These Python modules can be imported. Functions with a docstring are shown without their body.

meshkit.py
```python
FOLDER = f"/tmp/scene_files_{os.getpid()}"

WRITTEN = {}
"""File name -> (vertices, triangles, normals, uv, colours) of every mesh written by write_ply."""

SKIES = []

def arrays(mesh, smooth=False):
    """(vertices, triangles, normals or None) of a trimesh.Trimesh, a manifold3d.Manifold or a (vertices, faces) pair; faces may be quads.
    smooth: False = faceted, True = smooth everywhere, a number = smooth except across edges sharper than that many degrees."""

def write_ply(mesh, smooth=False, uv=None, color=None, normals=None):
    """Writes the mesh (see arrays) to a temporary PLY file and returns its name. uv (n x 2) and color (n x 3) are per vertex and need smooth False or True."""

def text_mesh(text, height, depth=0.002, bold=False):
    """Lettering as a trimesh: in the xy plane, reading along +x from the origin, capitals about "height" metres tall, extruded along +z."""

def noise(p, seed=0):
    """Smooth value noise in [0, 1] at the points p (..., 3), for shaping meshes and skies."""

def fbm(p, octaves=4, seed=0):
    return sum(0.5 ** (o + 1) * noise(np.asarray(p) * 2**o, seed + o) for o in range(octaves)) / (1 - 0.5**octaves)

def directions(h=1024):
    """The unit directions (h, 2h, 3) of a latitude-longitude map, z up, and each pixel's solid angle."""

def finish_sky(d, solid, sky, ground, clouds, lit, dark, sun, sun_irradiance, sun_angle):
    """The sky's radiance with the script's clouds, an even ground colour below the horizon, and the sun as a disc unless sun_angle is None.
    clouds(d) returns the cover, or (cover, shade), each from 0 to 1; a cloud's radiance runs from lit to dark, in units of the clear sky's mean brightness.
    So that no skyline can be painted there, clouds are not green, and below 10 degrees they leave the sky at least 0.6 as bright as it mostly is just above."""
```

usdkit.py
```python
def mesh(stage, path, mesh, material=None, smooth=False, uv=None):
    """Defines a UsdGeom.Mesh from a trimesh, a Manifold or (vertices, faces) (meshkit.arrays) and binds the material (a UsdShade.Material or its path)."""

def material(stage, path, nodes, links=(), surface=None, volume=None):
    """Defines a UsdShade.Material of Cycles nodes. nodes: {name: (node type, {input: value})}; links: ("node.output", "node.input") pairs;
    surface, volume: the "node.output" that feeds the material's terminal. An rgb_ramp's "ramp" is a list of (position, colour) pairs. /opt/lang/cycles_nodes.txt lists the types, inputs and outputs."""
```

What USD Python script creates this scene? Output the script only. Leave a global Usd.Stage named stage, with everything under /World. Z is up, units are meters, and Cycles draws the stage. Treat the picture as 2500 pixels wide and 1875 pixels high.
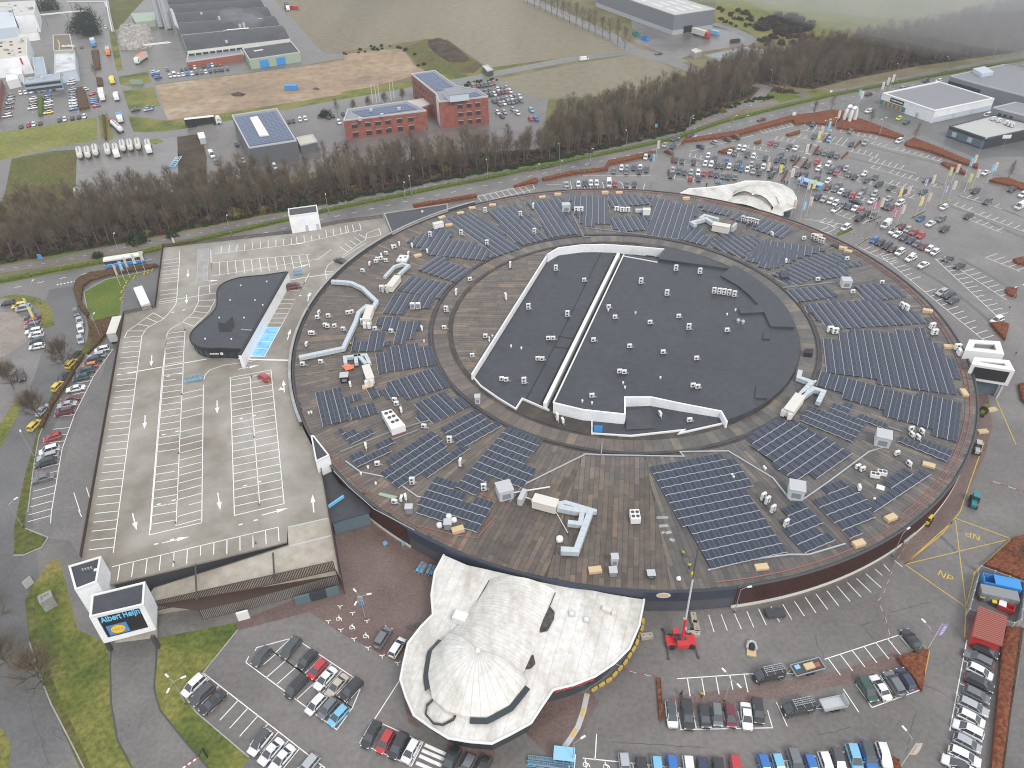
import math,random,numpy as np,trimesh,shapely,usdkit,meshkit
from shapely.geometry import Polygon,Point,LineString,box as sbox
from shapely.ops import unary_union
from pxr import Usd,UsdGeom,UsdLux,UsdShade,Sdf,Gf,Vt
stage=Usd.Stage.CreateInMemory()
UsdGeom.SetStageUpAxis(stage,'Z');UsdGeom.SetStageMetersPerUnit(stage,1.0)
UsdGeom.Xform.Define(stage,'/World');UsdGeom.Scope.Define(stage,'/World/Looks')
rng=random.Random(7);nrng=np.random.default_rng(7)
CAM_H,FPX,PITCH,ROLL=120.0,1820.0,0.6723044542563189,-0.026165589164386292
EXPOSURE=0.45
HAZE=0.00017
SKY_STRENGTH,SUN_INT,SUN_EL,SUN_AZ=0.115,0.4,math.radians(48),math.radians(150)
cam=UsdGeom.Camera.Define(stage,'/World/camera')
cp,sp,cr,sr=math.cos(PITCH),math.sin(PITCH),math.cos(ROLL),math.sin(ROLL)
fwd=np.array([0,cp,-sp]);up0=np.array([0,sp,cp]);right0=np.array([1.0,0,0])
right=right0*cr+up0*sr;up=-right0*sr+up0*cr
m=Gf.Matrix4d(*right,0,*up,0,*(-fwd),0,0,0,CAM_H,1)
cam.AddTransformOp().Set(m)
cam.CreateHorizontalApertureAttr(36.0);cam.CreateFocalLengthAttr(36.0*FPX/2500);cam.CreateVerticalApertureAttr(27.0)
cam.CreateClippingRangeAttr((0.5,20000.0));cam.CreateExposureAttr(EXPOSURE)
dome=UsdLux.DomeLight.Define(stage,'/World/sky')
skym=usdkit.material(stage,'/World/Looks/overcast_sky',{
 'sky':('sky_texture',{'sky_type':'single_scattering','sun_disc':False,'sun_elevation':SUN_EL,'sun_rotation':SUN_AZ,'aerosol_density':3.0}),
 'tc':('texture_coordinate',{}),'no':('noise_texture',{'scale':2.2,'detail':5.0,'roughness':0.55}),
 'rm':('rgb_ramp',{'ramp':[(0.3,(5.2,5.4,5.75)),(0.7,(7.6,7.8,8.1))]}),
 'mx':('mix_color',{'fac':0.9}),'bg':('background_shader',{'strength':SKY_STRENGTH})},
 [('tc.generated','no.vector'),('no.fac','rm.fac'),('sky.color','mx.a'),('rm.color','mx.b'),('mx.result','bg.color')],surface='bg.background')
UsdShade.MaterialBindingAPI.Apply(dome.GetPrim()).Bind(skym)
dome.GetPrim().SetCustomDataByKey('kind','structure')
sun=UsdLux.DistantLight.Define(stage,'/World/sun')
sun.CreateNormalizeAttr(True);sun.CreateIntensityAttr(SUN_INT);sun.CreateAngleAttr(18.0);sun.CreateColorAttr(Gf.Vec3f(1,0.97,0.93))
sun.AddRotateXYZOp().Set(Gf.Vec3f(90-math.degrees(SUN_EL),0,180-math.degrees(SUN_AZ)))
REG={k:(x,y,0.37975) for k,x,y in (('A',0,0),('B',830,0),('C',1660,0),('D',0,620),('E',830,620),('F',1660,620),('H',0,1245),('I',830,1245),('J',1660,1245))}
REG.update(a=(0,0,.18987),b=(420,0,.18987),k=(1080,180,.12658),m=(1600,280,.12658),n=(1860,280,.12658),o=(1860,420,.14467),p=(2120,280,.17179),Z=(0,0,1.1302),N=(0,0,1.0))
def at(r,a,b,z=0.0):
 x0,y0,s=REG[r]
 x,y=(x0+a*s-1250)/FPX,-(y0+b*s-937.5)/FPX
 d=fwd+right*x+up*y
 t=(CAM_H-z)/-d[2]
 return np.array([d[0]*t,d[1]*t])
def pts(s,z=0.0):
 """'D 10,20 30,40 A 5,6' -> n x 2 points on the plane z."""
 out,r=[],'N'
 for t in s.split():
  if t.isalpha():r=t
  else :
   a,b=t.split(',');out.append(at(r,float(a),float(b),z))
 return np.array(out)
taken={}
def path_for(name,parent):
 base=(parent.GetPath().pathString if parent is not None else '/World')+'/'
 n=taken.get(base+name,0);taken[base+name]=n+1
 return base+(name if n==0 else f'{name}_{n:03d}')
def tag(o,label=None,cat=None,group=None,kind=None):
 for k,v in (('label',label),('category',cat),('group',group),('kind',kind)):
  if v:o.SetCustomDataByKey(k,v)
 return o
def thing(name,label,cat,loc=(0,0,0),rot=0.0,group=None,kind=None):
 x=UsdGeom.Xform.Define(stage,path_for(name,None))
 x.AddTranslateOp().Set(Gf.Vec3d(*map(float,loc)))
 if rot:x.AddRotateZOp().Set(math.degrees(rot))
 return tag(x.GetPrim(),label,cat,group,kind)
def obj(name,mesh,mat,parent=None,smooth=False,label=None,kind=None):
 p=path_for(name,parent)
 if isinstance(mesh,MB):mesh=mesh.get()
 m=usdkit.mesh(stage,p,mesh,mat,smooth=smooth)
 return tag(m.GetPrim(),label,None,None,kind)
def struct(name,mesh,mat,label=None,smooth=False,kind='structure'):
 return tag(obj(name,mesh,mat,None,smooth),label,None,None,kind)
protos={}
def kind_of(key,build):
 """an abstract class prim whose children are the parts of a kind of thing, built once"""
 if key not in protos:
  c=stage.CreateClassPrim('/World/kind_'+key)
  c.SetTypeName('Xform');protos[key]=c
  build(c)
 return protos[key]
def copy(name,proto,label,cat,loc,rot=0.0,group=None,scale=None):
 x=UsdGeom.Xform.Define(stage,path_for(name,None))
 x.AddTranslateOp().Set(Gf.Vec3d(*map(float,loc)))
 if rot:x.AddRotateZOp().Set(math.degrees(rot))
 if scale is not None:x.AddScaleOp().Set(Gf.Vec3f(*((scale,)*3 if np.ndim(scale)==0 else scale)))
 q=x.GetPrim();q.GetReferences().AddInternalReference(proto.GetPath());q.SetInstanceable(True)
 return tag(q,label,cat,group)
class MB:
 def __init__(s):s.v,s.f,s.n=[],[],0
 def add(s,v,f):
  v=np.asarray(v,float);f=np.asarray(f,int)
  if f.shape[1]==4:f=np.vstack([f[:,[0,1,2]],f[:,[0,2,3]]])
  s.v.append(v);s.f.append(f+s.n);s.n+=len(v);return s
 def get(s):return np.vstack(s.v),np.vstack(s.f)
 def tm(s,m,T=None):
  v=np.asarray(m.vertices)
  if T is not None:v=v@T[:3,:3].T+T[:3,3]
  return s.add(v,m.faces)
 def box(s,c,size,rot=0.0,tilt=None):
  sx,sy,sz=np.asarray(size)/2
  v=np.array([[x,y,z] for x in (-sx,sx) for y in (-sy,sy) for z in (-sz,sz)])
  if tilt is not None:v=v@tilt.T
  ca,sa=math.cos(rot),math.sin(rot)
  v=np.c_[v[:,0]*ca-v[:,1]*sa,v[:,0]*sa+v[:,1]*ca,v[:,2]]+np.asarray(c)
  return s.add(v,BOXF)
 def bbox(s,x0,x1,y0,y1,z0,z1):return s.box(((x0+x1)/2,(y0+y1)/2,(z0+z1)/2),(x1-x0,y1-y0,z1-z0))
 def tube(s,P,r,sides=5,cap=True):
  P=np.asarray(P,float);r=np.broadcast_to(r,(len(P),))
  t=np.gradient(P,axis=0);t/=np.linalg.norm(t,axis=1,keepdims=True)+1e-12
  a=np.cross(t,np.where(np.abs(t[:,2:])<0.9,[[0,0,1.0]],[[1.0,0,0]]));a/=np.linalg.norm(a,axis=1,keepdims=True)+1e-12
  b=np.cross(t,a);an=np.arange(sides)*2*np.pi/sides
  v=P[:,None]+r[:,None,None]*(np.cos(an)[None,:,None]*a[:,None]+np.sin(an)[None,:,None]*b[:,None])
  i,j=np.meshgrid(np.arange(len(P)-1),np.arange(sides),indexing='ij')
  f=np.stack([i*sides+j,i*sides+(j+1)%sides,(i+1)*sides+(j+1)%sides,(i+1)*sides+j],-1).reshape(-1,4)
  s.add(v.reshape(-1,3),f)
  if cap:
   e=v.reshape(-1,3)
   for o,flip in ((0,False),((len(P)-1)*sides,True)):
    k=np.array([[0,q,q+1] for q in range(1,sides-1)])
    s.add(e[o:o+sides],k[:,::-1] if not flip else k)
  return s
 def cyl(s,c,r,h,n=12,r2=None):
  a=np.arange(n)*2*np.pi/n;r2=r if r2 is None else r2
  lo=np.c_[np.cos(a)*r,np.sin(a)*r,np.zeros(n)]+c;hi=np.c_[np.cos(a)*r2,np.sin(a)*r2,np.full(n,h)]+c
  i=np.arange(n);j=(i+1)%n
  s.add(np.vstack([lo,hi]),np.stack([i,j,j+n,i+n],1))
  k=np.array([[0,q,q+1] for q in range(1,n-1)])
  s.add(hi,k);return s.add(lo,k[:,::-1])
 def prism(s,poly,z0,z1):
  """poly: shapely polygon or n x 2 points; z0..z1 extruded"""
  p=poly if hasattr(poly,'geom_type') else Polygon(poly)
  p=p.buffer(0) if not p.is_valid else p
  for g in getattr(p,'geoms',[p]):
   if g.geom_type!='Polygon' or g.area<1e-6:continue
   m=trimesh.creation.extrude_polygon(g,z1-z0,engine='earcut')
   s.add(np.asarray(m.vertices)+[0,0,z0],m.faces)
  return s
 def sheet(s,poly,z,seg=None):
  p=poly if hasattr(poly,'geom_type') else Polygon(poly)
  p=p.buffer(0) if not p.is_valid else p
  for g in getattr(p,'geoms',[p]):
   if g.geom_type!='Polygon' or g.area<1e-4:continue
   v,f=trimesh.creation.triangulate_polygon(g,engine='earcut')
   f=np.asarray(f);v=np.asarray(v)
   a=v[f];cr_=(a[:,1,0]-a[:,0,0])*(a[:,2,1]-a[:,0,1])-(a[:,1,1]-a[:,0,1])*(a[:,2,0]-a[:,0,0])
   f[cr_<0]=f[cr_<0][:,::-1]
   s.add(np.c_[v,np.full(len(v),z)],f)
  return s
 def quad(s,a,b,c,d):return s.add([a,b,c,d],[[0,1,2,3]])
BOXF=np.array([[0,1,3,2],[4,6,7,5],[0,4,5,1],[2,3,7,6],[0,2,6,4],[1,5,7,3]])
def strip(line,w,cap=2):return LineString(line).buffer(w/2,cap_style=cap,join_style=1)
def inset(p,d):return (p if hasattr(p,'geom_type') else Polygon(p)).buffer(-d)
def rotm(axis,a):
 return trimesh.transformations.rotation_matrix(a,axis)[:3,:3]
def heading(r,a,b,dx,dy,z=0.0):
 d=at(r,a+dx*.5,b+dy*.5,z)-at(r,a-dx*.5,b-dy*.5,z)
 return math.atan2(d[1],d[0])
M={}
def look(name,nodes,links,surface='p.BSDF',volume=None):
 M[name]=usdkit.material(stage,'/World/Looks/'+name,nodes,links,surface=surface,volume=volume);return M[name]
def plain(name,c,rough=0.6,metal=0.0,spec=0.5,coat=0.0,emit=None):
 d={'base_color':c,'roughness':rough,'metallic':metal,'specular_ior_level':spec}
 if coat:d['coat_weight']=coat;d['coat_roughness']=0.08
 return look(name,{'p':('principled_bsdf',d)},[])
def mottled(name,stops,scale,rough=(0.6,0.8),detail=5.0,scale2=None,c2=None,fac2=0.5,bump=0.0,bscale=None,spec=0.5,stretch=None,distort=0.0,lo=0.35,hi=0.65,metal=0.0):
 """colour from fractal noise in world metres; an optional second, finer or coarser noise multiplies it"""
 ps=np.linspace(lo,hi,len(stops))
 nd={'g':('geometry',{}),'n':('noise_texture',{'scale':scale,'detail':detail,'roughness':0.6,'distortion':distort}),'r':('rgb_ramp',{'ramp':list(zip(ps,stops))}),
          'p':('principled_bsdf',{'specular_ior_level':spec,'metallic':metal}),'mr':('map_range',{'from_min':0.3,'from_max':0.7,'to_min':rough[0],'to_max':rough[1]})}
 src='g.position';ln=[]
 if stretch is not None:
  nd['mp']=('mapping',{'scale':stretch[:3],'rotation':(0,0,stretch[3] if len(stretch)>3 else 0)});ln+=[('g.position','mp.vector')];src='mp.vector'
 ln+=[(src,'n.vector'),('n.fac','r.fac'),('n.fac','mr.value'),('mr.result','p.roughness')]
 col='r.color'
 if scale2:
  nd['n2']=('noise_texture',{'scale':scale2,'detail':4.0,'roughness':0.6});nd['r2']=('rgb_ramp',{'ramp':[(0.35,c2[0]),(0.65,c2[1])]})
  nd['mx']=('mix_color',{'blend_type':'multiply','fac':fac2});ln+=[('g.position','n2.vector'),('n2.fac','r2.fac'),(col,'mx.a'),('r2.color','mx.b')];col='mx.result'
 ln+=[(col,'p.base_color')]
 if bump:
  nd['nb']=('noise_texture',{'scale':bscale or scale*4,'detail':4.0});nd['b']=('bump',{'strength':bump,'distance':0.1});ln+=[('g.position','nb.vector'),('nb.fac','b.height'),('b.normal','p.normal')]
 return look(name,nd,ln)
def islands(name,stops,rough=0.7,spec=0.4,per='island',noise=None,metal=0.0):
 """each separate piece of the mesh takes its own tone"""
 nd={'g':('geometry',{}),'o':('object_info',{}),'r':('rgb_ramp',{'ramp':stops}),'p':('principled_bsdf',{'roughness':rough,'specular_ior_level':spec,'metallic':metal})}
 ln=[(('g.random_per_island' if per=='island' else 'o.random'),'r.fac')];col='r.color'
 if noise:
  nd['n']=('noise_texture',{'scale':noise[0],'detail':5.0,'roughness':0.65});nd['r2']=('rgb_ramp',{'ramp':[(0.35,noise[1]),(0.7,noise[2])]});nd['mx']=('mix_color',{'blend_type':'multiply','fac':1.0})
  ln+=[('g.position','n.vector'),('n.fac','r2.fac'),(col,'mx.a'),('r2.color','mx.b')];col='mx.result'
 ln+=[(col,'p.base_color')]
 return look(name,nd,ln)
W3=(1,1,1)
mottled('asphalt',[(.12,.113,.107),(.155,.147,.139),(.19,.18,.17)],.05,(.25,.5),scale2=1.4,c2=((.82,)*3,(1.1,)*3),fac2=1.0,bump=.05,bscale=5)
mottled('asphalt_dark',[(.088,.086,.086),(.115,.113,.112),(.14,.137,.135)],.06,(.3,.5),scale2=1.6,c2=((.85,)*3,(1.1,)*3),fac2=1.0)
mottled('asphalt_wet',[(.125,.115,.108),(.155,.144,.136),(.195,.182,.172)],.04,(.12,.4),scale2=1.2,c2=((.85,)*3,(1.08,)*3),fac2=1.0)
mottled('brick_paving',[(.115,.075,.064),(.15,.1,.086),(.18,.128,.112)],.07,(.25,.5),scale2=2.2,c2=((.75,)*3,(1.15,)*3),fac2=1.0)
mottled('grey_brick_road',[(.13,.12,.11),(.17,.155,.145),(.2,.185,.172)],.05,(.4,.6),scale2=1.5,c2=((.85,)*3,(1.1,)*3),fac2=1.0)
mottled('yard_paving',[(.1,.09,.083),(.14,.128,.118),(.175,.16,.148)],.05,(.25,.5),scale2=1.0,c2=((.8,)*3,(1.1,)*3),fac2=1.0)
mottled('lawn',[(.075,.105,.027),(.13,.148,.036),(.19,.185,.055),(.225,.19,.075)],.07,(.8,.9),scale2=1.1,c2=((.65,.68,.6),(1.2,1.18,1.1)),fac2=1.0,bump=.35,bscale=6,spec=.2)
mottled('bright_lawn',[(.085,.13,.022),(.105,.15,.028),(.13,.165,.035)],.1,(.8,.9),scale2=1.5,c2=((.75,.75,.7),(1.15,1.12,1.1)),fac2=1.0,bump=.3,bscale=6,spec=.2)
mottled('rough_grass',[(.1,.075,.035),(.125,.115,.035),(.09,.11,.028),(.16,.135,.055)],.045,(.8,.9),scale2=.8,c2=((.6,.6,.58),(1.2,1.2,1.15)),fac2=1.0,bump=.4,bscale=4,spec=.2)
mottled('gravel',[(.2,.17,.145),(.26,.22,.19),(.3,.27,.24)],.1,(.6,.8),scale2=1.0,c2=((.85,)*3,(1.08,)*3),fac2=1.0)
mottled('meadow',[(.15,.165,.04),(.19,.2,.05),(.24,.215,.08)],.03,(.8,.9),scale2=.5,c2=((.75,)*3,(1.12,)*3),fac2=1.0,bump=.3,bscale=2,spec=.2)
mottled('field_soil',[(.19,.165,.12),(.22,.195,.14),(.25,.22,.165)],.012,(.8,.9),scale2=.25,c2=((.85,.87,.85),(1.08,1.06,1.05)),fac2=1.0,spec=.2,stretch=(1,.12,1,0.9))
mottled('sand_lot',[(.2,.145,.095),(.29,.205,.13),(.33,.24,.155),(.38,.31,.235)],.035,(.5,.8),scale2=.22,c2=((.75,.74,.72),(1.12,1.12,1.12)),fac2=1.0,spec=.3,distort=.6,lo=.3,hi=.7)
mottled('moor',[(.11,.12,.05),(.15,.15,.065),(.19,.16,.09),(.21,.165,.105)],.012,(.8,.9),scale2=.06,c2=((.75,)*3,(1.1,)*3),fac2=1.0,spec=.2)
mottled('leaf_litter',[(.045,.034,.024),(.07,.05,.034),(.095,.07,.045)],.12,(.8,.9),scale2=1.3,c2=((.6,)*3,(1.2,)*3),fac2=1.0,spec=.2)
mottled('concrete_deck',[(.215,.195,.165),(.28,.26,.228),(.33,.315,.288)],.03,(.22,.5),scale2=.11,c2=((.68,.64,.58),(1.1,1.09,1.07)),fac2=.9,detail=8,bump=.02,distort=.8)
mottled('concrete_ramp',[(.3,.265,.21),(.36,.32,.26),(.4,.365,.31)],.09,(.35,.6),scale2=.5,c2=((.85,)*3,(1.08,)*3),fac2=1.0)
mottled('concrete_grey',[(.27,.265,.255),(.33,.325,.31),(.37,.365,.35)],.2,(.6,.8),scale2=1.5,c2=((.8,)*3,(1.05,)*3),fac2=.8)
mottled('worn_paint',[(.45,.45,.44),(.72,.72,.7),(.8,.8,.78)],1.2,(.5,.7),lo=.25,hi=.5)
mottled('worn_yellow',[(.3,.22,.08),(.5,.34,.06),(.58,.4,.07)],1.0,(.5,.7),lo=.25,hi=.5)
mottled('blue_paint',[(.14,.4,.68),(.19,.5,.78),(.3,.58,.8)],.5,(.3,.5))
mottled('white_panel',[(.74,.75,.76),(.8,.81,.82),(.83,.84,.84)],.3,(.35,.5),scale2=2,c2=((.93,)*3,(1.02,)*3),fac2=1.0)
mottled('dark_felt',[(.034,.037,.045),(.042,.045,.054),(.052,.056,.065)],.08,(.35,.6),scale2=.6,c2=((.85,)*3,(1.1,)*3),fac2=1.0,bump=.04,bscale=1.0)
mottled('membrane',[(.5,.48,.44),(.64,.625,.595),(.71,.7,.68)],.16,(.4,.55),scale2=.9,c2=((.8,.78,.73),(1.03,1.03,1.03)),fac2=.8,detail=8,stretch=(1.6,.5,.5,.5))
mottled('dark_stain',[(.022,.021,.02),(.05,.047,.042),(.09,.085,.075)],1.1,(.6,.8))
plain('dark_red_steel',(.055,.02,.017),.45);plain('brown_steel',(.05,.027,.02),.5);plain('navy',(.028,.036,.056),.45);plain('navy_wall',(.07,.075,.09),.5)
plain('white',(.7,.7,.69),.45);plain('off_white',(.62,.6,.54),.6);plain('light_grey',(.45,.46,.47),.5);plain('mid_grey',(.22,.225,.23),.55);plain('dark_grey',(.06,.062,.066),.5);plain('black',(.015,.015,.017),.5);plain('rubber',(.02,.02,.021),.8)
plain('galvanised',(.48,.5,.52),.42,.55);plain('steel_pole',(.4,.42,.43),.45,.4);plain('red',(.45,.03,.03),.4);plain('crane_red',(.52,.025,.03),.35);plain('brick_red',(.3,.09,.06),.75);plain('blue_sign',(.05,.25,.6),.4);plain('yellow_sign',(.75,.55,.02),.5);plain('light_blue',(.25,.5,.68),.5);plain('ah_blue',(.16,.52,.78),.4);plain('yellow',(.65,.46,.03),.5);plain('wood',(.56,.42,.25),.7);plain('duct',(.5,.55,.58),.45,.15);plain('duct_cream',(.66,.62,.56),.5)
plain('glass_dark',(.03,.04,.045),.12);plain('glass_blue',(.1,.15,.18),.15);plain('solar_cell',(.026,.034,.056),.18,0,.5);plain('solar_frame',(.27,.295,.33),.4,.3)
plain('lime',(.5,.55,.05),.5);plain('flag_yellow',(.7,.58,.08),.6);plain('flag_lime',(.5,.55,.1),.6);plain('flag_purple',(.33,.23,.5),.6);plain('flag_pink',(.7,.1,.25),.6);plain('flag_blue',(.12,.45,.65),.6);plain('flag_beige',(.6,.48,.4),.6);plain('flag_white',(.68,.68,.64),.6)
plain('hi_vis',(.45,.48,.06),.8);plain('skin',(.5,.3,.22),.6);plain('cloth_dark',(.03,.03,.038),.9);plain('orange',(.75,.2,.03),.6);plain('orange_tarp',(.75,.2,.1),.6);plain('pale_green',(.3,.38,.28),.6);plain('container_blue',(.04,.25,.6),.4);plain('tile_red',(.3,.1,.075),.65)
mottled('bark',[(.07,.058,.045),(.12,.1,.08),(.16,.14,.11)],3.0,(.8,.9),spec=.2)
# ================================================================ the ground
def zone(name,poly,mat,level,label=None):
 p=poly if hasattr(poly,'geom_type') else Polygon(pts(poly) if isinstance(poly,str) else poly).buffer(0)
 return struct(name,MB().sheet(p,level*.004),M[mat],label)
CEN=np.array([29.777,168.710]);RO,RG,RI=87.1,51.3,46.0
ZR,ZD=6.0,5.5
disc=lambda r,n=240:Point(*CEN).buffer(r,quad_segs=n//4)
struct('ground',MB().sheet(sbox(-2500,-300,2500,4500),-.02),M['moor'])
mainroad=pts('D -700,330 -200,262 0,235 350,165 690,100 B 0,1385 450,1290 1000,1180 1300,1115 1850,1000 2212,920 C 300,820 700,715 1000,645 1500,545 2212,415 2900,290')
pathway=pts('D -500,200 0,100 300,60 700,-20 B 0,1318 590,1192 1300,1070 1850,945 2212,862 C 200,770 480,655 560,560 470,545')
path2=pts('C 430,690 640,655 780,620 850,590 1100,575 1600,470 2212,360 2700,270')
lot=Polygon(np.vstack([mainroad,pts('N 3300,200 3300,2600 -1200,2600')])).buffer(0)
zone('parking_ground',lot,'asphalt_wet',1)
belt=Polygon(pts('A -500,1790 0,1700 440,1626 800,1563 1200,1480 1700,1382 B 0,1305 590,1180 1300,1056 1850,931 2212,846 C 120,760 420,640 600,620 780,600 560,540 850,575 1100,510 1500,430 2212,330 3200,140 3200,-260 2500,-190 2212,60 1800,180 1200,300 850,330 560,420 400,420 B 2100,620 1700,700 1350,800 1290,960 900,980 660,1000 300,1060 0,1080 A 2212,1090 1800,1200 1560,1150 1400,1180 1150,1230 900,1260 640,1300 300,1350 0,1420 -500,1560')).buffer(0)
north=Polygon(np.vstack([pts('A -500,1500 0,1400 640,1300 1400,1180 2212,1090 B 660,1000 1290,960'),pts('B 1350,560 1000,500 440,590 0,650 A 2212,640 1500,720 1060,700 1000,540 1900,430 2212,370 2000,-60 1500,-400 -900,-500')])).buffer(0)
zone('industrial_yard',north,'yard_paving',1)
zone('plough_field','A 1700,-60 1880,120 2010,270 2080,340 2212,350 B 0,330 240,300 560,250 690,255 920,415 1000,460 1440,385 1850,320 1700,230 1250,20 1100,-60 800,-250 -400,-300','field_soil',2)
zone('stubble_field','B 1000,515 1450,420 1870,355 2000,370 2100,420 2212,470 1900,600 1300,640 1180,600','field_soil',2.3)
zone('moorland','C 230,0 230,140 440,200 540,280 850,240 1150,220 1300,150 1800,60 2212,-60 2212,-300 0,-300 200,-40','meadow',1)
zone('verge_grass','A 830,745 1080,775 1500,715 2212,600 B 0,590 460,520 700,470 920,440 1440,370 1860,325 1900,345 1450,400 760,530 440,590 0,665 A 2212,655 1470,790 1000,855 860,850 810,800','lawn',2.6)
zone('sand_lot','A 1000,545 1480,485 1960,425 2212,385 B 30,350 240,325 400,310 480,420 570,470 430,500 200,560 0,592 A 2212,605 1480,722 1080,772 1050,700','sand_lot',3)
zone('spoil_ground','B 400,310 560,250 690,255 830,370 920,420 860,470 700,480 560,470','rough_grass',3)
zone('bright_meadow','A -300,880 0,850 620,755 628,900 300,960 0,1030 -300,1080','meadow',2)
zone('rough_meadow','A 75,1020 300,975 495,960 490,1100 480,1330 300,1400 -60,1480 30,1250','rough_grass',2)
zone('tanker_yard','A 495,950 680,925 760,870 1000,895 1130,880 1150,1000 1130,1260 640,1320 480,1330','asphalt_wet',2)
zone('grass_island','A 930,905 1010,890 1055,910 1000,930','lawn',3)
zone('street_verge','A 632,745 690,730 735,890 690,905 650,890','lawn',3)
zone('street_lawn','A 750,495 950,460 975,530 830,555 760,540','lawn',2)
zone('corner_lawn','A 790,585 990,560 1030,680 830,710','lawn',2)
zone('factory_verge','A 700,195 740,190 790,450 740,460','lawn',2)
zone('waste_grass','A 690,-80 1000,-80 850,80 760,190 720,190','rough_grass',2)
zone('brown_plot','A 1140,880 1290,860 1330,1010 1320,1260 1150,1260','leaf_litter',2)
zone('works_street',strip(pts('A 590,-200 660,40 650,200 690,420 740,650 775,800 800,870 1000,872 1200,845 1480,795 1850,722 2212,655 B 460,578 760,522 1450,385 1860,335 2010,360 2212,430 C 200,480 470,540'),8.5),'asphalt',3.3)
zone('lane',strip(pts('A -300,860 0,800 300,752 690,690'),6.5),'asphalt',3.6)
zone('warehouse_road',strip(pts('B 1190,-20 1500,120 1750,235 1870,315 2010,350 2212,400'),9),'asphalt',3.9)
zone('warehouse_yard','B 1870,130 2212,190 C 0,200 215,175 330,200 440,250 400,290 100,340 0,380 B 2212,400 2050,330 1900,270','asphalt_wet',2)
zone('yard_loop',strip(pts('C 215,150 330,185 440,235 470,260 400,290'),7),'asphalt',2.6)
zone('pond_water','C 150,355 420,300 560,320 560,345 400,385 250,392','asphalt_wet',2.9)
M['water']=plain('water',(.16,.19,.21),.12)
struct('pond_surface',MB().sheet(Polygon(pts('C 190,352 430,305 550,325 545,340 400,378 250,385')),.02),M['water'])
zone('woodland_floor',belt.difference(strip(pathway,6)),'leaf_litter',3.5)
zone('main_road',strip(mainroad,9.0),'asphalt',4)
zone('cycle_path',strip(pathway,5.2),'grey_brick_road',4)
zone('cycle_path_east',strip(path2,5.0),'grey_brick_road',4.2)
def offset(line,d):
 l=LineString(line).offset_curve(d);return np.array(l.coords)
zone('road_verge',LineString(offset(mainroad,6.2)).buffer(1.9,cap_style=2).difference(strip(pathway,5.2)),'lawn',3.8)
zone('junction_green','C 560,600 640,575 790,625 640,660','bright_lawn',5)
zone('junction_verge','C 790,600 870,575 1000,580 940,625 850,615','lawn',5)
zone('entrance_drive',strip(pts('D 440,210 400,330 420,470 400,640 330,880 200,1120 60,1400 20,1659 H 30,200 60,600 50,900 150,1300 270,1700'),11),'asphalt_dark',2)
zone('dealer_yard','D -200,370 100,375 150,420 175,560 60,640 -200,760','gravel',3)
zone('dealer_verge',strip(pts('D -60,275 60,270 220,295 290,350 315,470'),3),'lawn',3)
zone('roadside_verge','D 545,370 600,440 740,400 785,395 785,440 640,590 560,640 480,760 400,880 310,1020 250,1180 220,1350 180,1659 H 165,0 165,120 310,178 270,240 150,292 88,292 92,100 D 110,1659 160,1420 200,1290 260,1060 330,900 420,760 500,650 560,560 570,480','rough_grass',4)
zone('flag_lawn','D 540,245 680,165 960,108 1015,100 860,150 800,210 775,330 770,392 610,430 560,350','bright_lawn',5)
zone('delivery_yard','D 1020,100 870,152 805,212 785,340 785,470 640,610 740,590 1045,340','asphalt_dark',4)
zone('west_service_road','D 785,440 640,600 700,640 660,760 560,960 450,1200 380,1450 340,1659 H 325,90 160,130 310,180 450,200 520,310 600,300 D 800,385','asphalt',3)
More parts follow.
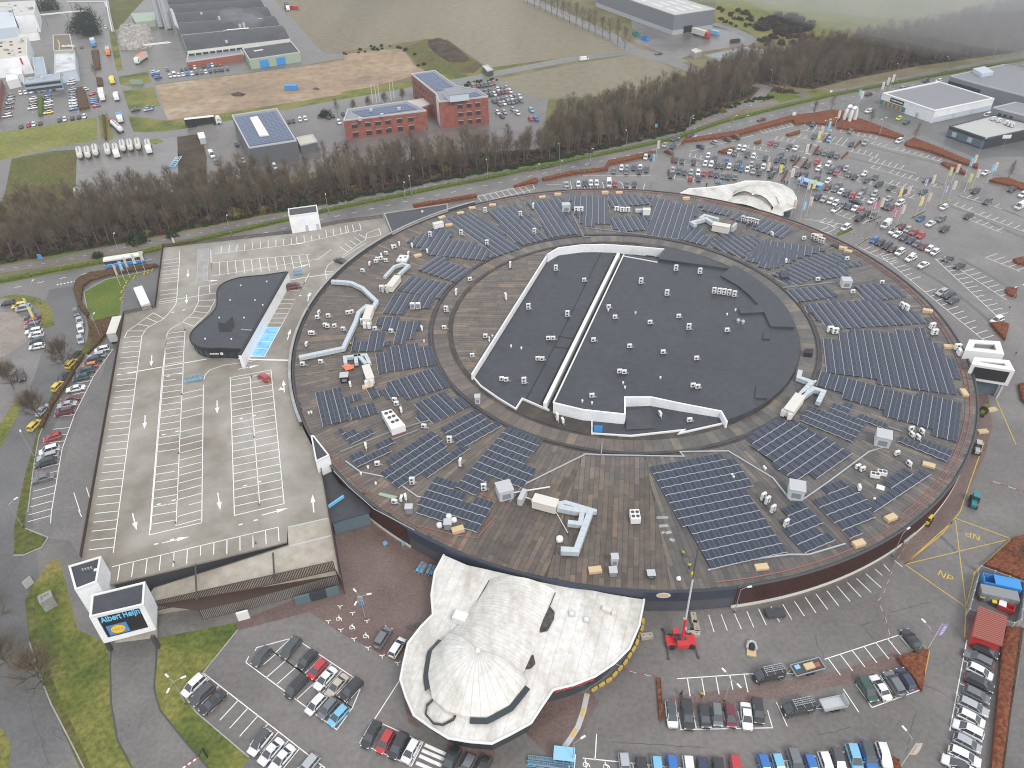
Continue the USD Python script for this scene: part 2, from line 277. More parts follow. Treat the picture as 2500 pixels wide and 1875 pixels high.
zone('ramp_lawn','H 380,310 500,770 690,860 705,1000 715,1250 755,1480 900,1700 560,1700 460,1500 330,1250 250,1050 190,850 160,600 200,500 320,330','lawn',5)
zone('leafy_strip',strip(pts('H 190,560 205,700 255,950 345,1200 445,1420 570,1700'),1.5),'rough_grass',5.5)
for s_,m_ in (('H 715,870 708,1000 715,1250 755,1480 880,1720','dark_grey'),('H 1008,830 1003,1000 990,1150 1030,1290 1190,1490 1390,1720','dark_grey'),('H 1530,770 1310,1045 1170,1170 1260,1300 1600,1590','concrete_grey'),('D 545,370 560,350 540,245 680,165 960,108','concrete_grey'),('H 190,850 250,1050 330,1250 460,1500 560,1700','concrete_grey'),('D 180,1659 220,1350 250,1180 310,1020 400,880 480,760 640,590','concrete_grey'),('H 165,120 310,178 270,240 150,292 88,292','concrete_grey')):struct('kerb',MB().prism(LineString(pts(s_)).buffer(.11,cap_style=2),0,.12),M[m_])
zone('lot_lawn','H 1030,820 1510,725 1530,770 1310,1045 1170,1170 1260,1300 1600,1590 1540,1700 1380,1700 1180,1480 1030,1290 990,1150','lawn',5)
zone('ramp_road','H 720,860 1010,820 1005,1000 990,1150 1030,1290 1190,1490 1390,1720 880,1720 755,1480 715,1250','asphalt',4)
zone('corner_grass','H -100,1380 0,1390 70,1500 60,1640 20,1720 -100,1720','lawn',5)
zone('far_verge','D -100,1130 0,1090 100,945 160,925 110,1050 0,1250 -100,1400','lawn',4)
zone('plaza','H 1500,730 1530,775 1990,655 I 0,790 390,990 460,840 620,660 640,300 300,60 0,-200 H 2150,0 2100,200 2180,460','brick_paving',4)
zone('tent_apron','I 1180,1420 1380,1190 1620,1170 1660,1240 1520,1500 1380,1610 1300,1540','brick_paving',4)
zone('tent_apron_south','I 690,1440 1000,1450 990,1640 690,1560','brick_paving',4)
zone('tent_apron_west','I 390,1130 480,1330 510,1400 440,1370','brick_paving',4.2)
zone('wall_apron','J 1380,310 1500,350 1650,180 1800,0 F 1960,1300 2010,1100 1980,900 1850,900','brick_paving',3)
zone('stall_path',strip(pts('J -60,1245 400,1192 700,1150 1100,1060 1420,950'),2.6),'brick_paving',3)
zone('east_road','J 2212,880 2140,1300 2080,1700 2500,1800 2500,700','asphalt',4)
zone('hedge_ground','J 2000,1659 2060,880 2100,720 2212,760 2130,1300 2080,1700','leaf_litter',5)
zone('shop_forecourt','C 1010,690 1140,660 1300,610 1650,800 1740,760 2300,600 2500,1000 1900,1010 1500,880 1230,790','asphalt_dark',3)
zone('shop_lane',strip(pts('C 1010,690 1240,770 1500,870 1750,980 2000,1080 2300,1200'),7),'asphalt',4)
look('hedge_beech',{'g':('geometry',{}),'n':('noise_texture',{'scale':1.6,'detail':6.0,'roughness':.7}),'r':('rgb_ramp',{'ramp':[(.3,(.07,.022,.012)),(.5,(.16,.055,.028)),(.7,(.27,.105,.05))]}),'p':('principled_bsdf',{'roughness':.85,'specular_ior_level':.15})},[('g.position','n.vector'),('n.fac','r.fac'),('r.color','p.base_color')])
look('hedge_green',{'g':('geometry',{}),'n':('noise_texture',{'scale':1.3,'detail':6.0,'roughness':.7}),'r':('rgb_ramp',{'ramp':[(.3,(.03,.05,.012)),(.5,(.085,.115,.022)),(.7,(.15,.18,.045))]}),'p':('principled_bsdf',{'roughness':.85,'specular_ior_level':.15})},[('g.position','n.vector'),('n.fac','r.fac'),('r.color','p.base_color')])
look('hedge_brown',{'g':('geometry',{}),'n':('noise_texture',{'scale':1.4,'detail':6.0,'roughness':.7}),'r':('rgb_ramp',{'ramp':[(.3,(.045,.028,.018)),(.5,(.09,.055,.032)),(.7,(.14,.095,.05))]}),'p':('principled_bsdf',{'roughness':.85,'specular_ior_level':.15})},[('g.position','n.vector'),('n.fac','r.fac'),('r.color','p.base_color')])
def hedge_mesh(poly,h,seed=0,step=.55,rough=.28):
 """a clipped block with a rounded shoulder, its skin broken into leaf-clump bumps"""
 poly=poly.buffer(0);mb=MB()
 for g in getattr(poly,'geoms',[poly]):
  if g.geom_type!='Polygon' or g.area<.3:continue
  g=g.simplify(.05).segmentize(step)
  x0,y0,x1,y1=g.bounds
  xs,ys=np.meshgrid(np.arange(x0,x1,step),np.arange(y0,y1,step))
  q=np.c_[xs.ravel(),ys.ravel()]+np.random.default_rng(seed).uniform(-.18,.18,(xs.size,2))
  q=q[shapely.contains_xy(g.buffer(-.22),q[:,0],q[:,1])]
  edge=np.array(g.exterior.coords)[:-1]
  allp=np.vstack([edge,q]);from scipy.spatial import Delaunay
  if len(allp)<4:continue
  d=Delaunay(allp);cen=allp[d.simplices].mean(1)
  f=d.simplices[shapely.contains_xy(g,cen[:,0],cen[:,1])]
  a=allp[f];flip=((a[:,1,0]-a[:,0,0])*(a[:,2,1]-a[:,0,1])-(a[:,1,1]-a[:,0,1])*(a[:,2,0]-a[:,0,0]))<0
  f[flip]=f[flip][:,::-1]
  n=len(edge);z=np.r_[np.full(n,h*.82),np.full(len(q),h)]
  z=z+(meshkit.noise(np.c_[allp*1.9,np.full(len(allp),seed+.5)],seed)-.5)*2*rough+np.random.default_rng(seed+1).uniform(-.1,.1,len(allp))
  mb.add(np.c_[allp,z],f)
  lo=np.c_[edge,np.zeros(n)];i=np.arange(n);j=(i+1)%n
  mid=np.c_[edge+np.random.default_rng(seed+2).uniform(-.12,.12,(n,2)),np.full(n,h*.42)]
  w=np.vstack([lo,mid,np.c_[edge,z[:n]]])
  mb.add(w,np.vstack([np.stack([i,j,j+n,i+n],1),np.stack([i+n,j+n,j+2*n,i+2*n],1)]))
 return mb
def hedge(name,poly,h,mat,label,group=None,seed=0,step=.55):
 p=poly if hasattr(poly,'geom_type') else Polygon(pts(poly,h*.8)).buffer(0)
 mb=hedge_mesh(p,h,seed,step)
 if mb.n:tag(struct(name,mb,M[mat],label,kind=None),label,'hedge',group)
hs=[('J 2005,1659 2075,870 2110,735 2190,760 2130,1200 2070,1659',1.2,'hedge_beech','long rust brown beech hedge beside the column of parked cars and the east road'),
 ('J 1400,940 1600,890 1560,1155',1.0,'hedge_beech','triangular rust brown hedge by the purple flag'),
 ('J 1950,350 2070,250 2140,180 2260,150 2260,460',1.1,'hedge_beech','rust brown hedge behind the walled waste compound'),
 ('I 2035,1080 2060,1080 2080,1340 2055,1345',.7,'hedge_beech','thin patchy rust hedge at the end of the white car row near the crane'),
 ('J 1330,1560 1400,1600 1440,1690 1400,1690',.7,'hedge_beech','small rust hedge corner under the beige flag'),
 ('C 10,920 30,905 340,870 730,765 850,745 850,725 700,745 360,840 30,890',1.2,'hedge_beech','long rust brown hedge between the main road and the car park'),
 ('C 725,765 740,745 980,705 1060,712 1040,740 1000,800 850,785 740,790',1.0,'hedge_beech','broad rust brown hedge bed with bare saplings by the white arched sculpture'),
 ('C 1005,815 1040,755 1130,755 1240,790 1440,870 1390,885 1250,850 1080,825',1.0,'hedge_beech','broad rust brown hedge bed in front of the white arched sculpture'),
 ('C 1445,915 1500,885 1640,935 1790,1000 1920,1055 1915,1075 1840,1050 1620,970 1460,930',1.1,'hedge_beech','long rust brown hedge strip along the shop lane'),
 ('C 1680,1045 1700,1035 1780,1060 1840,1105 1830,1115 1740,1080',.9,'hedge_beech','small rust brown hedge below the lane strip'),
 ('C 1990,1155 2030,1140 2110,1140 2300,1210 2290,1240 2120,1185',1.0,'hedge_beech','rust brown hedge around the bare multi stem tree'),
 ('F 2000,440 2060,430 2118,450 2095,545 2060,510',1.0,'hedge_beech','rust brown hedge triangle beside the white car near the portal'),
 ('F 2095,215 2170,210 2165,270 2110,255',.9,'hedge_beech','small rust brown hedge at the end of a stall median'),
 ('F 2145,30 2250,10 2250,70 2170,55',.9,'hedge_beech','rust hedge block at the upper end of a stall median'),
 ('F 2180,830 2260,815 2260,980 2200,930',1.0,'hedge_beech','rust hedge block beside the white portal'),
 ('B 1115,1190 1260,1140 1275,1150 1265,1165 1120,1196',1.2,'hedge_beech','low rust brown hedge wedge beside the empty bays'),
 ('B 1300,1140 1500,1095 1700,1075 1725,1030 2030,965 2030,985 1730,1050 1720,1085 1510,1110 1310,1150',1.2,'hedge_beech','rust brown hedge along the road beside the black car'),
 ('C 245,970 350,940 355,955 290,980',.9,'hedge_beech','rust hedge wedge at the end of the first stall row'),
 ('C 683,860 775,835 770,850 700,870',.9,'hedge_beech','rust hedge wedge on the empty bays'),
 ('C 478,910 525,897 520,915 490,920',.8,'hedge_beech','small rust hedge tip beside the red car'),
 ('n 985,740 1090,590 1110,610 1000,755',.8,'hedge_beech','rust hedge bar beside the four dark cars'),
 ('n 590,965 730,800 750,815 610,970',.8,'hedge_beech','rust hedge bar by the blank white signboard'),
 ('n 750,1000 880,835 900,845 770,1010',.8,'hedge_beech','rust hedge bar in front of the black car'),
 ('n 860,690 950,560 970,575 880,700',.7,'hedge_beech','rust hedge bar beside the white sedan'),
 ('n 1775,625 1900,480 1920,500 1790,632',.7,'hedge_beech','rust hedge bar beside the silver pickup'),
 ('n 1530,825 1650,705 1670,720 1545,830',.7,'hedge_beech','rust hedge bar at the end of the four dark cars'),
 ('n 1190,490 1300,360 1325,370 1210,500',.8,'hedge_beech','rust hedge bar beside the bright blue car'),
 ('n 375,1260 490,1060 510,1070 400,1270',.8,'hedge_beech','rust hedge bar behind the yellow flag'),
 ('m 250,1195 240,1060 270,1050 280,1190',.8,'hedge_beech','rust hedge stub by the two way entrance'),
 ('m 305,900 320,800 350,805 340,910',.8,'hedge_beech','rust hedge stub at the lamp near the entrance'),
 ('B 470,1310 870,1245 880,1256 480,1322',1.2,'hedge_beech','dark rust hedge beside the deck ramp and the road'),
 ('D 480,170 560,120 700,95 1000,60 1020,72 700,130 590,160 530,200 520,290 570,370 560,400 500,330 470,230',1.0,'hedge_brown','curved brown hedge around the flag lawn'),
 ('D 570,440 740,392 770,400 640,560 560,640 600,540',.8,'hedge_brown','brown shrub bed between the lawn and the parked cars'),
 ('D 500,690 540,640 440,810 340,960 270,1110 250,1100 330,930',.9,'hedge_brown','thin brown hedge along the row of parked cars')]
for i,(poly,h,mt,lab) in enumerate(hs):hedge('hedge',poly,h,mt,lab,seed=i)
hl=offset(mainroad,6.0)
hedge('hedge',LineString(hl).buffer(.9,cap_style=2),1.0,'hedge_green','very long clipped green hedge between the main road and the cycle path',seed=60,step=.7)
REG['r']=(1500,530,.18083)
# ================================================================ the round mall
mall=thing('round_mall','huge circular shopping building with brown felt roof and dark red walls','shopping centre')
def arcpts(r,a0,a1,z,step=1.0):
 n=max(2,int(abs(a1-a0)/step)+1);a=np.radians(np.linspace(a0,a1,n))
 return np.c_[CEN[0]+r*np.cos(a),CEN[1]+r*np.sin(a),np.full(n,z)]
def arcwall(a0,a1,r,z0,z1,step=1.0,th=.25):
 lo,hi=arcpts(r,a0,a1,z0,step),arcpts(r,a0,a1,z1,step)
 li,hi2=arcpts(r-th,a0,a1,z0,step),arcpts(r-th,a0,a1,z1,step)
 n=len(lo);i=np.arange(n-1);mb=MB()
 mb.add(np.vstack([lo,hi,hi2,li]),np.vstack([np.stack([i,i+1,i+1+n,i+n],1),np.stack([i+n,i+n+1,i+2*n+1,i+2*n],1),np.stack([i+2*n,i+2*n+1,i+3*n+1,i+3*n],1)]))
 mb.add([lo[0],hi[0],hi2[0],li[0]],[[0,1,2,3]]);mb.add([lo[-1],hi[-1],hi2[-1],li[-1]],[[3,2,1,0]])
 return mb
def corrugated(a0,a1,r,z0,z1):
 """trapezoid sheet: ribs 35 cm apart standing 8 cm proud"""
 n=int(math.radians(a1-a0)*r/.35);V,F=[],[]
 for k in range(n):
  for t,d in ((0,0),(.4,0),(.5,.08),(.9,.08)):
   a=math.radians(a0+(a1-a0)*(k+t)/n);V.append((CEN[0]+(r+d)*math.cos(a),CEN[1]+(r+d)*math.sin(a)))
 a=math.radians(a1);V.append((CEN[0]+r*math.cos(a),CEN[1]+r*math.sin(a)))
 V=np.array(V);m_=len(V);i=np.arange(m_-1)
 return MB().add(np.vstack([np.c_[V,np.full(m_,z0)],np.c_[V,np.full(m_,z1)]]),np.stack([i,i+1,i+1+m_,i+m_],1))
wall_mb=arcwall(-180,180,RO-.15,0,ZR-.02,1.5);obj('wall',wall_mb,M['dark_grey'],mall)
a=-83.5
while a<75:obj('cladding_panel',corrugated(a,min(a+4,75)-.06,RO,.75,ZR+.05),M['dark_red_steel'],mall);a+=4
a=-150
while a<-126:obj('cladding_panel',corrugated(a,a+3.94,RO,.75,ZR+.05),M['dark_red_steel'],mall);a+=4
obj('plinth',arcwall(-83.5,75,RO+.16,0,.72,1,.3),M['off_white'],mall);obj('plinth',arcwall(-150,-126,RO+.16,0,.72,1,.3),M['off_white'],mall)
obj('fascia',arcwall(-126,-83.4,RO+.35,3.7,ZR+.22,.7,.5),M['navy'],mall,label='navy blue fascia band above the white canopy')
obj('lower_wall',arcwall(-126,-83.4,RO+.02,.4,3.68,.7,.2),M['navy_wall'],mall)
obj('coping',arcwall(-83.3,234.0,RO+.22,ZR+.06,ZR+.2,1,.4),M['dark_grey'],mall)
roof_hole=disc(RI-.5)
struct_roof=MB().sheet(disc(RO+.05).difference(Point(0,0).buffer(.1)),ZR)
islands('felt_sheet_brown',[(0,(.088,.075,.067)),(.3,(.108,.092,.081)),(.6,(.126,.106,.092)),(.85,(.145,.12,.1)),(1,(.18,.14,.106))],.55,per='object',noise=(.5,(.78,.76,.74),(1.2,1.12,1.05)))
islands('felt_sheet_grey',[(0,(.086,.082,.08)),(.4,(.104,.098,.094)),(.8,(.125,.115,.108)),(1,(.165,.143,.12))],.5,per='object',noise=(.4,(.8,.8,.8),(1.18,1.12,1.06)))
mottled('felt_base',[(.035,.03,.027),(.05,.041,.034),(.1,.076,.05)],.25,(.5,.7))
obj('roof_deck',struct_roof,M['felt_base'],mall)
deck_cut=Polygon(pts('A 1050,1590 1860,1505 B 0,1435 280,1400 340,1480 250,1535 120,1659 D 2000,380 1905,640 1935,940 2010,1150 2000,1200 1500,1200',ZD))
srng=random.Random(3);sheets=[]
def lay(region,ang,width,lmin,lmax,grey):
 """parallel felt sheets along the direction ang over the region"""
 ca,sa=math.cos(ang),math.sin(ang);c=np.array(region.centroid.coords[0])
 R_=shapely.affinity.rotate(region,-math.degrees(ang),origin=(0,0))
 x0,y0,x1,y1=R_.bounds;y=y0
 while y<y1:
  x=x0-srng.uniform(0,lmax)
  while x<x1:
   L=srng.uniform(lmin,lmax);s=sbox(x+.03,y+.045,x+L-.03,y+width-.045)
   if R_.intersects(s):
    g=R_.intersection(s)
    if g.area>.4 and g.geom_type=='Polygon':
     sheets.append((shapely.affinity.rotate(g,math.degrees(ang),origin=(0,0)),grey))
   x+=L
  y+=width
def sector(r0,r1,a0,a1):
 o=arcpts(r1,a0,a1,0)[:,:2];i=arcpts(r0,a0,a1,0)[:,:2]
 return Polygon(np.vstack([o,i[::-1]]))
SEC0=-91.3
for k in range(24):
 a0=SEC0+15*k;mid=a0+7.5;grey=-90<mid<130
 lay(sector(RG+.9,RO-.5,a0+.05,a0+14.95),math.radians(mid),1.05,3.5,8,grey)
for k in range(144):
 a0=SEC0+2.5*k
 sheets.append((sector(RI+.9,RG-.7,a0+.05,a0+2.45),-90<a0<130))
west=Polygon(pts('E 848,780 1128,998 B 1330,1640 1390,1595 1200,1580 900,1600',ZR)).union(Polygon(pts('E 848,770 B 1340,1630 1000,1590 E 600,100 600,900',ZR))).buffer(0).intersection(disc(RI-.6)).difference(Polygon(pts('E 852,775 B 1330,1659 1400,1600 E 1700,200 1300,975 1170,930 1130,995 905,850',ZR)))
for g in getattr(west,'geoms',[west]):lay(g,math.radians(-4),1.05,4,9,False)
near=sorted([k for k,s in enumerate(sheets) if s[0].area>2.0 and -118<math.degrees(math.atan2(s[0].centroid.y-CEN[1],s[0].centroid.x-CEN[0]))<-66],key=lambda k:sheets[k][0].centroid.y)[:290]
nearset=set(near);TONES=6;mbs={(g_,k_):MB() for g_ in (True,False) for k_ in range(TONES)}
for k,(g,grey) in enumerate(sheets):
 t=.010+srng.random()*.012
 if k in nearset:obj('roof_sheet',MB().prism(g,ZR+.002,ZR+t),M['felt_sheet_grey' if grey else 'felt_sheet_brown'],mall)
 else :mbs[grey,srng.choice([0,1,1,2,2,3,3,4,5])].prism(g,ZR+.002,ZR+t)
FT={False:[(.098,.084,.075),(.11,.094,.083),(.122,.103,.09),(.13,.11,.096),(.145,.12,.1),(.175,.138,.106)],True:[(.088,.084,.082),(.1,.095,.091),(.112,.105,.1),(.12,.112,.106),(.134,.122,.111),(.165,.143,.12)]}
for (g_,k_),mb in mbs.items():
 if not mb.n:continue
 c_=FT[g_][k_];nm=f"felt_{'grey' if g_ else 'brown'}_tone_{'abcdef'[k_]}";mottled(nm,[tuple(x*.8 for x in c_),c_,tuple(min(1,x*y) for x,y in zip(c_,(1.25,1.18,1.08)))],.4,(.4,.65),detail=6)
 obj('felt_sheets',mb,M[nm],mall,kind='stuff')
obj('gutter_ring',arcwall(-180,180,RG+.25,ZR+.005,ZR+.2,1.5,.5),M['dark_felt'],mall)
obj('seam_ring',arcwall(75,262,RI+.2,ZR+.005,ZR+.12,1.5,.4),M['felt_base'],mall)
ZB=9.0
HB=lambda x:ZB-2.3*np.clip((np.asarray(x)-22)/50,0,1)
def ptsr(s,dz=0.0):
 out,r=[],'N'
 for t in s.split():
  if t.isalpha():r=t;continue
  a,b=map(float,t.split(','));q=at(r,a,b,ZB+dz)
  for _ in range(3):q=at(r,a,b,float(HB(q[0]))+dz)
  out.append(q)
 return np.array(out)
def slope(mb):
 for v in mb.v:k=v[:,2]>ZR+.6;v[k,2]+=HB(v[k,0])-ZB
 return mb
def densify(P):return P.segmentize(4.0)
left_poly=Polygon(pts('E 870,795 B 1370,1640 1420,1610 2060,1640 E 2000,15 1850,-20 1760,15 1285,970 1172,925 1130,990 905,845',ZR+.3)).buffer(0)
obj('inner_roof',MB().prism(left_poly,ZR+.03,ZR+.3),M['dark_felt'],mall)
right_poly=Polygon(np.vstack([ptsr('E 1372,955 r 0,790 130,500 590,565 680,600 1530,700 1600,720'),arcpts(RI+.6,33,-66,0)[:,:2],ptsr('F 300,1080 265,1010 0,960 E 2000,920 1830,920 1830,1030 1560,1000')])).buffer(0)
obj('inner_roof',slope(MB().prism(right_poly.intersection(sbox(-50,-50,22,400)),ZR+.03,ZB).prism(right_poly.intersection(sbox(22,-50,72,400)),ZR+.03,ZB).prism(right_poly.intersection(sbox(72,-50,200,400)),ZR+.03,ZB)),M['dark_felt'],mall)
def parapet(s,z0,z1,th=.35,zref=None,closed=False):
 p=pts(s,z1 if zref is None else zref);return MB().prism(LineString(p).buffer(th/2,cap_style=2,join_style=2),z0,z1)
obj('west_parapet',parapet('E 848,772 1335,0',ZR+.05,ZR+1.9,.4),M['white_panel'],mall)
obj('north_parapet',parapet('E 1335,0 B 1405,1592 1560,1572 1700,1570 1900,1583 2085,1600',ZR+.05,ZR+2.9,.4),M['white_panel'],mall)
obj('front_parapet',parapet('E 848,776 905,845 1020,925 1130,992 1172,926 1290,977 1345,1000',ZR+.02,ZR+.55,.3),M['white'],mall)
obj('slot_wall',parapet('E 1318,980 1790,12',ZR+.05,ZR+2.0,.9,ZR+1.0),M['white_panel'],mall)
rw='E 1825,2 1372,955'
obj('roof_edge',parapet(rw,ZB,ZB+.2,.35),M['white'],mall)
obj('roof_edge',slope(parapet('r 130,500 590,565',ZB,ZB+.2,.3)),M['white'],mall)
wall_line=ptsr('E 1372,957 1560,1002 1832,1032');obj('front_wall',slope(MB().prism(LineString(wall_line).buffer(.2,cap_style=2),ZR+.02,ZB+.12)),M['white_panel'],mall)
wl2=ptsr('E 1832,1032 1832,921 2000,921 F 0,961 265,1012 302,1080');obj('front_wall',slope(MB().prism(LineString(wl2).buffer(.2,cap_style=2,join_style=2),ZR+.02,ZB+.12)),M['white_panel'],mall)
terr=Polygon(pts('E 1620,1150 1870,1166 2212,1128 F 0,1150 160,1115 302,1082 150,1000 0,965 E 2000,950 1840,960 1840,1040 1620,1070',ZR)).buffer(0)
obj('terrace_floor',MB().prism(terr,ZR+.02,ZR+.06),M['dark_felt'],mall)
obj('terrace_edge',parapet('E 1620,1070 1620,1150 1870,1166 2212,1128 F 0,1148 160,1112 300,1080',ZR+.02,ZR+.45,.3),M['white'],mall)
obj('blue_door',MB().prism(LineString(pts('E 1632,1147 1685,1150',ZR)).buffer(.1,cap_style=2),ZR+.1,ZR+2.0),M['container_blue'],mall)
obj('sloped_roof',MB().add([*[np.r_[p,ZR+2.2] for p in pts('E 1840,1010 1985,990',ZR+2.2)],*[np.r_[p,ZR+.3] for p in pts('E 2030,1120 1840,1130',ZR+.3)]],[[0,3,2,1]]),M['dark_felt'],mall)
box_poly=Polygon(ptsr('r 590,560 680,412 1010,470 1350,590 1530,690',.8)).buffer(0);obj('raised_roof',slope(MB().prism(box_poly,ZR+.03,ZB+.8)),M['dark_felt'],mall)
arc2=Polygon(np.vstack([ptsr('r 1440,792 1680,930 1830,1060 1945,1180 1690,1225 1700,1300 2020,1280 2110,1470 F 590,465 735,470',.6),arcpts(RI+.3,-2,36,0)[:,:2]])).buffer(0)
obj('raised_roof',slope(MB().prism(arc2,ZR+.031,ZB+.62)),M['dark_felt'],mall)
for s in ('F 540,500 582,508 578,548 532,545','F 492,845 560,895 560,930 482,925','F 645,105 700,106 705,150 650,150'):
 obj('roof_hatch',slope(MB().prism(Polygon(ptsr(s,.3)).convex_hull,ZB-.2,ZB+.35)),M['dark_felt'],mall)
obj('roof_seam',MB().prism(LineString(pts('E 1675,0 1405,545 1200,930',ZR+.3)).buffer(.12),ZR+.3,ZR+.38),M['black'],mall)
obj('roof_seam',MB().prism(LineString(pts('E 1410,530 1500,545',ZR+.3)).buffer(.1),ZR+.3,ZR+.38),M['black'],mall);obj('roof_seam',MB().prism(LineString(pts('E 1380,597 1470,608',ZR+.3)).buffer(.1),ZR+.3,ZR+.38),M['black'],mall)
for s in ('E 640,0 1030,-60 B 1000,1659',):pass
obj('skylight_hatch',MB().prism(Polygon(pts('F 803,608 860,610 855,640 800,637',ZR+1.2)),ZR+.02,ZR+1.2),M['black'],mall)
for s in ('E -40,1395 60,1500 220,1640 I 480,130',):obj('rim_pipe',MB().tube(np.c_[pts(s,ZR+.3),np.full(4,ZR+.3)],.09,4),M['galvanised'],mall)
for rr,a0,a1 in ((RO-1.6,-86,70),(RO-2.6,-60,62),(RO-1.4,-146,-118),(RO-1.5,70,122)):
 obj('rim_cable',MB().tube(arcpts(rr,a0,a1,ZR+.1,1.5)+np.c_[np.zeros((len(arcpts(rr,a0,a1,0,1.5)),2)),nrng.uniform(0,.05,len(arcpts(rr,a0,a1,0,1.5)))],.11,4),M['tile_red'],mall)
for s in ('E 640,1450 1060,1600','J 880,-30 1140,240','F 800,1540 920,1640','I 500,100 740,160 880,180 1000,40','E 0,1310 0,1340'):
 q_=pts(s,ZR+.1);obj('rim_cable',MB().tube(np.c_[q_,np.full(len(q_),ZR+.12)],.12,4),M['tile_red'],mall)
for s in ('E 0,1270 340,1135 700,1030','E 1165,1500 1185,1480 1580,1285 1680,1290 2212,1300 F 0,1270 310,1265 600,1440 710,1580 780,1585 960,1460 1215,1270 1310,1240','E 1680,1290 1685,1210','E 1090,1595 1165,1500','F 0,620 10,560','J 180,385 440,320 700,285 830,285 1065,215','F 660,215 1000,180','B 1480,1350 1565,1520 1615,1520','B 1530,1455 1900,1500 2212,1540','E 35,1330 130,1400 330,1440 500,1560 520,1560','F 1430,1140 1340,1110','E 275,1215 340,1190 500,1130'):
 q_=pts(s,ZR+.25);obj('cable_tray',MB().prism(LineString(q_).buffer(.14,cap_style=2,join_style=2),ZR+.08,ZR+.28),M['galvanised' if len(q_)>3 else 'mid_grey'],mall)
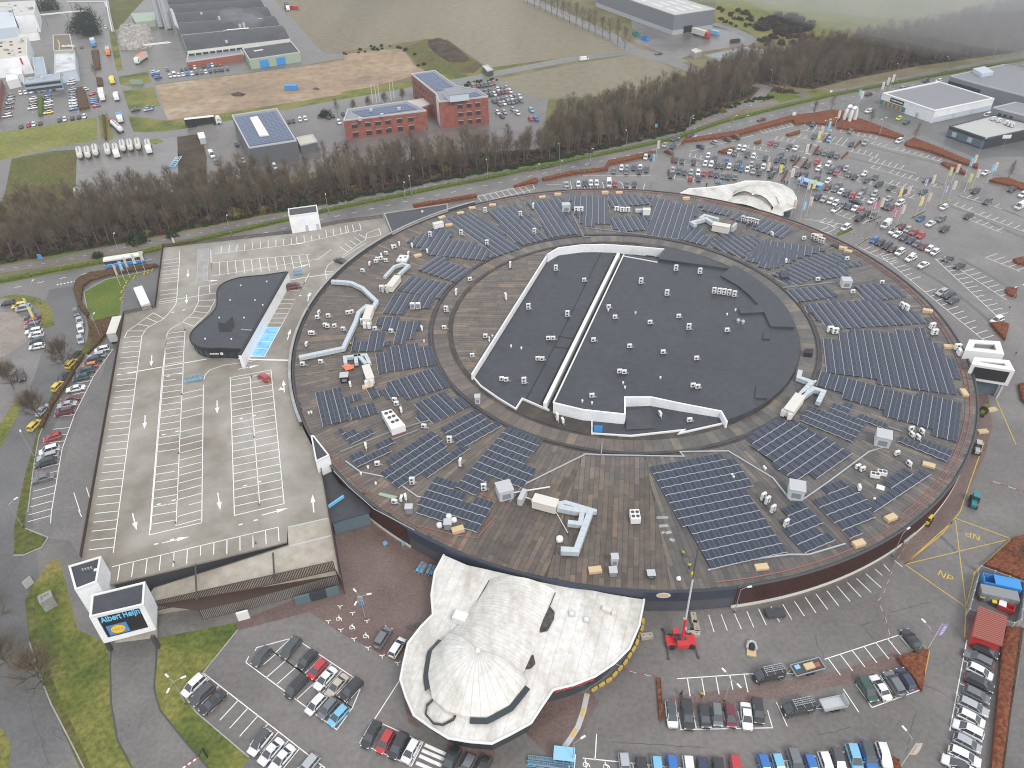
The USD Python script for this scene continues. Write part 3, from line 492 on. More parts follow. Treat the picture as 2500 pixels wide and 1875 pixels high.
solar=[
 ('E 500,100 738,182 848,97 635,20','solar array beside the two fan condenser table on the brown roof'),
 ('E 365,232 640,287 718,185 460,135','solar array beside the cream air handler with silver ducts'),
 ('E 275,378 408,387 440,318 575,340 600,285 345,262','stepped solar array above the twin white fan units'),
 ('E 240,417 382,417 382,445 515,442 515,472 467,475 466,540 413,542 412,577 360,577 372,482 280,482 280,450 240,448','small jagged solar array below the twin white fan units'),
 ('E 85,555 190,558 190,520 292,518 287,548 335,548 330,580 282,580 280,620 78,628','small stepped solar array at the foot of the long silver duct'),
 ('E 230,655 325,640 322,612 572,580 607,712 247,767','solar array beside the orange tarpaulin and its ducts'),
 ('E 185,880 320,845 318,808 605,722 695,852 440,925 425,890 312,920 303,892 195,915','long stepped solar array above the six fan chiller'),
 ('E 470,960 668,880 715,930 762,922 830,978 592,1090 572,1050 515,1078 487,1045 530,1030','solar array between the six fan chiller and the gutter ring'),
 ('E 650,1130 850,998 1035,1108 800,1240 765,1218','wedge solar array along the gutter ring near the dark roof corner'),
 ('E 295,1305 560,1135 648,1190 625,1210 705,1275 795,1225 810,1240 560,1440 500,1400 385,1500 250,1408 330,1360','large ragged solar array below the six fan chiller'),
 ('E 745,1490 1065,1135 1290,1220 1165,1370 1240,1385 1150,1505 960,1435 855,1545','tall solar array beside the sloping cable tray on the brown roof'),
 ('E 515,1575 615,1455 735,1495 725,1540 850,1590 865,1565 990,1612 I 960,5 855,135 800,118 830,85 690,40 580,35 500,15','solar array beside the white bags and pallet near the canopy'),
 ('E 10,1140 65,1130 95,1155 190,1120 222,1150 70,1225','small solar array by the pipe near the deck corner'),
 ('E 65,1295 120,1275 150,1300 250,1255 215,1215 320,1180 348,1205 300,1240 328,1270 110,1370','small stepped solar array below the sloping pipe near the deck corner'),
 ('E 50,985 210,945 242,1010 90,1060','small square solar array beside the six fan chiller'),
 ('Z 680,845 725,835 745,855 775,848 778,860 750,868 755,900 705,918','solar array next to the parking deck edge below the black box'),
 ('B 430,1550 540,1505 640,1545 560,1495 640,1465 735,1505 690,1535 840,1555 995,1640 900,1670 600,1640 510,1590','ragged solar array beside the rooftop plumbing cluster'),
 ('B 695,1410 840,1365 1085,1500 1030,1530 1165,1585 1030,1640 890,1555','long diagonal solar array below the stacked pallets'),
 ('B 960,1350 1120,1315 1240,1390 1190,1400 1300,1450 1280,1490 1340,1530 1170,1575 1080,1510','long diagonal solar array with two fan units in its gaps'),
 ('B 1185,1300 1430,1268 1465,1330 1490,1400 1530,1500 1360,1525 1260,1350','solar array beside the grey blue cube and sloping white pipe'),
 ('B 1475,1255 1700,1260 1720,1350 1745,1430 1570,1455 1500,1340','solar array around two fan units beyond the grey blue cube'),
 ('B 1735,1255 1990,1260 1995,1310 1735,1335','wide low solar array above three fan units and an air handler'),
 ('B 1750,1395 1985,1375 1985,1475 1755,1480','square solar array below three fan units and an air handler'),
 ('B 1980,1508 2200,1535 2310,1335 2090,1290 2015,1265','tall solar array between the white air handler and the cream ducts'),
 ('C 130,1310 340,1355 300,1385 150,1350','small solar array behind the cream ducts'),
 ('r 855,290 1210,380 1295,265 1220,240 1260,190 1010,130','solar array below the cream ducts'),
 ('r 1290,390 1720,540 2010,320 1850,250 1640,300 1690,240 1430,170','solar array below the five fan units in a row'),
 ('C 320,1410 430,1440 640,1525 740,1470 380,1360','solar array between the five fan units and the white canopy'),
 ('C 430,1640 600,1720 760,1659 950,1600 560,1545','solar array below the single fan unit near the canopy'),
 ('F 425,30 575,97 620,80 770,-10 520,-60','narrow solar array beside the sloping gutter pipe'),
 ('F 600,125 680,190 780,190 1060,40 1050,0 880,0','solar array next to the single fan unit on the far roof'),
 ('F 860,140 900,165 1130,130 1000,120 1155,60 1050,45','small ragged solar array beside the white satellite pipework'),
 ('F 690,235 760,305 1015,272 945,200','small solar array below the grey blue cube with a bent pipe'),
 ('F 1135,200 1200,305 1455,275 1380,200 1225,190','solar array near the rim above the twin fan units'),
 ('F 800,345 985,485 1610,440 1350,310 1150,290 960,300','broad solar array left of twin fan units near the rim'.replace('left of','beside the')),
 ('F 925,560 945,765 1280,805 1290,840 1780,905 1755,805 1805,795 1775,690 1705,680 1695,620 1650,605 1620,545 1565,540 1560,490 1395,485 1390,500 1130,490 1025,505 1025,555','largest solar array, facing the white portal boxes'),
 ('F 880,835 1395,1050 1645,1125 1635,1165 1765,1205 1810,965 1560,905 1420,900 915,765','long solar array between the white zigzag duct and the rim'),
 ('F 760,1065 1100,1205 1205,1070 1325,1115 1345,1085 1165,1015 1150,1060 1080,1040 1110,985 985,945 950,1010 835,970','ragged solar array beside the white zigzag duct'),
 ('F 440,1205 755,1470 835,1400 885,1440 1090,1280 745,1075 690,1085 655,1070','square solar array with two small gaps inside the ring'),
 ('F 1395,1200 1705,1330 1755,1260 1570,1190 1540,1215 1420,1165','narrow solar array beside four white fan units near the rim'),
 ('F 1340,1480 1390,1520 1230,1640 1250,1659 1610,1420 1560,1385 1525,1430 1465,1390','narrow solar array along the rim beside the notched pallet'),
 ('F 870,1605 J 1060,130 1105,178 1165,80 1240,45 F 1190,1580 1050,1462 935,1505 980,1575','solar array between red cable and the pallet near the rim'),
 ('J 670,10 690,120 805,275 1005,190 940,170 790,85 880,65 790,-45','small stepped solar array beside three white fan units'),
 ('E 1985,1362 J 210,378 670,275 540,40 500,35 F 415,1495 465,1482 400,1400 360,1310 290,1310 265,1285 0,1325','great wavy solar array beside the grey felt and the crane'),
]
SU,SV=1.04,2.15
def panel_mesh(x,y,ang,tl,z,W=.98,L=2.02):
 """a framed module: pale frame, dark cells 4 mm proud of it, tilted about its long axis"""
 cf,cc=MB(),MB();T=rotm([0,1,0],tl)
 return cf.box((x,y,z),(W,L,.035),ang,T),cc.box((x,y,z+.012),(W-.07,L-.07,.035),ang,T)
n_panels=0
for s,lab in solar:
 p=pts(s,ZR+.35);poly=Polygon(p).buffer(0)
 best=max(range(len(p)),key=lambda i:np.linalg.norm(p[(i+1)%len(p)]-p[i])*(abs((p[(i+1)%len(p)]-p[i])[0])/(np.linalg.norm(p[(i+1)%len(p)]-p[i])+1e-9))**3)
 e=p[(best+1)%len(p)]-p[best];ang=math.atan2(e[1],e[0]);ang=(ang+math.pi/2)%math.pi-math.pi/2
 c=np.array(poly.centroid.coords[0]);R_=shapely.affinity.rotate(poly,-math.degrees(ang),origin=tuple(c));x0,y0,x1,y1=R_.bounds
 dist=np.hypot(*c);small=dist>185
 t=thing('solar_array',lab,'solar panels',(c[0],c[1],ZR),ang,'solar arrays on the round roof')
 fr,ce=MB(),MB();n=0;cells=[]
 for i in range(int((x1-x0)/SU)+1):
  for j in range(int((y1-y0)/SV)+1):
   x,y=x0+(i+.5)*SU,y0+(j+.5)*SV
   if R_.buffer(.3).contains(Point(x,y)):cells.append((i,j,x-c[0],y-c[1]))
 for i,j,x,y in cells:
  tl=math.radians(9)*(1 if i%2 else -1)
  f_,c_=panel_mesh(x,y,0,tl,.36)
  if small or n>=290:fr.add(*f_.get());ce.add(*c_.get())
  else :
   pn=obj('panel',f_,M['solar_frame'],t);obj('cells',c_,M['solar_cell'],pn)
  n+=1
 n_panels+=n
 if fr.n:obj('panel_frames',fr,M['solar_frame'],t,kind='stuff');obj('panel_cells',ce,M['solar_cell'],t,kind='stuff')
 rails=MB();front=c[1]<128
 for i in range(0,0 if front else int((x1-x0)/SU)+1,2):
  ys=[y for a_,b_,x,y in cells if a_==i]
  if ys:rails.bbox(x0+i*SU-c[0]-.035,x0+i*SU-c[0]+.035,min(ys)-1.15,max(ys)+1.15,.06,.3)
 if front:
  for i,j,x,y in cells:rails.box((x,y-SV/2,.36),(SU,.1,.03),0,rotm([0,1,0],math.radians(9)*(1 if i%2 else -1)))
 if rails.n:obj('ballast_rails',rails,M['light_grey'],t,kind='stuff')
print('panels',n_panels,'sheets',len(sheets))
# ================================================================ parking deck
deck_poly=Polygon(pts('A 1052,1592 1870,1502 B 0,1436 285,1400 330,1490 D 2000,380 1905,640 1935,940 2010,1165 2060,1340 H 2115,50 1850,105 1845,205 700,480 520,315 D 800,385 1000,345',ZD)).buffer(0).difference(disc(RO+.6))
deck=thing('parking_deck','pale concrete rooftop parking deck with painted bays beside the round mall','parking deck')
if deck_poly.geom_type!='Polygon':deck_poly=max(deck_poly.geoms,key=lambda g:g.area)
obj('deck_slab',MB().prism(deck_poly,ZD-.45,ZD),M['concrete_deck'],deck)
obj('under_wall',MB().prism(deck_poly.buffer(-1.0).difference(deck_poly.buffer(-1.3)),0,ZD-.5),M['dark_grey'],deck)
def screen(name,line,z0,z1,label,slat=.14,gap=.3,parent=None):
 L=LineString(line);t=parent or thing(name,label,'fence')
 mb=MB();d=0;n=0
 while d<L.length:
  a_,b_=L.interpolate(d),L.interpolate(min(d+.05,L.length));an=math.atan2(b_.y-a_.y,b_.x-a_.x)
  za=z0 if np.isscalar(z0) else np.interp(d,[0,L.length],z0);zb=z1 if np.isscalar(z1) else np.interp(d,[0,L.length],z1)
  mb.box((a_.x,a_.y,(za+zb)/2),(slat,.06,zb-za),an);d+=gap
 obj('slats',mb,M['brown_steel'],t,kind='stuff')
 pl=np.array(L.segmentize(6).coords);
 for zz in (0.06,.5):
  zs=[(np.interp(L.project(Point(q)),[0,L.length],z1) if not np.isscalar(z1) else z1)-(0 if zz<.1 else (2.2 if np.isscalar(z1) else 1.0)) for q in pl]
  obj('rail',MB().tube(np.c_[pl,zs],.09,4),M['dark_grey' if zz>.1 else 'brown_steel'],t)
 return t
screen('deck_screen',pts('A 1052,1585 D 1000,348',ZD),.3,ZD+1.1,'brown steel slat screen along the deck above the white trailer')
screen('deck_screen',pts('D 1000,348 800,388',ZD),.3,ZD+1.1,'short brown slat screen across the delivery yard')
screen('deck_screen',pts('D 800,388 H 525,312',ZD),.3,ZD+1.1,'long brown slat screen between deck and west service road')
screen('deck_screen',pts('D 2060,1345 H 2190,440',ZD),.3,ZD+1.1,'brown slat screen between deck and brick plaza')
screen('deck_screen',pts('A 1056,1588 1870,1500 B 0,1432 280,1398',ZD),.3,ZD+1.0,'brown slat screen along the deck facing the main road')
arc=[p for p in arcpts(RO+.7,118,206,0,1)[:,:2]]
edge=thing('deck_parapet','curved dark concrete parapet where deck meets the round roof','parapet');obj('upstand',MB().prism(LineString(arc).buffer(.28,cap_style=2),ZD+.01,ZR+.75),M['dark_grey'],edge);obj('cap',MB().prism(LineString(arc).buffer(.34,cap_style=2),ZR+.752,ZR+.86),M['concrete_grey'],edge)
ra=np.array([np.r_[p,z] for p,z in ((at('H',2150,365,ZD),ZD),(at('H',1600,490,3.9),3.9),(at('H',1000,640,1.6),1.6),(at('H',1010,815,.3),.02))])
rb=np.array([np.r_[p,z] for p,z in ((at('H',1855,225,ZD),ZD),(at('H',1500,340,4.2),4.2),(at('H',990,500,1.9),1.9),(at('H',735,850,.3),.02))])
ramp=thing('car_ramp','sloping beige concrete ramp from deck to the road under the signs','ramp')
mb=MB()
for i in range(3):mb.add([rb[i],rb[i+1],ra[i+1],ra[i]],[[0,1,2,3]])
for i in range(3):
 for q in (ra,rb):mb.add([q[i],q[i+1],q[i+1]*[1,1,0],q[i]*[1,1,0]],[[0,1,2,3]])
obj('roadway',mb,M['concrete_ramp'],ramp)
land=Polygon(np.vstack([pts('H 1850,105 2115,50 2190,435',ZD),ra[:1,:2],rb[:1,:2]])).buffer(.02)
obj('landing',MB().prism(land,ZD-.4,ZD-.004),M['concrete_ramp'],ramp)
obj('kerb',MB().tube(rb[:3]+[0,0,.15],.15,4),M['black'],ramp)
for s in ('H 1855,110 2110,52','H 1860,232 2130,165'):obj('expansion_joint',MB().prism(LineString(pts(s,ZD)).buffer(.35 if s[3]=='5' else .15,cap_style=2),ZD-.003,ZD+.005),M['light_grey'],ramp)
gird=MB()
for s,z in (('H 1755,275 1765,450',ZD+.2),('H 1255,350 1265,580',ZD+.2)):q_=pts(s,z);gird.tube(np.c_[q_,[z,z]],.16,4)
obj('cross_beam',gird,M['dark_grey'],ramp)
near_line=np.array([ra[2][:2],ra[1][:2],ra[0][:2]])
rs=thing('ramp_screen','tall brown slat screen sloping along the ramp','fence');L=LineString(near_line);mb=MB();d=0
while d<L.length:
 q_=L.interpolate(d);k_=d/L.length;mb.box((q_.x,q_.y,(1.2+3.2*k_+4.0+2.9*k_)/2),(.17,.08,2.8-.3*k_),math.atan2(*(near_line[2]-near_line[0])[::-1]));d+=.3
obj('slats',mb,M['brown_steel'],rs,kind='stuff')
for dz in (0,2.6):obj('rail',MB().tube(np.array([[*near_line[0],1.3+dz],[*near_line[1],3.0+dz],[*near_line[2],4.5+dz]]),.12,4),M['brown_steel'],rs)
out_line=np.vstack([pts('H 1310,705 1600,640 2185,480',0)])
ws=thing('ramp_building','low strip of slatted wall with glazed doors under the ramp','building');mb=MB();L=LineString(out_line);d=0
while d<L.length:q_=L.interpolate(d);mb.box((q_.x,q_.y,1.5),(.12,.1,3.0),.3);d+=.32
obj('slats',mb,M['brown_steel'],ws,kind='stuff');back=np.array(L.offset_curve(.25).coords)
obj('wall',MB().prism(LineString(back).buffer(.12,cap_style=2),0,2.9),M['concrete_grey'],ws);obj('roof',MB().prism(Polygon(np.vstack([out_line,near_line[::-1]])).buffer(0),2.92,3.0),M['brown_steel'],ws)
for s,w_ in (('H 1905,605 1915,570',0),('H 1565,690 1600,680',0)):pass
for a_,b_,mt in ((1535,1610,'white'),(1905,2000,'glass_blue'),(2005,2100,'glass_dark'),(2105,2185,'glass_blue')):
 pa,pb=at('H',a_,712-(a_-1535)*.27,0),at('H',b_,712-(b_-1535)*.27,0);obj('door',MB().prism(LineString([pa,pb]).buffer(.2,cap_style=2),.05,2.3),M[mt],ws)
def frame_box(t,top4,zt,zb,mat='white_panel',taper=1.0,rim=.35):
 """closed volume from four roof corners down to zb, with a dark sunk roof inside a rim"""
 P=Polygon(top4);obj('shell',MB().prism(P.difference(P.buffer(-rim)),zt-.5,zt+.15),M['white'],t);obj('roof',MB().prism(P.buffer(-rim+.01),zt-.6,zt-.1),M['dark_felt'],t)
 return P
ZG=10.6
g4=pts('H 575,690 925,610 980,545 935,460 590,545',ZG);gate=thing('sign_gate','white box gate over the ramp with supermarket signs on its black front','gate')
P4=Polygon(pts('H 575,692 925,612 935,462 590,547',ZG));frame_box(gate,pts('H 575,692 925,612 935,462 590,547',ZG),ZG,3.2)
ft=pts('H 575,692 925,612',ZG);fb=pts('H 668,858 1006,771',3.4);bt=pts('H 590,547 935,462',ZG)
bb=bt+(fb-ft)
def slab(q,th,mat,name,t,label=None):
 q=np.asarray(q,float);n=np.cross(q[1]-q[0],q[3]-q[0]);n/=np.linalg.norm(n);v=np.vstack([q,q-n*th])
 return obj(name,MB().add(v,[[0,1,2,3],[7,6,5,4],[0,4,5,1],[1,5,6,2],[2,6,7,3],[3,7,4,0]]),M[mat],t,label=label)
F_=[np.r_[fb[0],3.4],np.r_[fb[1],3.4],np.r_[ft[1],ZG],np.r_[ft[0],ZG]]
slab([np.r_[fb[1],3.4],np.r_[bb[1],3.4],np.r_[bt[1],ZG],np.r_[ft[1],ZG]],.3,'white_panel','side_wall',gate);slab([np.r_[bb[0],3.4],np.r_[fb[0],3.4],np.r_[ft[0],ZG],np.r_[bt[0],ZG]],.3,'white_panel','side_wall',gate)
slab([np.r_[bb[1],3.4],np.r_[bb[0],3.4],np.r_[bt[0],ZG],np.r_[bt[1],ZG]],.3,'white_panel','rear_wall',gate)
F_=np.array(F_);ex,ey=F_[1]-F_[0],F_[3]-F_[0];wF,hF=np.linalg.norm(ex),np.linalg.norm(ey);ux,uy=ex/wF,ey/hF;nF=np.cross(ux,uy);nF/=np.linalg.norm(nF)
def on_front(x0,y0,x1,y1,out):return np.array([F_[0]+ux*x+uy*y+nF*out for x,y in ((x0,y0),(x1,y0),(x1,y1),(x0,y1))])
rimw=1.0
for q in ((0,0,wF,rimw),(0,hF-.55,wF,hF),(0,rimw,rimw,hF-.55),(wF-rimw,rimw,wF,hF-.55)):slab(on_front(*q,.0),.3,'white_panel','front_frame',gate)
slab(on_front(rimw,rimw,wF-rimw,hF-.55,-.2),.1,'black','sign_panel',gate)
def on_plane(mesh,o,ux,uy,n):
 v=np.asarray(mesh.vertices);return (o+np.outer(v[:,0],ux)+np.outer(v[:,1],uy)+np.outer(v[:,2],n),mesh.faces)
tx=meshkit.text_mesh('Albert Heijn',1.25,.12,bold=True);w_=tx.bounds[1,0];tx.apply_scale([(wF-2*rimw-.5)/w_,1,1])
obj('lettering',on_plane(tx,F_[0]+ux*(rimw+.25)+uy*(hF-2.15)+nF*-.2,ux,uy,nF),M['ah_blue'],gate,label='light blue supermarket lettering')
lx,ly=rimw+.5,rimw+.35;sq=2.5
slab(on_front(lx,ly,lx+3.3,ly+sq,-.12),.08,'blue_sign','logo_panel',gate)
def disc_on(cx,cy,r,out,mat,name,sx=1.0):
 a_=np.linspace(0,2*np.pi,33)[:-1];c0=F_[0]+ux*cx+uy*cy+nF*out;v=np.vstack([c0,c0+np.outer(np.cos(a_)*r*sx,ux)+np.outer(np.sin(a_)*r,uy)])
 obj(name,MB().add(v,[[0,1+k,1+(k+1)%32] for k in range(32)]),M[mat],gate)
disc_on(lx+1.65,ly+1.25,1.15,-.115,'red','logo_ring',1.15);disc_on(lx+1.65,ly+1.25,1.03,-.11,'yellow_sign','logo_disc',1.15)
for ch,dx_,mt in (('L',.68,'blue_sign'),('i',1.2,'red'),('D',1.5,'blue_sign'),('L',2.2,'blue_sign')):
 obj('lettering',on_plane(meshkit.text_mesh(ch,.58,.03,bold=False),F_[0]+ux*(lx+dx_)+uy*(ly+.97)+nF*-.107,ux,uy,nF),M[mt],gate)
for s in ('H 715,900','H 1020,885'):p_=pts(s,0)[0];obj('post',MB().bbox(p_[0]-.3,p_[0]+.3,p_[1]-.3,p_[1]+.3,0,3.6),M['dark_grey'],gate)
tw=pts('H 440,362 650,296 692,370 680,440 485,518',ZG);tower=thing('stair_tower','white panelled stair tower with angled roof beside the sign gate','stair tower')
tower_top=pts('H 440,362 652,298 625,462 483,518',ZG);frame_box(tower,tower_top,ZG,0)
obj('wall',MB().prism(Polygon(tower_top).difference(Polygon(tower_top).buffer(-.3)),.2,ZG-.5),M['white_panel'],tower);obj('skylight',MB().prism(Polygon(pts('H 605,380 632,375 630,388 603,393',ZG)).convex_hull,ZG-.1,ZG+.1),M['white'],tower)
for k in range(4):p_=at('H',535+18*k,388-4*k,ZG);obj('vent',MB().cyl((*p_,ZG-.1),.15,.5,8),M['galvanised'],tower)
nt=pts('A 1858,1388 2040,1360 2062,1470 1878,1500',5.5);ntop=pts('A 1857,1388 2043,1360',11.7);nbot=pts('A 1880,1500 2066,1474',ZD)
nw=thing('stair_tower','white box stair tower on the deck edge facing the main road','stair tower');dpt=(pts('A 1870,1440',11.7)[0]-ntop[0])*1.0
dv=np.array([-(nbot[1]-nbot[0])[1],(nbot[1]-nbot[0])[0]]);dv=dv/np.linalg.norm(dv)*6.0
Pn=Polygon([nbot[0],nbot[1],nbot[1]+dv,nbot[0]+dv]);frame_box(nw,list(Pn.exterior.coords)[:4],11.6,0);obj('wall',MB().prism(Pn.difference(Pn.buffer(-.3)),.2,11.1),M['white_panel'],nw)
dirn_=(nbot[1]-nbot[0])/np.linalg.norm(nbot[1]-nbot[0])
for d in (5.0,8.6):c_=nbot[0]+dirn_*d;obj('door',MB().box((*c_,ZD+1.15),(1.0,.12,2.1),math.atan2(dirn_[1],dirn_[0])),M['light_grey'],nw)
st=pts('D 2000,1170 2110,1300 2035,1345',9.0);sm=thing('wedge_tower','white wedge shaped tower between deck corner and round roof','stair tower');Ps=Polygon(pts('D 1998,1168 2018,1168 2118,1295 2030,1338',8.8));frame_box(sm,list(Ps.exterior.coords)[:4],8.8,0,rim=.3);obj('wall',MB().prism(Ps.difference(Ps.buffer(-.25)),3.2,8.3),M['white_panel'],sm)
br=thing('entrance_bridge','low dark flat roof with glazed front between the deck and the mall','building');Pb=Polygon(pts('D 2062,1350 2130,1400 E 0,1480 160,1580 200,1659 H 2212,60 2130,90 2100,40',4.2)).buffer(0);obj('roof',MB().prism(Pb,4.0,4.2),M['dark_felt'],br);obj('glazing',MB().prism(Pb.buffer(-.4).difference(Pb.buffer(-.6)),.1,4.0),M['glass_blue'],br);obj('sign',MB().prism(LineString(pts('D 2110,1640 2212,1570',4.0)).buffer(.15,cap_style=2),3.2,4.9),M['ah_blue'],br)
ZP=9.0
from scipy.interpolate import splprep,splev
pv_line=pts('D 1560,612 1400,605 1275,590 1225,565 1215,520 1260,465 1340,410 1385,350 1398,300 1386,250 1400,215 1450,185 1550,150 1700,135 1840,115',ZP)
tck,_=splprep(pv_line[1:13].T,s=1.0);cur=np.array(splev(np.linspace(0,1,60),tck)).T
pv_poly=Polygon(np.vstack([pv_line[:1],cur,pv_line[13:]])).buffer(0)
pav=thing('deck_pavilion','black roofed pavilion with wavy outline and glazed front on the deck','pavilion')
obj('roof',MB().prism(pv_poly,ZP-.5,ZP),M['dark_felt'],pav);obj('roof_rim',MB().prism(pv_poly.buffer(.15).difference(pv_poly.buffer(-.15)),ZP-.6,ZP+.12),M['black'],pav)
obj('facade',MB().prism(pv_poly.buffer(-.45).difference(pv_poly.buffer(-.6)),ZD+.05,ZP-.5),M['glass_dark'],pav)
fl=LineString(np.array(pv_poly.buffer(-.4).exterior.coords));d=0;mull=MB()
while d<fl.length:q_=fl.interpolate(d);mull.box((q_.x,q_.y,(ZD+ZP)/2),(.12,.12,ZP-ZD-.2));d+=2.2
obj('mullions',mull,M['black'],pav,kind='stuff')
wl=pts('D 1541,652 1846,116',ZP+.4);wdir=(wl[1]-wl[0])/np.linalg.norm(wl[1]-wl[0])
obj('side_wall',MB().prism(LineString(np.vstack([wl[0],wl[1]])).buffer(.35,cap_style=2),ZD+.01,ZP+.4),M['white_panel'],pav);obj('wall_cap',MB().prism(LineString(wl).buffer(.45,cap_style=2),ZP+.402,ZP+.55),M['black'],pav)
obj('roof_louvre',MB().add([np.r_[at('D',1405,455,ZP),ZP+.9],np.r_[at('D',1455,465,ZP),ZP+.9],np.r_[at('D',1500,415,ZP),ZP+.9],np.r_[at('D',1508,470,ZP),ZP+.01],np.r_[at('D',1485,503,ZP),ZP+.01],np.r_[at('D',1412,503,ZP),ZP+.01]],[[0,5,1,1],[1,5,4,4],[1,4,3,3],[1,3,2,2]]),M['black'],pav)
for a_,b_ in ((1480,300),(1640,300),(1715,180),(1410,412),(1570,412),(1320,548),(1488,550),(1548,205),(1690,330)):p_=at('D',a_,b_,ZP);obj('roof_vent',MB().cyl((*p_,ZP+.001),.22,.3,8),M['white'],pav)
obj('skylight',MB().prism(LineString(pts('D 1550,487 1620,492',ZP)).buffer(.25,cap_style=2),ZP+.001,ZP+.15),M['mid_grey'],pav)
e_=pts('D 1348,655 1450,660',ZD);obj('door',MB().prism(LineString(e_).buffer(.3,cap_style=2),ZD+.02,ZD+2.6),M['glass_blue'],pav)
sgn=trimesh.util.concatenate([trimesh.creation.box((.28,.42,.08),trimesh.transformations.translation_matrix((.2+k*.4,.25,.04))) for k in range(6)]+[trimesh.creation.cylinder(.42,.08,sections=16,transform=trimesh.transformations.translation_matrix((3.1,.25,.04)))]);v0=np.r_[at('D',1350,640,ZD+3.0),ZD+2.8]+[0,-.2,0];sgu=np.array([1,-.02,0]);obj('lettering',on_plane(sgn,v0,sgu/np.linalg.norm(sgu),np.array([0,0,1.0]),np.array([0,-1.0,0])),M['off_white'],pav)
M['patchy_panel']=M['white_panel']
struct_=thing('roof_strip','raised pale concrete strip lying on the deck','slab');obj('slab',MB().prism(Polygon(pts('A 1275,1605 1340,1600 D 1335,175 1268,180',ZD)),ZD+.01,ZD+.25),M['concrete_grey'],struct_);obj('edge',MB().prism(Polygon(pts('A 1275,1605 1340,1600 D 1335,175 1268,180',ZD)).buffer(.12).difference(Polygon(pts('A 1275,1605 1340,1600 D 1335,175 1268,180',ZD))),ZD+.009,ZD+.2),M['light_grey'],struct_)
tr=thing('triangular_roof','dark flat triangular roof wedged between deck and round roof','roof');Pt=Polygon(pts('B 285,1380 690,1318 695,1372 560,1420 430,1475 340,1515',ZR)).buffer(0).difference(disc(RO+.2));obj('felt',MB().prism(Pt,ZR-.4,ZR+.3),M['dark_felt'],tr);obj('coping',MB().prism(Pt.buffer(.12).difference(Pt.buffer(-.25)),ZR-.5,ZR+.55),M['concrete_grey'],tr);obj('dome_vent',MB().cyl((*at('B',530,1368,ZR),ZR+.3),.4,.4,10),M['white'],tr)
def lathe_grid(rows,mat,name,t,smooth=True):
 """rows: list of equal-length point lists -> a skin"""
 n=len(rows[0]);V=np.vstack(rows);i,j=np.meshgrid(np.arange(len(rows)-1),np.arange(n-1),indexing='ij')
 f=np.stack([i*n+j,i*n+j+1,(i+1)*n+j+1,(i+1)*n+j],-1).reshape(-1,4)
 return obj(name,MB().add(V,f),M[mat],t,smooth=smooth)
def resample(p,n):
 p=np.asarray(p,float);d=np.r_[0,np.cumsum(np.linalg.norm(np.diff(p,axis=0),axis=1))];return np.array([np.interp(np.linspace(0,d[-1],n),d,p[:,k]) for k in range(p.shape[1])]).T
plain('seam',(.46,.445,.41),.6)
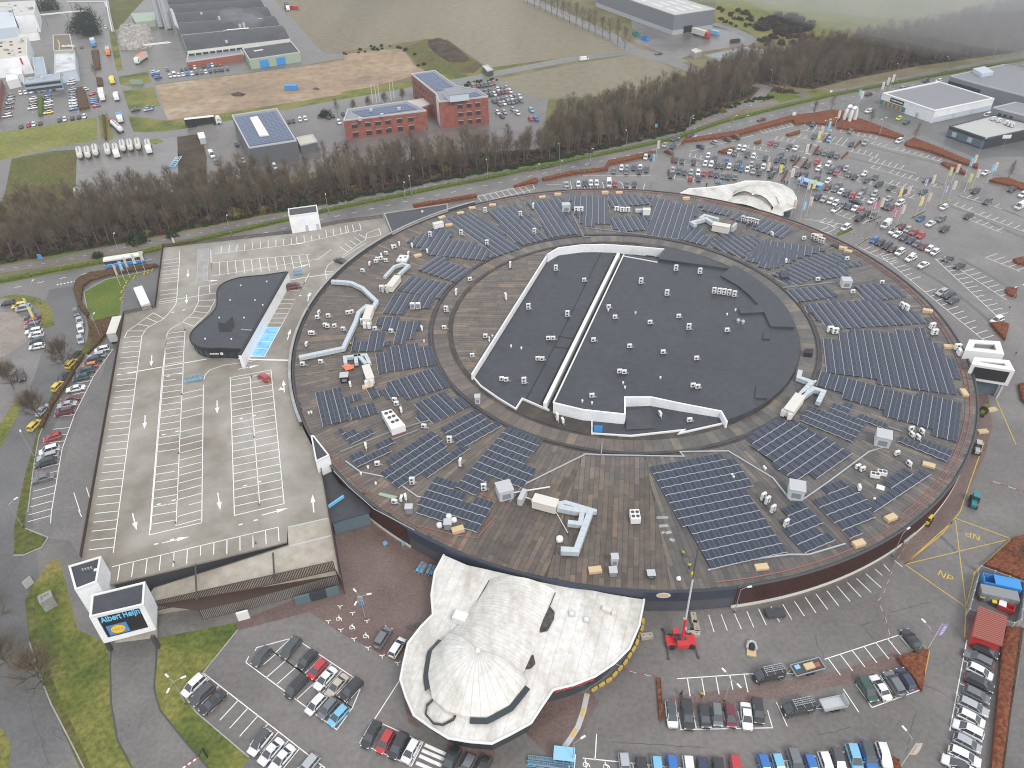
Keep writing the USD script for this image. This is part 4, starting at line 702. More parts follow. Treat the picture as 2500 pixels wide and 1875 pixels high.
def canopy(label,eave,ze,root,zr,apex,za,vault_l,vault_r,zv,base,zbz,glaz,fascia_h=.9):
 t=thing('fabric_canopy',label,'canopy')
 ep=eave;n_=120
 E_=resample(np.c_[ep,np.full(len(ep),ze)],n_)
 P=Polygon(np.vstack([ep,root[::-1]])).buffer(0).segmentize(1.2);x0,y0,x1,y1=P.bounds
 gx,gy=np.meshgrid(np.arange(x0,x1,1.2),np.arange(y0,y1,1.2));q=np.c_[gx.ravel(),gy.ravel()];q=q[shapely.contains_xy(P.buffer(-.5),q[:,0],q[:,1])]
 ed=np.array(P.exterior.coords)[:-1];allp=np.vstack([ed,q])
 from scipy.spatial import Delaunay
 dl=Delaunay(allp);cen=allp[dl.simplices].mean(1);f=dl.simplices[shapely.contains_xy(P,cen[:,0],cen[:,1])]
 a_=allp[f];fl_=((a_[:,1,0]-a_[:,0,0])*(a_[:,2,1]-a_[:,0,1])-(a_[:,1,1]-a_[:,0,1])*(a_[:,2,0]-a_[:,0,0]))<0;f[fl_]=f[fl_][:,::-1]
 el=LineString(ep);dE=shapely.distance(shapely.points(allp),el)
 z=ze+np.minimum(dE,9)*.09+(meshkit.noise(np.c_[allp*.22,np.zeros(len(allp))],3)-.5)*.35*np.minimum(1,dE/3)
 obj('skirt_roof',MB().add(np.c_[allp,z],f),M['membrane'],t,smooth=True)
 d_=np.mean(ep,0)-CEN;d_/=np.linalg.norm(d_);nrm=np.array([-d_[1],d_[0]]);sm=MB()
 for o_ in np.arange(-60,60,2.1):
  c_=np.mean(ep,0)+nrm*o_;g_=LineString([c_-d_*60,c_+d_*60]).intersection(P.buffer(-.3))
  for h_ in getattr(g_,'geoms',[g_]):
   if h_.geom_type!='LineString' or h_.length<2:continue
   w_=np.array(h_.segmentize(1.0).coords)[:,:2];dz=shapely.distance(shapely.points(w_),el);zz=ze+np.minimum(dz,9)*.09+(meshkit.noise(np.c_[w_*.22,np.zeros(len(w_))],3)-.5)*.35*np.minimum(1,dz/3)
   sm.tube(np.c_[w_,zz+.005],.03,4,False)
 obj('membrane_seams',sm,M['seam'],t,kind='stuff')
 obj('eave_rim',MB().tube(np.c_[ep,np.full(len(ep),ze+.05)],.22,6),M['white'],t)
 lo=np.c_[ep*.985+np.mean(ep,0)*.015,np.full(len(ep),ze-fascia_h)];hi=np.c_[ep,np.full(len(ep),ze)];k=len(ep);i=np.arange(k-1)
 obj('fascia',MB().add(np.vstack([lo,hi]),np.stack([i,i+1,i+1+k,i+k],1)),M['membrane'],t)
 wl_=ep+(np.mean(ep,0)-ep)*.09;lo=np.c_[wl_,np.zeros(k)];hi=np.c_[wl_,np.full(k,ze)];obj('wall',MB().add(np.vstack([lo,hi]),np.stack([i,i+1,i+1+k,i+k],1)),M['glass_dark'],t)
 nL=24;rows=[]
 for s in np.linspace(0,1,26):
  l_=vault_l[0]*(1-s)+vault_l[1]*s;r_=vault_r[0]*(1-s)+vault_r[1]*s;zb_=zv[0]*(1-s)+zv[1]*s;h_=(zv[2]*(1-s)+zv[3]*s)*(1-.06*(1-abs(2*s-1)))
  u=np.linspace(0,1,nL);xy=l_+(r_-l_)*u[:,None];rows.append(np.c_[xy,zb_+h_*np.sin(np.pi*u)**.8+.05*np.sin(s*60+u*2)*np.sin(np.pi*u)])
 crest=resample([np.r_[base[0],zbz],np.r_[(base[0]+apex)/2,(zbz+za)/2+1.1],np.r_[apex,za],np.r_[(base[-1]+apex)/2,(zbz+za)/2+1.1],np.r_[base[-1],zbz]],nL)
 for k_ in range(26):w_=max(0,(k_-12)/13)**1.5;rows[k_]=rows[k_]*(1-w_)+crest*w_
 lathe_grid(rows,'membrane','vault',t);sm=MB()
 for r_ in rows[1:-1]:sm.tube(r_+[0,0,.005],.028,4,False)
 obj('vault_seams',sm,M['seam'],t,kind='stuff')
 B_=resample(np.c_[base,np.full(len(base),zbz)],41);rows=[]
 ap=np.r_[apex,za]
 for s in np.linspace(0,1,22):
  sag=1-s;rr=ap+(B_-ap)*s;rr[:,2]=zbz+(za-zbz)*(1-s)**1.0+1.3*math.sin(math.pi*s)-.45*s*np.abs(np.sin(np.linspace(0,10*math.pi,41)))*(s*(1.25-s));rows.append(rr)
 lathe_grid(rows,'membrane','dome',t);sm=MB()
 for c_ in range(0,41,2):sm.tube(np.array([r_[c_] for r_ in rows])+[0,0,.005],.03,4,False)
 obj('dome_seams',sm,M['seam'],t,kind='stuff')
 k=len(B_);i=np.arange(k-1);lo=B_*[1,1,0]+[0,0,ze]
 obj('dome_drum',MB().add(np.vstack([lo,B_]),np.stack([i,i+1,i+1+k,i+k],1)),M['membrane'],t)
 obj('finial',MB().cyl((*apex,za-.1),.5,.45,12,.3),M['white'],t)
 for (s0,s1) in glaz:
  g=B_[int(s0*40):int(s1*40)+1];out=g[:,:2]+(g[:,:2]-apex)/np.linalg.norm(g[:,:2]-apex,axis=1,keepdims=True)*.9
  obj('clerestory',MB().add(np.vstack([np.c_[out,np.full(len(g),ze+.75)],g-[0,0,.25]]),np.stack([np.arange(len(g)-1),np.arange(len(g)-1)+1,np.arange(len(g)-1)+1+len(g),np.arange(len(g)-1)+len(g)],1)),M['glass_dark'],t)
 return t
ZE=4.6
ev=pts('I 668,290 610,400 588,545 597,672 520,750 437,857 410,975 388,1090 425,1205 475,1320 580,1395 695,1467 830,1490 975,1502 1100,1440 1228,1370 1300,1260 1370,1157 1500,1125 1640,1070 1760,990 1860,890 1925,740 1955,575',ZE)
root=pts('I 668,290 820,365 985,410 1280,480 1500,520 1700,550 1955,575',ZE)
tent=canopy('large white fabric canopy with conical dome and vault at the front entrance',ev,ZE,root,ZE,at('I',885,905,9.4),9.4,(at('I',968,440,5.6),at('I',700,830,5.6)),(at('I',1385,515,5.6),at('I',1190,1050,5.6)),(5.3,5.3,2.3,3.0),pts('I 700,790 590,905 565,1060 590,1205 680,1290 800,1325 945,1330 1090,1250 1210,1100 1175,1045',6.0),6.0,((.05,.33),(.6,.93)))
for s in ('I 1350,630 1375,660 1370,700 1330,775 1290,785 1290,745 1320,690','I 1240,940 1250,985 1225,1010 1195,1015 1215,975'):
 P_=Polygon(pts(s,5.4)).buffer(.15);obj('roof_opening',MB().prism(P_,5.1,5.55),M['dark_stain'],tent)
for a_,b_ in ((1492,668),(1585,705)):p_=at('I',a_,b_,5.6);obj('smoke_vent',MB().box((*p_,5.5),(1.1,1.1,.5)),M['light_grey'],tent);obj('vent_fan',MB().cyl((*p_,5.75),.4,.06,12),M['white'],tent)
p_=at('I',775,690,6.2);obj('plant_box',MB().box((*p_,6.0),(2.4,1.8,1.6),-.4),M['white'],tent);p_=at('I',1715,640,5.8);obj('equipment',MB().box((*p_,5.7),(1.6,.8,.8),-.5).box((p_[0]+1.2,p_[1]-.5,5.5),(.8,.6,.5)),M['off_white'],tent)
pool=Polygon(pts('I 600,1215 560,1255 550,1310 600,1370 660,1380 730,1345 748,1310 690,1260 640,1225',5.3));obj('patch_seam',MB().prism(pool.buffer(.12).difference(pool.buffer(-.12)),5.0,5.42),M['dark_stain'],tent)
for s,wd in (('I 960,450 880,590 830,700 790,770',.09),('I 1385,530 1340,640',.08)):q_=pts(s,5.6);obj('valley_seam',MB().tube(np.c_[q_,np.full(len(q_),5.55)],wd,5),M['dark_stain'],tent)
red_band=pts('I 1378,1165 1500,1130 1640,1080',ZE-.4);
for k in range(6):
 a0_,a1_=(k+.08)/6,(k+.8)/6;L_=LineString(red_band);q_=[L_.interpolate(a0_,normalized=True),L_.interpolate(a1_,normalized=True)];obj('red_letter_panel',MB().prism(LineString([(p.x,p.y) for p in q_]).buffer(.12,cap_style=2),ZE-.85,ZE-.1),M['red'],tent)
ZE2=4.6
ev2=pts('C 0,1245 60,1215 200,1205 350,1185 420,1165 500,1165 580,1170 660,1190 720,1225 748,1270 745,1320 720,1340 660,1360 662,1385',ZE2)
an2=[math.degrees(math.atan2(*(at('C',*q,ZE2)-CEN)[::-1])) for q in ((0,1245),(662,1385))];root2=arcpts(RO+.1,an2[0],an2[1],0,2)[:,:2];vr=lambda f:root2[int(f*(len(root2)-1))]
tent2=canopy('white fabric canopy with rounded dome at the far entrance by the car park',ev2,ZE2,root2,ZE2,at('C',470,1248,8.2),8.2,(vr(.5),at('C',380,1230,5.6)),(vr(.93),at('C',600,1300,5.6)),(5.3,5.3,1.4,2.2),pts('C 340,1255 370,1215 440,1190 510,1190 570,1215 610,1255 635,1310 600,1330',6.2),6.2,((.1,.45),(.5,.85)),.7)
# ================================================================ painted markings: thin sheets just above the surface they lie on
def marks(name,lines,z,mat='worn_paint',w=.16):
 mb=MB();polys=[]
 for s in lines:
  ww=w
  if isinstance(s,tuple):s,ww=s
  q=pts(s,z) if isinstance(s,str) else s
  polys.append(LineString(q).buffer(ww/2,cap_style=2,join_style=2))
 for g in polys:mb.sheet(g,z)
 return struct(name,mb,M[mat])
def bays(base,first,pitch,z,wear=0.0,line=True):
 """stall lines every PITCH metres along BASE, each running as the stroke FIRST does"""
 q=pts(base,z);f=pts(first,z);v=f[1]-f[0];L=LineString(q);out=[]
 d=(L.project(Point(f[0]))%pitch)
 while d<=L.length+.01:
  p=np.array(L.interpolate(d).coords[0])
  if rng.random()>=wear:out.append(np.array([p,p+v*(1 if rng.random()>wear else rng.uniform(.5,.9))]))
  d+=pitch
 return out+([q] if line else [])
z=ZD+.006;PK=2.47
dl=[]
for b in (('D 912,527 H 728,275','D 912,527 797,537'),('D 1155,25 1135,310','D 1140,250 1030,265'),('D 1072,512 H 968,130','D 1072,512 1190,496'),('D 1308,840 H 1297,75','D 1308,905 1168,937'),('D 1742,745 1827,1605','D 1742,765 1482,812'),('D 1960,180 1805,470','D 1905,262 1810,262'),('H 720,365 1790,110','H 770,355 755,455')):dl+=bays(*b,PK,z,.03)
for b in (('D 1355,57 2000,0','D 1410,50 1415,135'),('A 1380,1632 1900,1570','A 1420,1625 1425,1580'),('A 1900,1570 B 120,1480','A 1960,1560 1955,1515'),('B 0,1502 140,1480','B 90,1490 80,1445'),('B 172,1535 20,1640','B 110,1577 60,1545')):dl+=bays(*b,PK,z,.05)
dl+=['D 1355,-30 1360,142 2050,32 2130,-30','D 985,378 1055,415','D 940,410 1010,438','D 885,450 960,465','D 820,495 925,495','D 1135,310 1115,345 1055,415 1000,445 940,480 912,527','D 1155,-20 1155,25','D 800,535 820,495 885,450 985,378','D 1075,510 1045,750 H 960,160 1297,82','D 1190,495 1180,650 1175,800 1160,1100 H 1132,95','D 1072,512 1100,480 1170,440 1240,380 1275,310 1280,212 1400,190','D 1175,438 1245,465','D 1210,405 1300,415','D 1245,370 1340,378','D 1265,335 1365,335','D 1270,300 1385,295','D 1245,465 1300,415 1340,375 1385,295','D 1280,268 1390,250','D 1345,200 1350,250','D 1742,745 1480,795 H 1507,35 D 1827,1605','D 1607,785 1670,1615','D 1990,120 1960,180 1700,660 1585,660','D 1685,470 1805,470','D 1650,515 1780,515','D 1640,560 1755,562','D 1615,610 1730,610','D 1310,810 1320,775 1350,745 1440,715 1640,685','D 2100,160 2090,110 2110,70 2160,40','D 2090,110 2190,120',('D 750,778 1330,675',.3),('D 1015,310 1280,268',.2),('D 1570,676 1880,684',.5),('D 1720,195 1960,150 2150,125',.25),'B 165,1545 170,1500 250,1470 265,1510 175,1530','B 10,1659 170,1560',]
marks('deck_markings',dl,z);struct('blue_bays',MB().sheet(Polygon(pts('D 1685,470 1805,470 1700,660 1585,660',ZD)),ZD+.004),M['blue_paint'])
def arrows(name,lst,z):
 for r,a,b,dx,dy,kind_ in lst:
  c=at(r,a,b,z);an=heading(r,a,b,dx,dy,z);ca,sa=math.cos(an),math.sin(an)
  sh=[(-2.6,-.12),(.3,-.12),(.3,-.5),(2.6,0),(.3,.5),(.3,.12),(-2.6,.12)]
  mb=MB().sheet(Polygon([(c[0]+x*ca-y*sa,c[1]+x*sa+y*ca) for x,y in sh]),z)
  if kind_:mb.sheet(Polygon([(c[0]+x*ca-y*sa,c[1]+x*sa+y*ca) for x,y in [(-.8,kind_*.12),(-.1,kind_*1.0),(-.7,kind_*1.0),(-1.2,kind_*1.5),(-1.3,kind_*.9),(-1.5,kind_*.12)]]).buffer(0),z+.002)
  struct(name,mb,M['worn_paint'])
arrows('lane_arrow',[('D',974,685,-3,50,0),('D',931,1080,-3,50,0),('D',1396,983,0,50,0),('D',1199,292,0,40,0),('D',1208,125,0,40,0),('H',865,75,20,80,0),('D',1985,275,12,-50,0),('D',1858,517,15,-50,0),('D',1825,850,-5,-60,1),('D',2013,1603,-5,-70,0),('H',1130,192,130,-30,0),('D',1408,1590,10,70,0),('H',1770,10,110,-30,0),('D',1940,78,50,-12,0),('D',1350,173,60,-5,0),('A',1905,1568,60,-8,0),('D',1600,728,90,-18,0)],ZD+.007)
z=.031
gl=[]
for b in (('D 725,612 600,790','D 725,612 660,625'),('D 600,790 480,1030','D 560,850 470,868'),('D 480,1030 400,1250','D 455,1075 320,1090'),('D 400,1250 330,1659','D 350,1490 205,1528'),('D 330,1659 H 325,85','H 330,35 180,75'),('H 1720,885 I 75,1272','H 1830,965 1940,858'),('H 1720,885 I 75,1272','H 1830,975 1705,1085'),('H 1310,1050 2090,1659','H 1450,1195 1330,1322'),('I 250,1365 535,1492','I 275,1375 190,1530'),('J -20,1085 470,1052','J 140,1078 160,1195'),('J 930,960 1420,800','J 1265,860 1350,965'),('J 0,1412 600,1400','J 205,1412 180,1300'),('J 1235,1270 1550,1155','J 1235,1270 1130,1120'),('J 1845,835 1735,1420','J 1815,965 1870,990'),('J 500,1640 1060,1555','J 880,1585 905,1680'),('I 1560,1595 J 300,1690','I 1780,1612 1790,1690')):gl+=bays(*b,PK,z,.03)
for x0,y0,x1,y1 in ((185,675,220,785),(265,670,305,775),(350,665,395,765),(430,650,475,755),(505,635,555,740),(585,620,640,720),(660,605,720,705),(735,585,800,682),(805,560,875,662),(875,540,950,640),(945,520,1020,615),(1010,490,1095,588),(1075,465,1165,560),(1135,440,1230,530),(1195,410,1295,500),(1255,380,1300,420),(1310,350,1350,395),(1380,325,1430,365),(100,680,130,785),(25,688,45,795),(620,1235,690,1390),(1050,1150,1150,1300)):gl.append(f'J {x0},{y0} {x1},{y1}')
gl+=['H 1580,980 1600,940','H 1640,905 1650,885 1890,820 I 145,1115 80,1272 0,1385 H 2165,1412 1580,980','I 205,1372 390,1085','I 125,1497 200,1370 250,1365','I 125,1497 460,1645 535,1492',('I 545,1510 680,1570',.55),('I 527,1545 670,1605',.55),('I 510,1580 655,1645',.55),('I 490,1625 640,1690',.55),'I 1650,1440 1640,1610','I 1515,1570 1505,1670','I 700,1560 670,1659','D 475,1535 515,1659','D 555,1500 580,1580','H 505,0 525,45','J 1420,800 1400,810']
marks('bay_markings',gl,z)
yl=[('J 1445,350 1775,55 2130,185 1895,400 1840,625 1445,350',.2),('J 1445,350 2130,185',.16),('J 1770,55 1840,625',.16),('J 1840,625 1830,820',.2),('F 2030,925 2160,1225',.2),('F 1955,1210 1800,1659 J 1690,150 1445,350',.18),('J 1605,910 1555,1155',.15),('J 1560,860 1605,910',.12)]
marks('yellow_markings',yl,z+.001,'worn_yellow')
for r,a,b,dx,dy,txt in (('J',1650,415,60,30,'NP'),('J',1935,170,-55,-20,'NP')):
 tm=meshkit.text_mesh(txt,1.5,.004);an=heading(r,a,b,dx,dy);o=at(r,a,b);v=np.asarray(tm.vertices);ca,sa=math.cos(an),math.sin(an)
 v=v*[1,1,1];struct('ground_lettering',(np.c_[o[0]+v[:,0]*ca-v[:,1]*sa,o[1]+v[:,0]*sa+v[:,1]*ca,v[:,2]+z],tm.faces),M['worn_yellow'])
rl=[]
for b in (('n 30,355 620,215','n 30,355 -45,300'),('n 740,200 1230,275','n 810,215 845,160'),('n 1400,310 2212,470','n 1510,330 1560,270'),('n 600,420 930,475','n 700,435 755,380'),('n 760,300 1010,330','n 830,385 900,320'),('n 1310,545 1640,610','n 1310,545 1435,415'),('n 210,470 600,540','n 430,575 480,505'),('n 1690,700 2212,830','n 1735,810 1800,735'),('p 10,660 690,835','p 10,660 70,605'),('p 35,755 720,945','p 35,755 95,710'),('p 20,405 1050,670','p 780,630 840,595'),('p 205,955 660,1080','p 205,955 265,905'),('p 320,1090 660,1200','p 330,1085 390,1045'),('p 900,1010 1010,1040','p 930,1000 1000,965'),('p 1210,1285 1500,1385','p 1210,1290 1280,1250'),('p 1480,1390 2212,1660','p 1750,1505 1835,1465'),('p 1420,1490 1900,1680','p 1510,1535 1610,1495'),('p 1920,960 2212,1080','p 2010,1120 2090,1085'),('p 1300,1150 1900,1340','p 1400,1180 1470,1140'),
          ('F 1290,10 1960,560','F 1555,185 1625,165'),('F 1640,30 2050,410','F 1760,315 1835,300'),('F 1800,100 2100,295','F 1910,195 1985,175'),('F 1960,20 2190,115','F 2010,45 2085,20'),('m 640,800 960,880','m 715,860 740,795'),('m 200,1215 940,1310','m 350,1250 375,1175'),('m 340,930 1000,1000','m 790,985 810,920'),('m 1780,645 2212,720','m 1900,660 1930,600'),('m 1560,800 2212,890','m 1810,840 1850,780'),('B 1440,1215 1950,1225','B 1490,1215 1480,1165'),('B 880,1262 1215,1185','B 920,1252 960,1300'),('B 1420,1130 1560,1130','B 1500,1130 1495,1125'),('o 1100,655 1750,880','o 1250,710 1350,655'),('o 960,840 1380,960','o 960,850 1080,780'),('o 980,990 1180,1050','o 980,990 1130,920'),('o 1630,1265 2212,1560','o 1830,1360 1960,1310'),('n 1210,1480 2150,1700','n 1640,1450 1710,1385'),('n 1450,1180 2212,1370','n 1460,1180 1520,1115'),('n 960,950 1560,1090','n 1010,1070 1050,1000')):rl+=bays(*b,2.5,z,.06)
rl+=['m 670,705 1200,580','m 1200,575 1900,395','n 0,575 810,720','n 1310,280 1350,300',('n 845,745 940,762',.5),('n 775,825 850,835',.5),('n 610,995 710,1015',.5),('n 540,1085 640,1100',.5),('n 1200,355 1280,370',.5),('n 1280,290 1355,305',.5),('n 1000,580 1070,590',.5),('n 1070,515 1150,525',.5),'B 885,1265 1240,1185 1250,1215 910,1300','B 1960,1180 1950,1220 1860,1215 1900,1170','B 1790,1165 1860,1210','B 1330,1185 1440,1190','B 1420,1130 2000,1130','o 720,790 1370,880',('o 1005,845 1100,880',.3),('o 1130,880 1230,940',.3)]
marks('bay_markings',rl,z)
def dashes(name,line,on,gap,w,z_,mat='worn_paint'):
 L=LineString(line);mb=MB();d=0
 while d<L.length:mb.sheet(LineString([L.interpolate(d),L.interpolate(min(L.length,d+on))]).buffer(w/2,cap_style=2),z_);d+=on+gap
 struct(name,mb,M[mat])
dashes('lane_dashes',mainroad[1:],2,4.5,.2,.022);dashes('lane_dashes',pathway[1:],1.2,3,.14,.022,'worn_paint');dashes('give_way_teeth',pts('D 365,200 610,150'),.5,.5,.6,.034)
dashes('yellow_dashes',pts('I 1400,1580 1480,1470 1530,1390 1565,1290 1590,1180'),1.6,2.2,.5,.036,'worn_yellow');struct('kerb_band',MB().sheet(strip(pts('I 1395,1590 1480,1475 1530,1395 1565,1295 1590,1180'),.9),.034),M['light_grey'])
dk=pts('I 1620,1165 1740,1090 1830,990 1900,880 1945,760 1952,690');Lk=LineString(dk)
for k in range(12):
 a_,b_=Lk.interpolate((k+.1)/12,normalized=True),Lk.interpolate((k+.6)/12,normalized=True);t=MB().prism(LineString([a_,b_]).buffer(.25),.03,.35);o_=struct('kerb_block',t,M['worn_yellow'],'yellow painted kerb block beside the white canopy',kind=None);tag(o_,'yellow painted kerb block in the arc beside the white canopy','kerb block','yellow kerb blocks beside the canopy')
for s,w_ in (('C 1210,940 1450,1000 1700,1060',.9),('C 1080,1010 1380,1090 1650,1170 1720,1195',.9),('C 1790,1260 2060,1340 2212,1400',1.0),('C 1730,1320 1900,1390 2100,1480 2212,1530',1.0),('F 1370,0 1690,190 1900,350 2010,450',1.2),('F 1800,30 2000,140 2110,210',1.0),('n 1290,1330 1600,1430 2150,1570',.8),('n 560,1225 1190,1340',.8),('m 390,1150 1330,1260',.8),('m 460,850 1100,920',.8),('m 1650,700 2150,790',.8),('p 820,930 1060,1000',.8)):
 struct('gutter_strip',MB().sheet(strip(pts(s),w_),.027),M['asphalt_dark'])
for s in ('o 1230,1060 1380,940 1500,930 1560,980 1290,1105','o 1570,1250 1830,1095 1860,1110 1640,1245','o 1730,870 1985,735 2010,765 1750,885','p 590,1465 790,1370 830,1385 620,1490','p 680,1200 880,1095 890,1110 700,1205','p 1010,1040 1210,940 1225,955 1030,1045','p 950,1305 1160,1210 1175,1220 990,1310','p 1285,1140 1460,1040 1470,1060 1310,1145','p 1335,895 1440,845 1445,855 1350,900','p 1640,975 1740,925 1745,940 1655,980','p 370,1350 540,1270 550,1285 400,1355','p 0,1520 170,1450 180,1462 10,1540','p 300,1650 420,1560 450,1570 340,1659'):
 P_=Polygon(pts(s)).buffer(0);o_=thing('planted_island',None,None);obj('kerb',MB().prism(P_.buffer(.12).difference(P_.buffer(-.1)),0,.14),M['concrete_grey'],o_);obj('soil',MB().prism(P_.buffer(-.1),0,.1),M['rough_grass'],o_);tag(o_,'narrow kerbed planting island under the banner poles','traffic island','planted islands in the car park')
for k,s in enumerate(('H 190,1230 220,1380 260,1450 290,1560 320,1640','H 330,1390 360,1450 400,1480','H 350,1400 400,1420 420,1460','J 870,800 885,870 930,950','J 1170,740 1240,715','J 1170,740 1270,860','J 880,1450 1100,1400','J 1350,660 1620,590','J 1620,500 1780,630','J 0,1520 160,1525','I 1740,1490 2200,1520','J 1520,1290 1480,1450 1460,1560','J 1670,160 1900,390','H 130,1050 180,1180','J 1580,1130 1700,1180')):
 q=pts(s);q=resample(q,14);q+=nrng.uniform(-.12,.12,q.shape);struct('asphalt_crack',MB().sheet(LineString(q).buffer(.035 if k!=12 else .35),.03),M['dark_grey' if k!=12 else 'asphalt_dark'])
# ================================================================ lamps, flags, signs
def lamp(c,arms,h=7.0):
 obj('pole',MB().tube([[0,0,0],[0,0,h]],[.09,.05],6),M['steel_pole'],c);obj('base',MB().cyl((0,0,0),.16,.5,8),M['dark_grey'],c)
 for k in range(arms):
  a_=k*2*math.pi/arms;L=1.3;o=np.array([math.cos(a_),math.sin(a_)])
  obj('arm',MB().tube([[0,0,h-.05],[*(o*L*.5),h+.22],[*(o*L),h+.3]],.035,5),M['steel_pole'],c);obj('lamp_head',MB().box((*(o*(L+.35)),h+.3),(.85,.3,.14),a_),M['white'],c)
for n_ in (1,2,3):kind_of(f'lamp{n_}',lambda c,n_=n_:lamp(c,n_))
def put_lamps(s,arms,z,rot,label,group=None,h=1.0):
 for p in pts(s,z):copy('street_lamp',protos[f'lamp{arms}'],label,'street lamp',(*p,z),rot,group,None if h==1 else h)
put_lamps('B 460,1260 950,1150 1410,1045 1840,955 C 330,790 580,550 1075,575 1385,512 1705,465 2010,365 A 775,1640 1490,1520 2115,1380',1,0,math.radians(100),'grey street lamp with short arm beside the cycle path','lamps beside the cycle path')
put_lamps('B 1270,1160 1610,1060 1415,1140 420,1280 C 60,860 425,775',1,0,math.radians(-70),'grey street lamp on the verge of the main road','lamps beside the main road')
put_lamps('D 1190,490 1170,905 1150,1283 H 1130,85 D 1618,790 1635,1180 1668,1612 H 1120,340 1645,215 D 1990,382',2,ZD,math.radians(20),'twin headed lamp standing between bays on the parking deck','lamps on the parking deck',.85)
put_lamps('H 1195,1248',3,0,.4,'three headed lamp beside the white SUV and the lawn');put_lamps('I 165,705',3,0,.2,'three headed lamp on the brick plaza with two small signs')
put_lamps('J 285,1230',2,0,-1.0,'twin headed lamp between the van with ladders and the white sedan');put_lamps('J 350,660',1,0,.2,'single lamp among the empty bays along the dark red wall');put_lamps('J 1530,915',1,0,2.0,'single lamp at the triangular hedge by the purple flag');put_lamps('J 1405,1612',1,0,2.0,'single lamp beside the beige flag and white car');put_lamps('J 1365,300',1,0,.6,'lamp leaning over the yard by the barrier tape');put_lamps('I 1495,1640',1,0,.5,'lamp beside the trolley shelter')
put_lamps('D 650,540',1,0,1.6,'lamp on the brown shrub bed by the delivery yard');put_lamps('D 260,320',1,0,1.6,'lamp at the junction near the yellow car dealer');put_lamps('D 225,1310',1,0,2.2,'lamp on the verge beside the row of parked cars');put_lamps('D 335,660',1,0,2.2,'lamp beside the bare tree at the dealer');put_lamps('H 150,110',1,0,1.0,'lamp on the grass tip of the west verge')
put_lamps('F 2120,345',2,0,.4,'twin lamp by the white car near the portal');put_lamps('C 960,870 1280,870 680,1075 1130,1240 925,880',2,0,.6,'twin lamp among the bays of the big car park','lamps in the big car park');put_lamps('m 360,800 1690,350 640,360 1465,350 F 2160,640 p 155,290 1550,600',1,0,.6,'single lamp at the edge of the big car park','edge lamps of the big car park')
FC={'y':('flag_yellow','yellow'),'l':('flag_lime','lime green'),'u':('flag_purple','purple'),'k':('flag_pink','pink'),'b':('flag_blue','blue'),'e':('flag_beige','beige'),'w':('flag_white','white')}
def flag_proto(c,k,h):
 obj('pole',MB().tube([[0,0,0],[0,0,h]],[.07,.045],6),M['off_white'],c);n=9;V=[]
 for i in range(n):
  for j in range(4):x=j/3*1.05;zz=h-.15-i/(n-1)*3.4;V.append((x,.16*math.sin(x*2.2+i*.5)*(j/3),zz))
 ii,jj=np.meshgrid(range(n-1),range(3),indexing='ij');f=np.stack([ii*4+jj,ii*4+jj+1,(ii+1)*4+jj+1,(ii+1)*4+jj],-1).reshape(-1,4)
 bn=obj('banner',MB().add(V,f),M[FC[k][0]],c,smooth=True)
 mk=MB()
 for i in range(5):mk.box((.6,-.12 if True else 0,h-.8-i*.52),(.5,.02,.3))
 obj('lettering',mk,M['flag_white' if k!='w' else 'light_grey'],bn)
for k in FC:kind_of('flag_'+k,lambda c,k=k:flag_proto(c,k,7.6))
def flags(s,where):
 r='N';cnt={}
 for t in s.split():
  if len(t)==1:r=t;continue
  xy,k=t.split('/');a_,b_=map(float,xy.split(','));p=at(r,a_,b_)
  col=FC[k][1];copy('banner_flag',protos['flag_'+k],f'{col} banner on a pale pole {where}','flag',(*p,0),math.radians(rng.uniform(-25,5)),f'{col} banners {where}')
flags('p 375,1325/y 490,1290/e 665,1450/y 775,1385/e 730,1180/u 840,1130/e 1080,1015/l 1180,970/e 1015,1270/u 1130,1215/e 1355,1110/l 1465,1045/e 1375,880/b 1430,835/e 1675,970/b 1715,945/e 5,1510/k 115,1465/e 290,1620/k 405,1565/e','along the car park drive aisles')
flags('o 45,150/e 250,190/y 447,260/w 600,380/u 720,470/e 805,460/y 478,805/e 635,830/b 748,750/e','around the far white canopy')
flags('n 1225,450/b 1025,660/y 1085,560/e 795,920/w 1410,245/e','on the cross aisle between hedge bars')
flags('C 1130,680/b 1145,690/w 1278,630/w 1312,600/w 1345,580/w','in front of the white flat roofed shop')
flags('D 775,205/e 805,178/b 838,155/e 885,132/w 935,115/e','on the lawn beside the parking deck')
flags('J 1595,890/u','at the triangular hedge near the dark sedan');flags('J 1420,1650/e','at the bottom hedge corner');flags('m 10,840/e','at the two way entrance');flags('B 2002,1105/b','beside the small parking row by the road')
flags('D 212,420/y 228,450/b 240,480/y','along the dealer row of parked cars')
def sign_post(p,h,size,mat,label,n=1,rot=0.0):
 t=thing('road_sign',label,'sign',(*p,0),rot);obj('post',MB().tube([[0,0,0],[0,0,h]],.05,5),M['steel_pole'],t);obj('plate',MB().box((0,-.07,h-size[1]/2),(size[0],.04,size[1])),M[mat],t);obj('plate_rim',MB().box((0,-.045,h-size[1]/2),(size[0]+.12,.02,size[1]+.12)),M['white'],t)
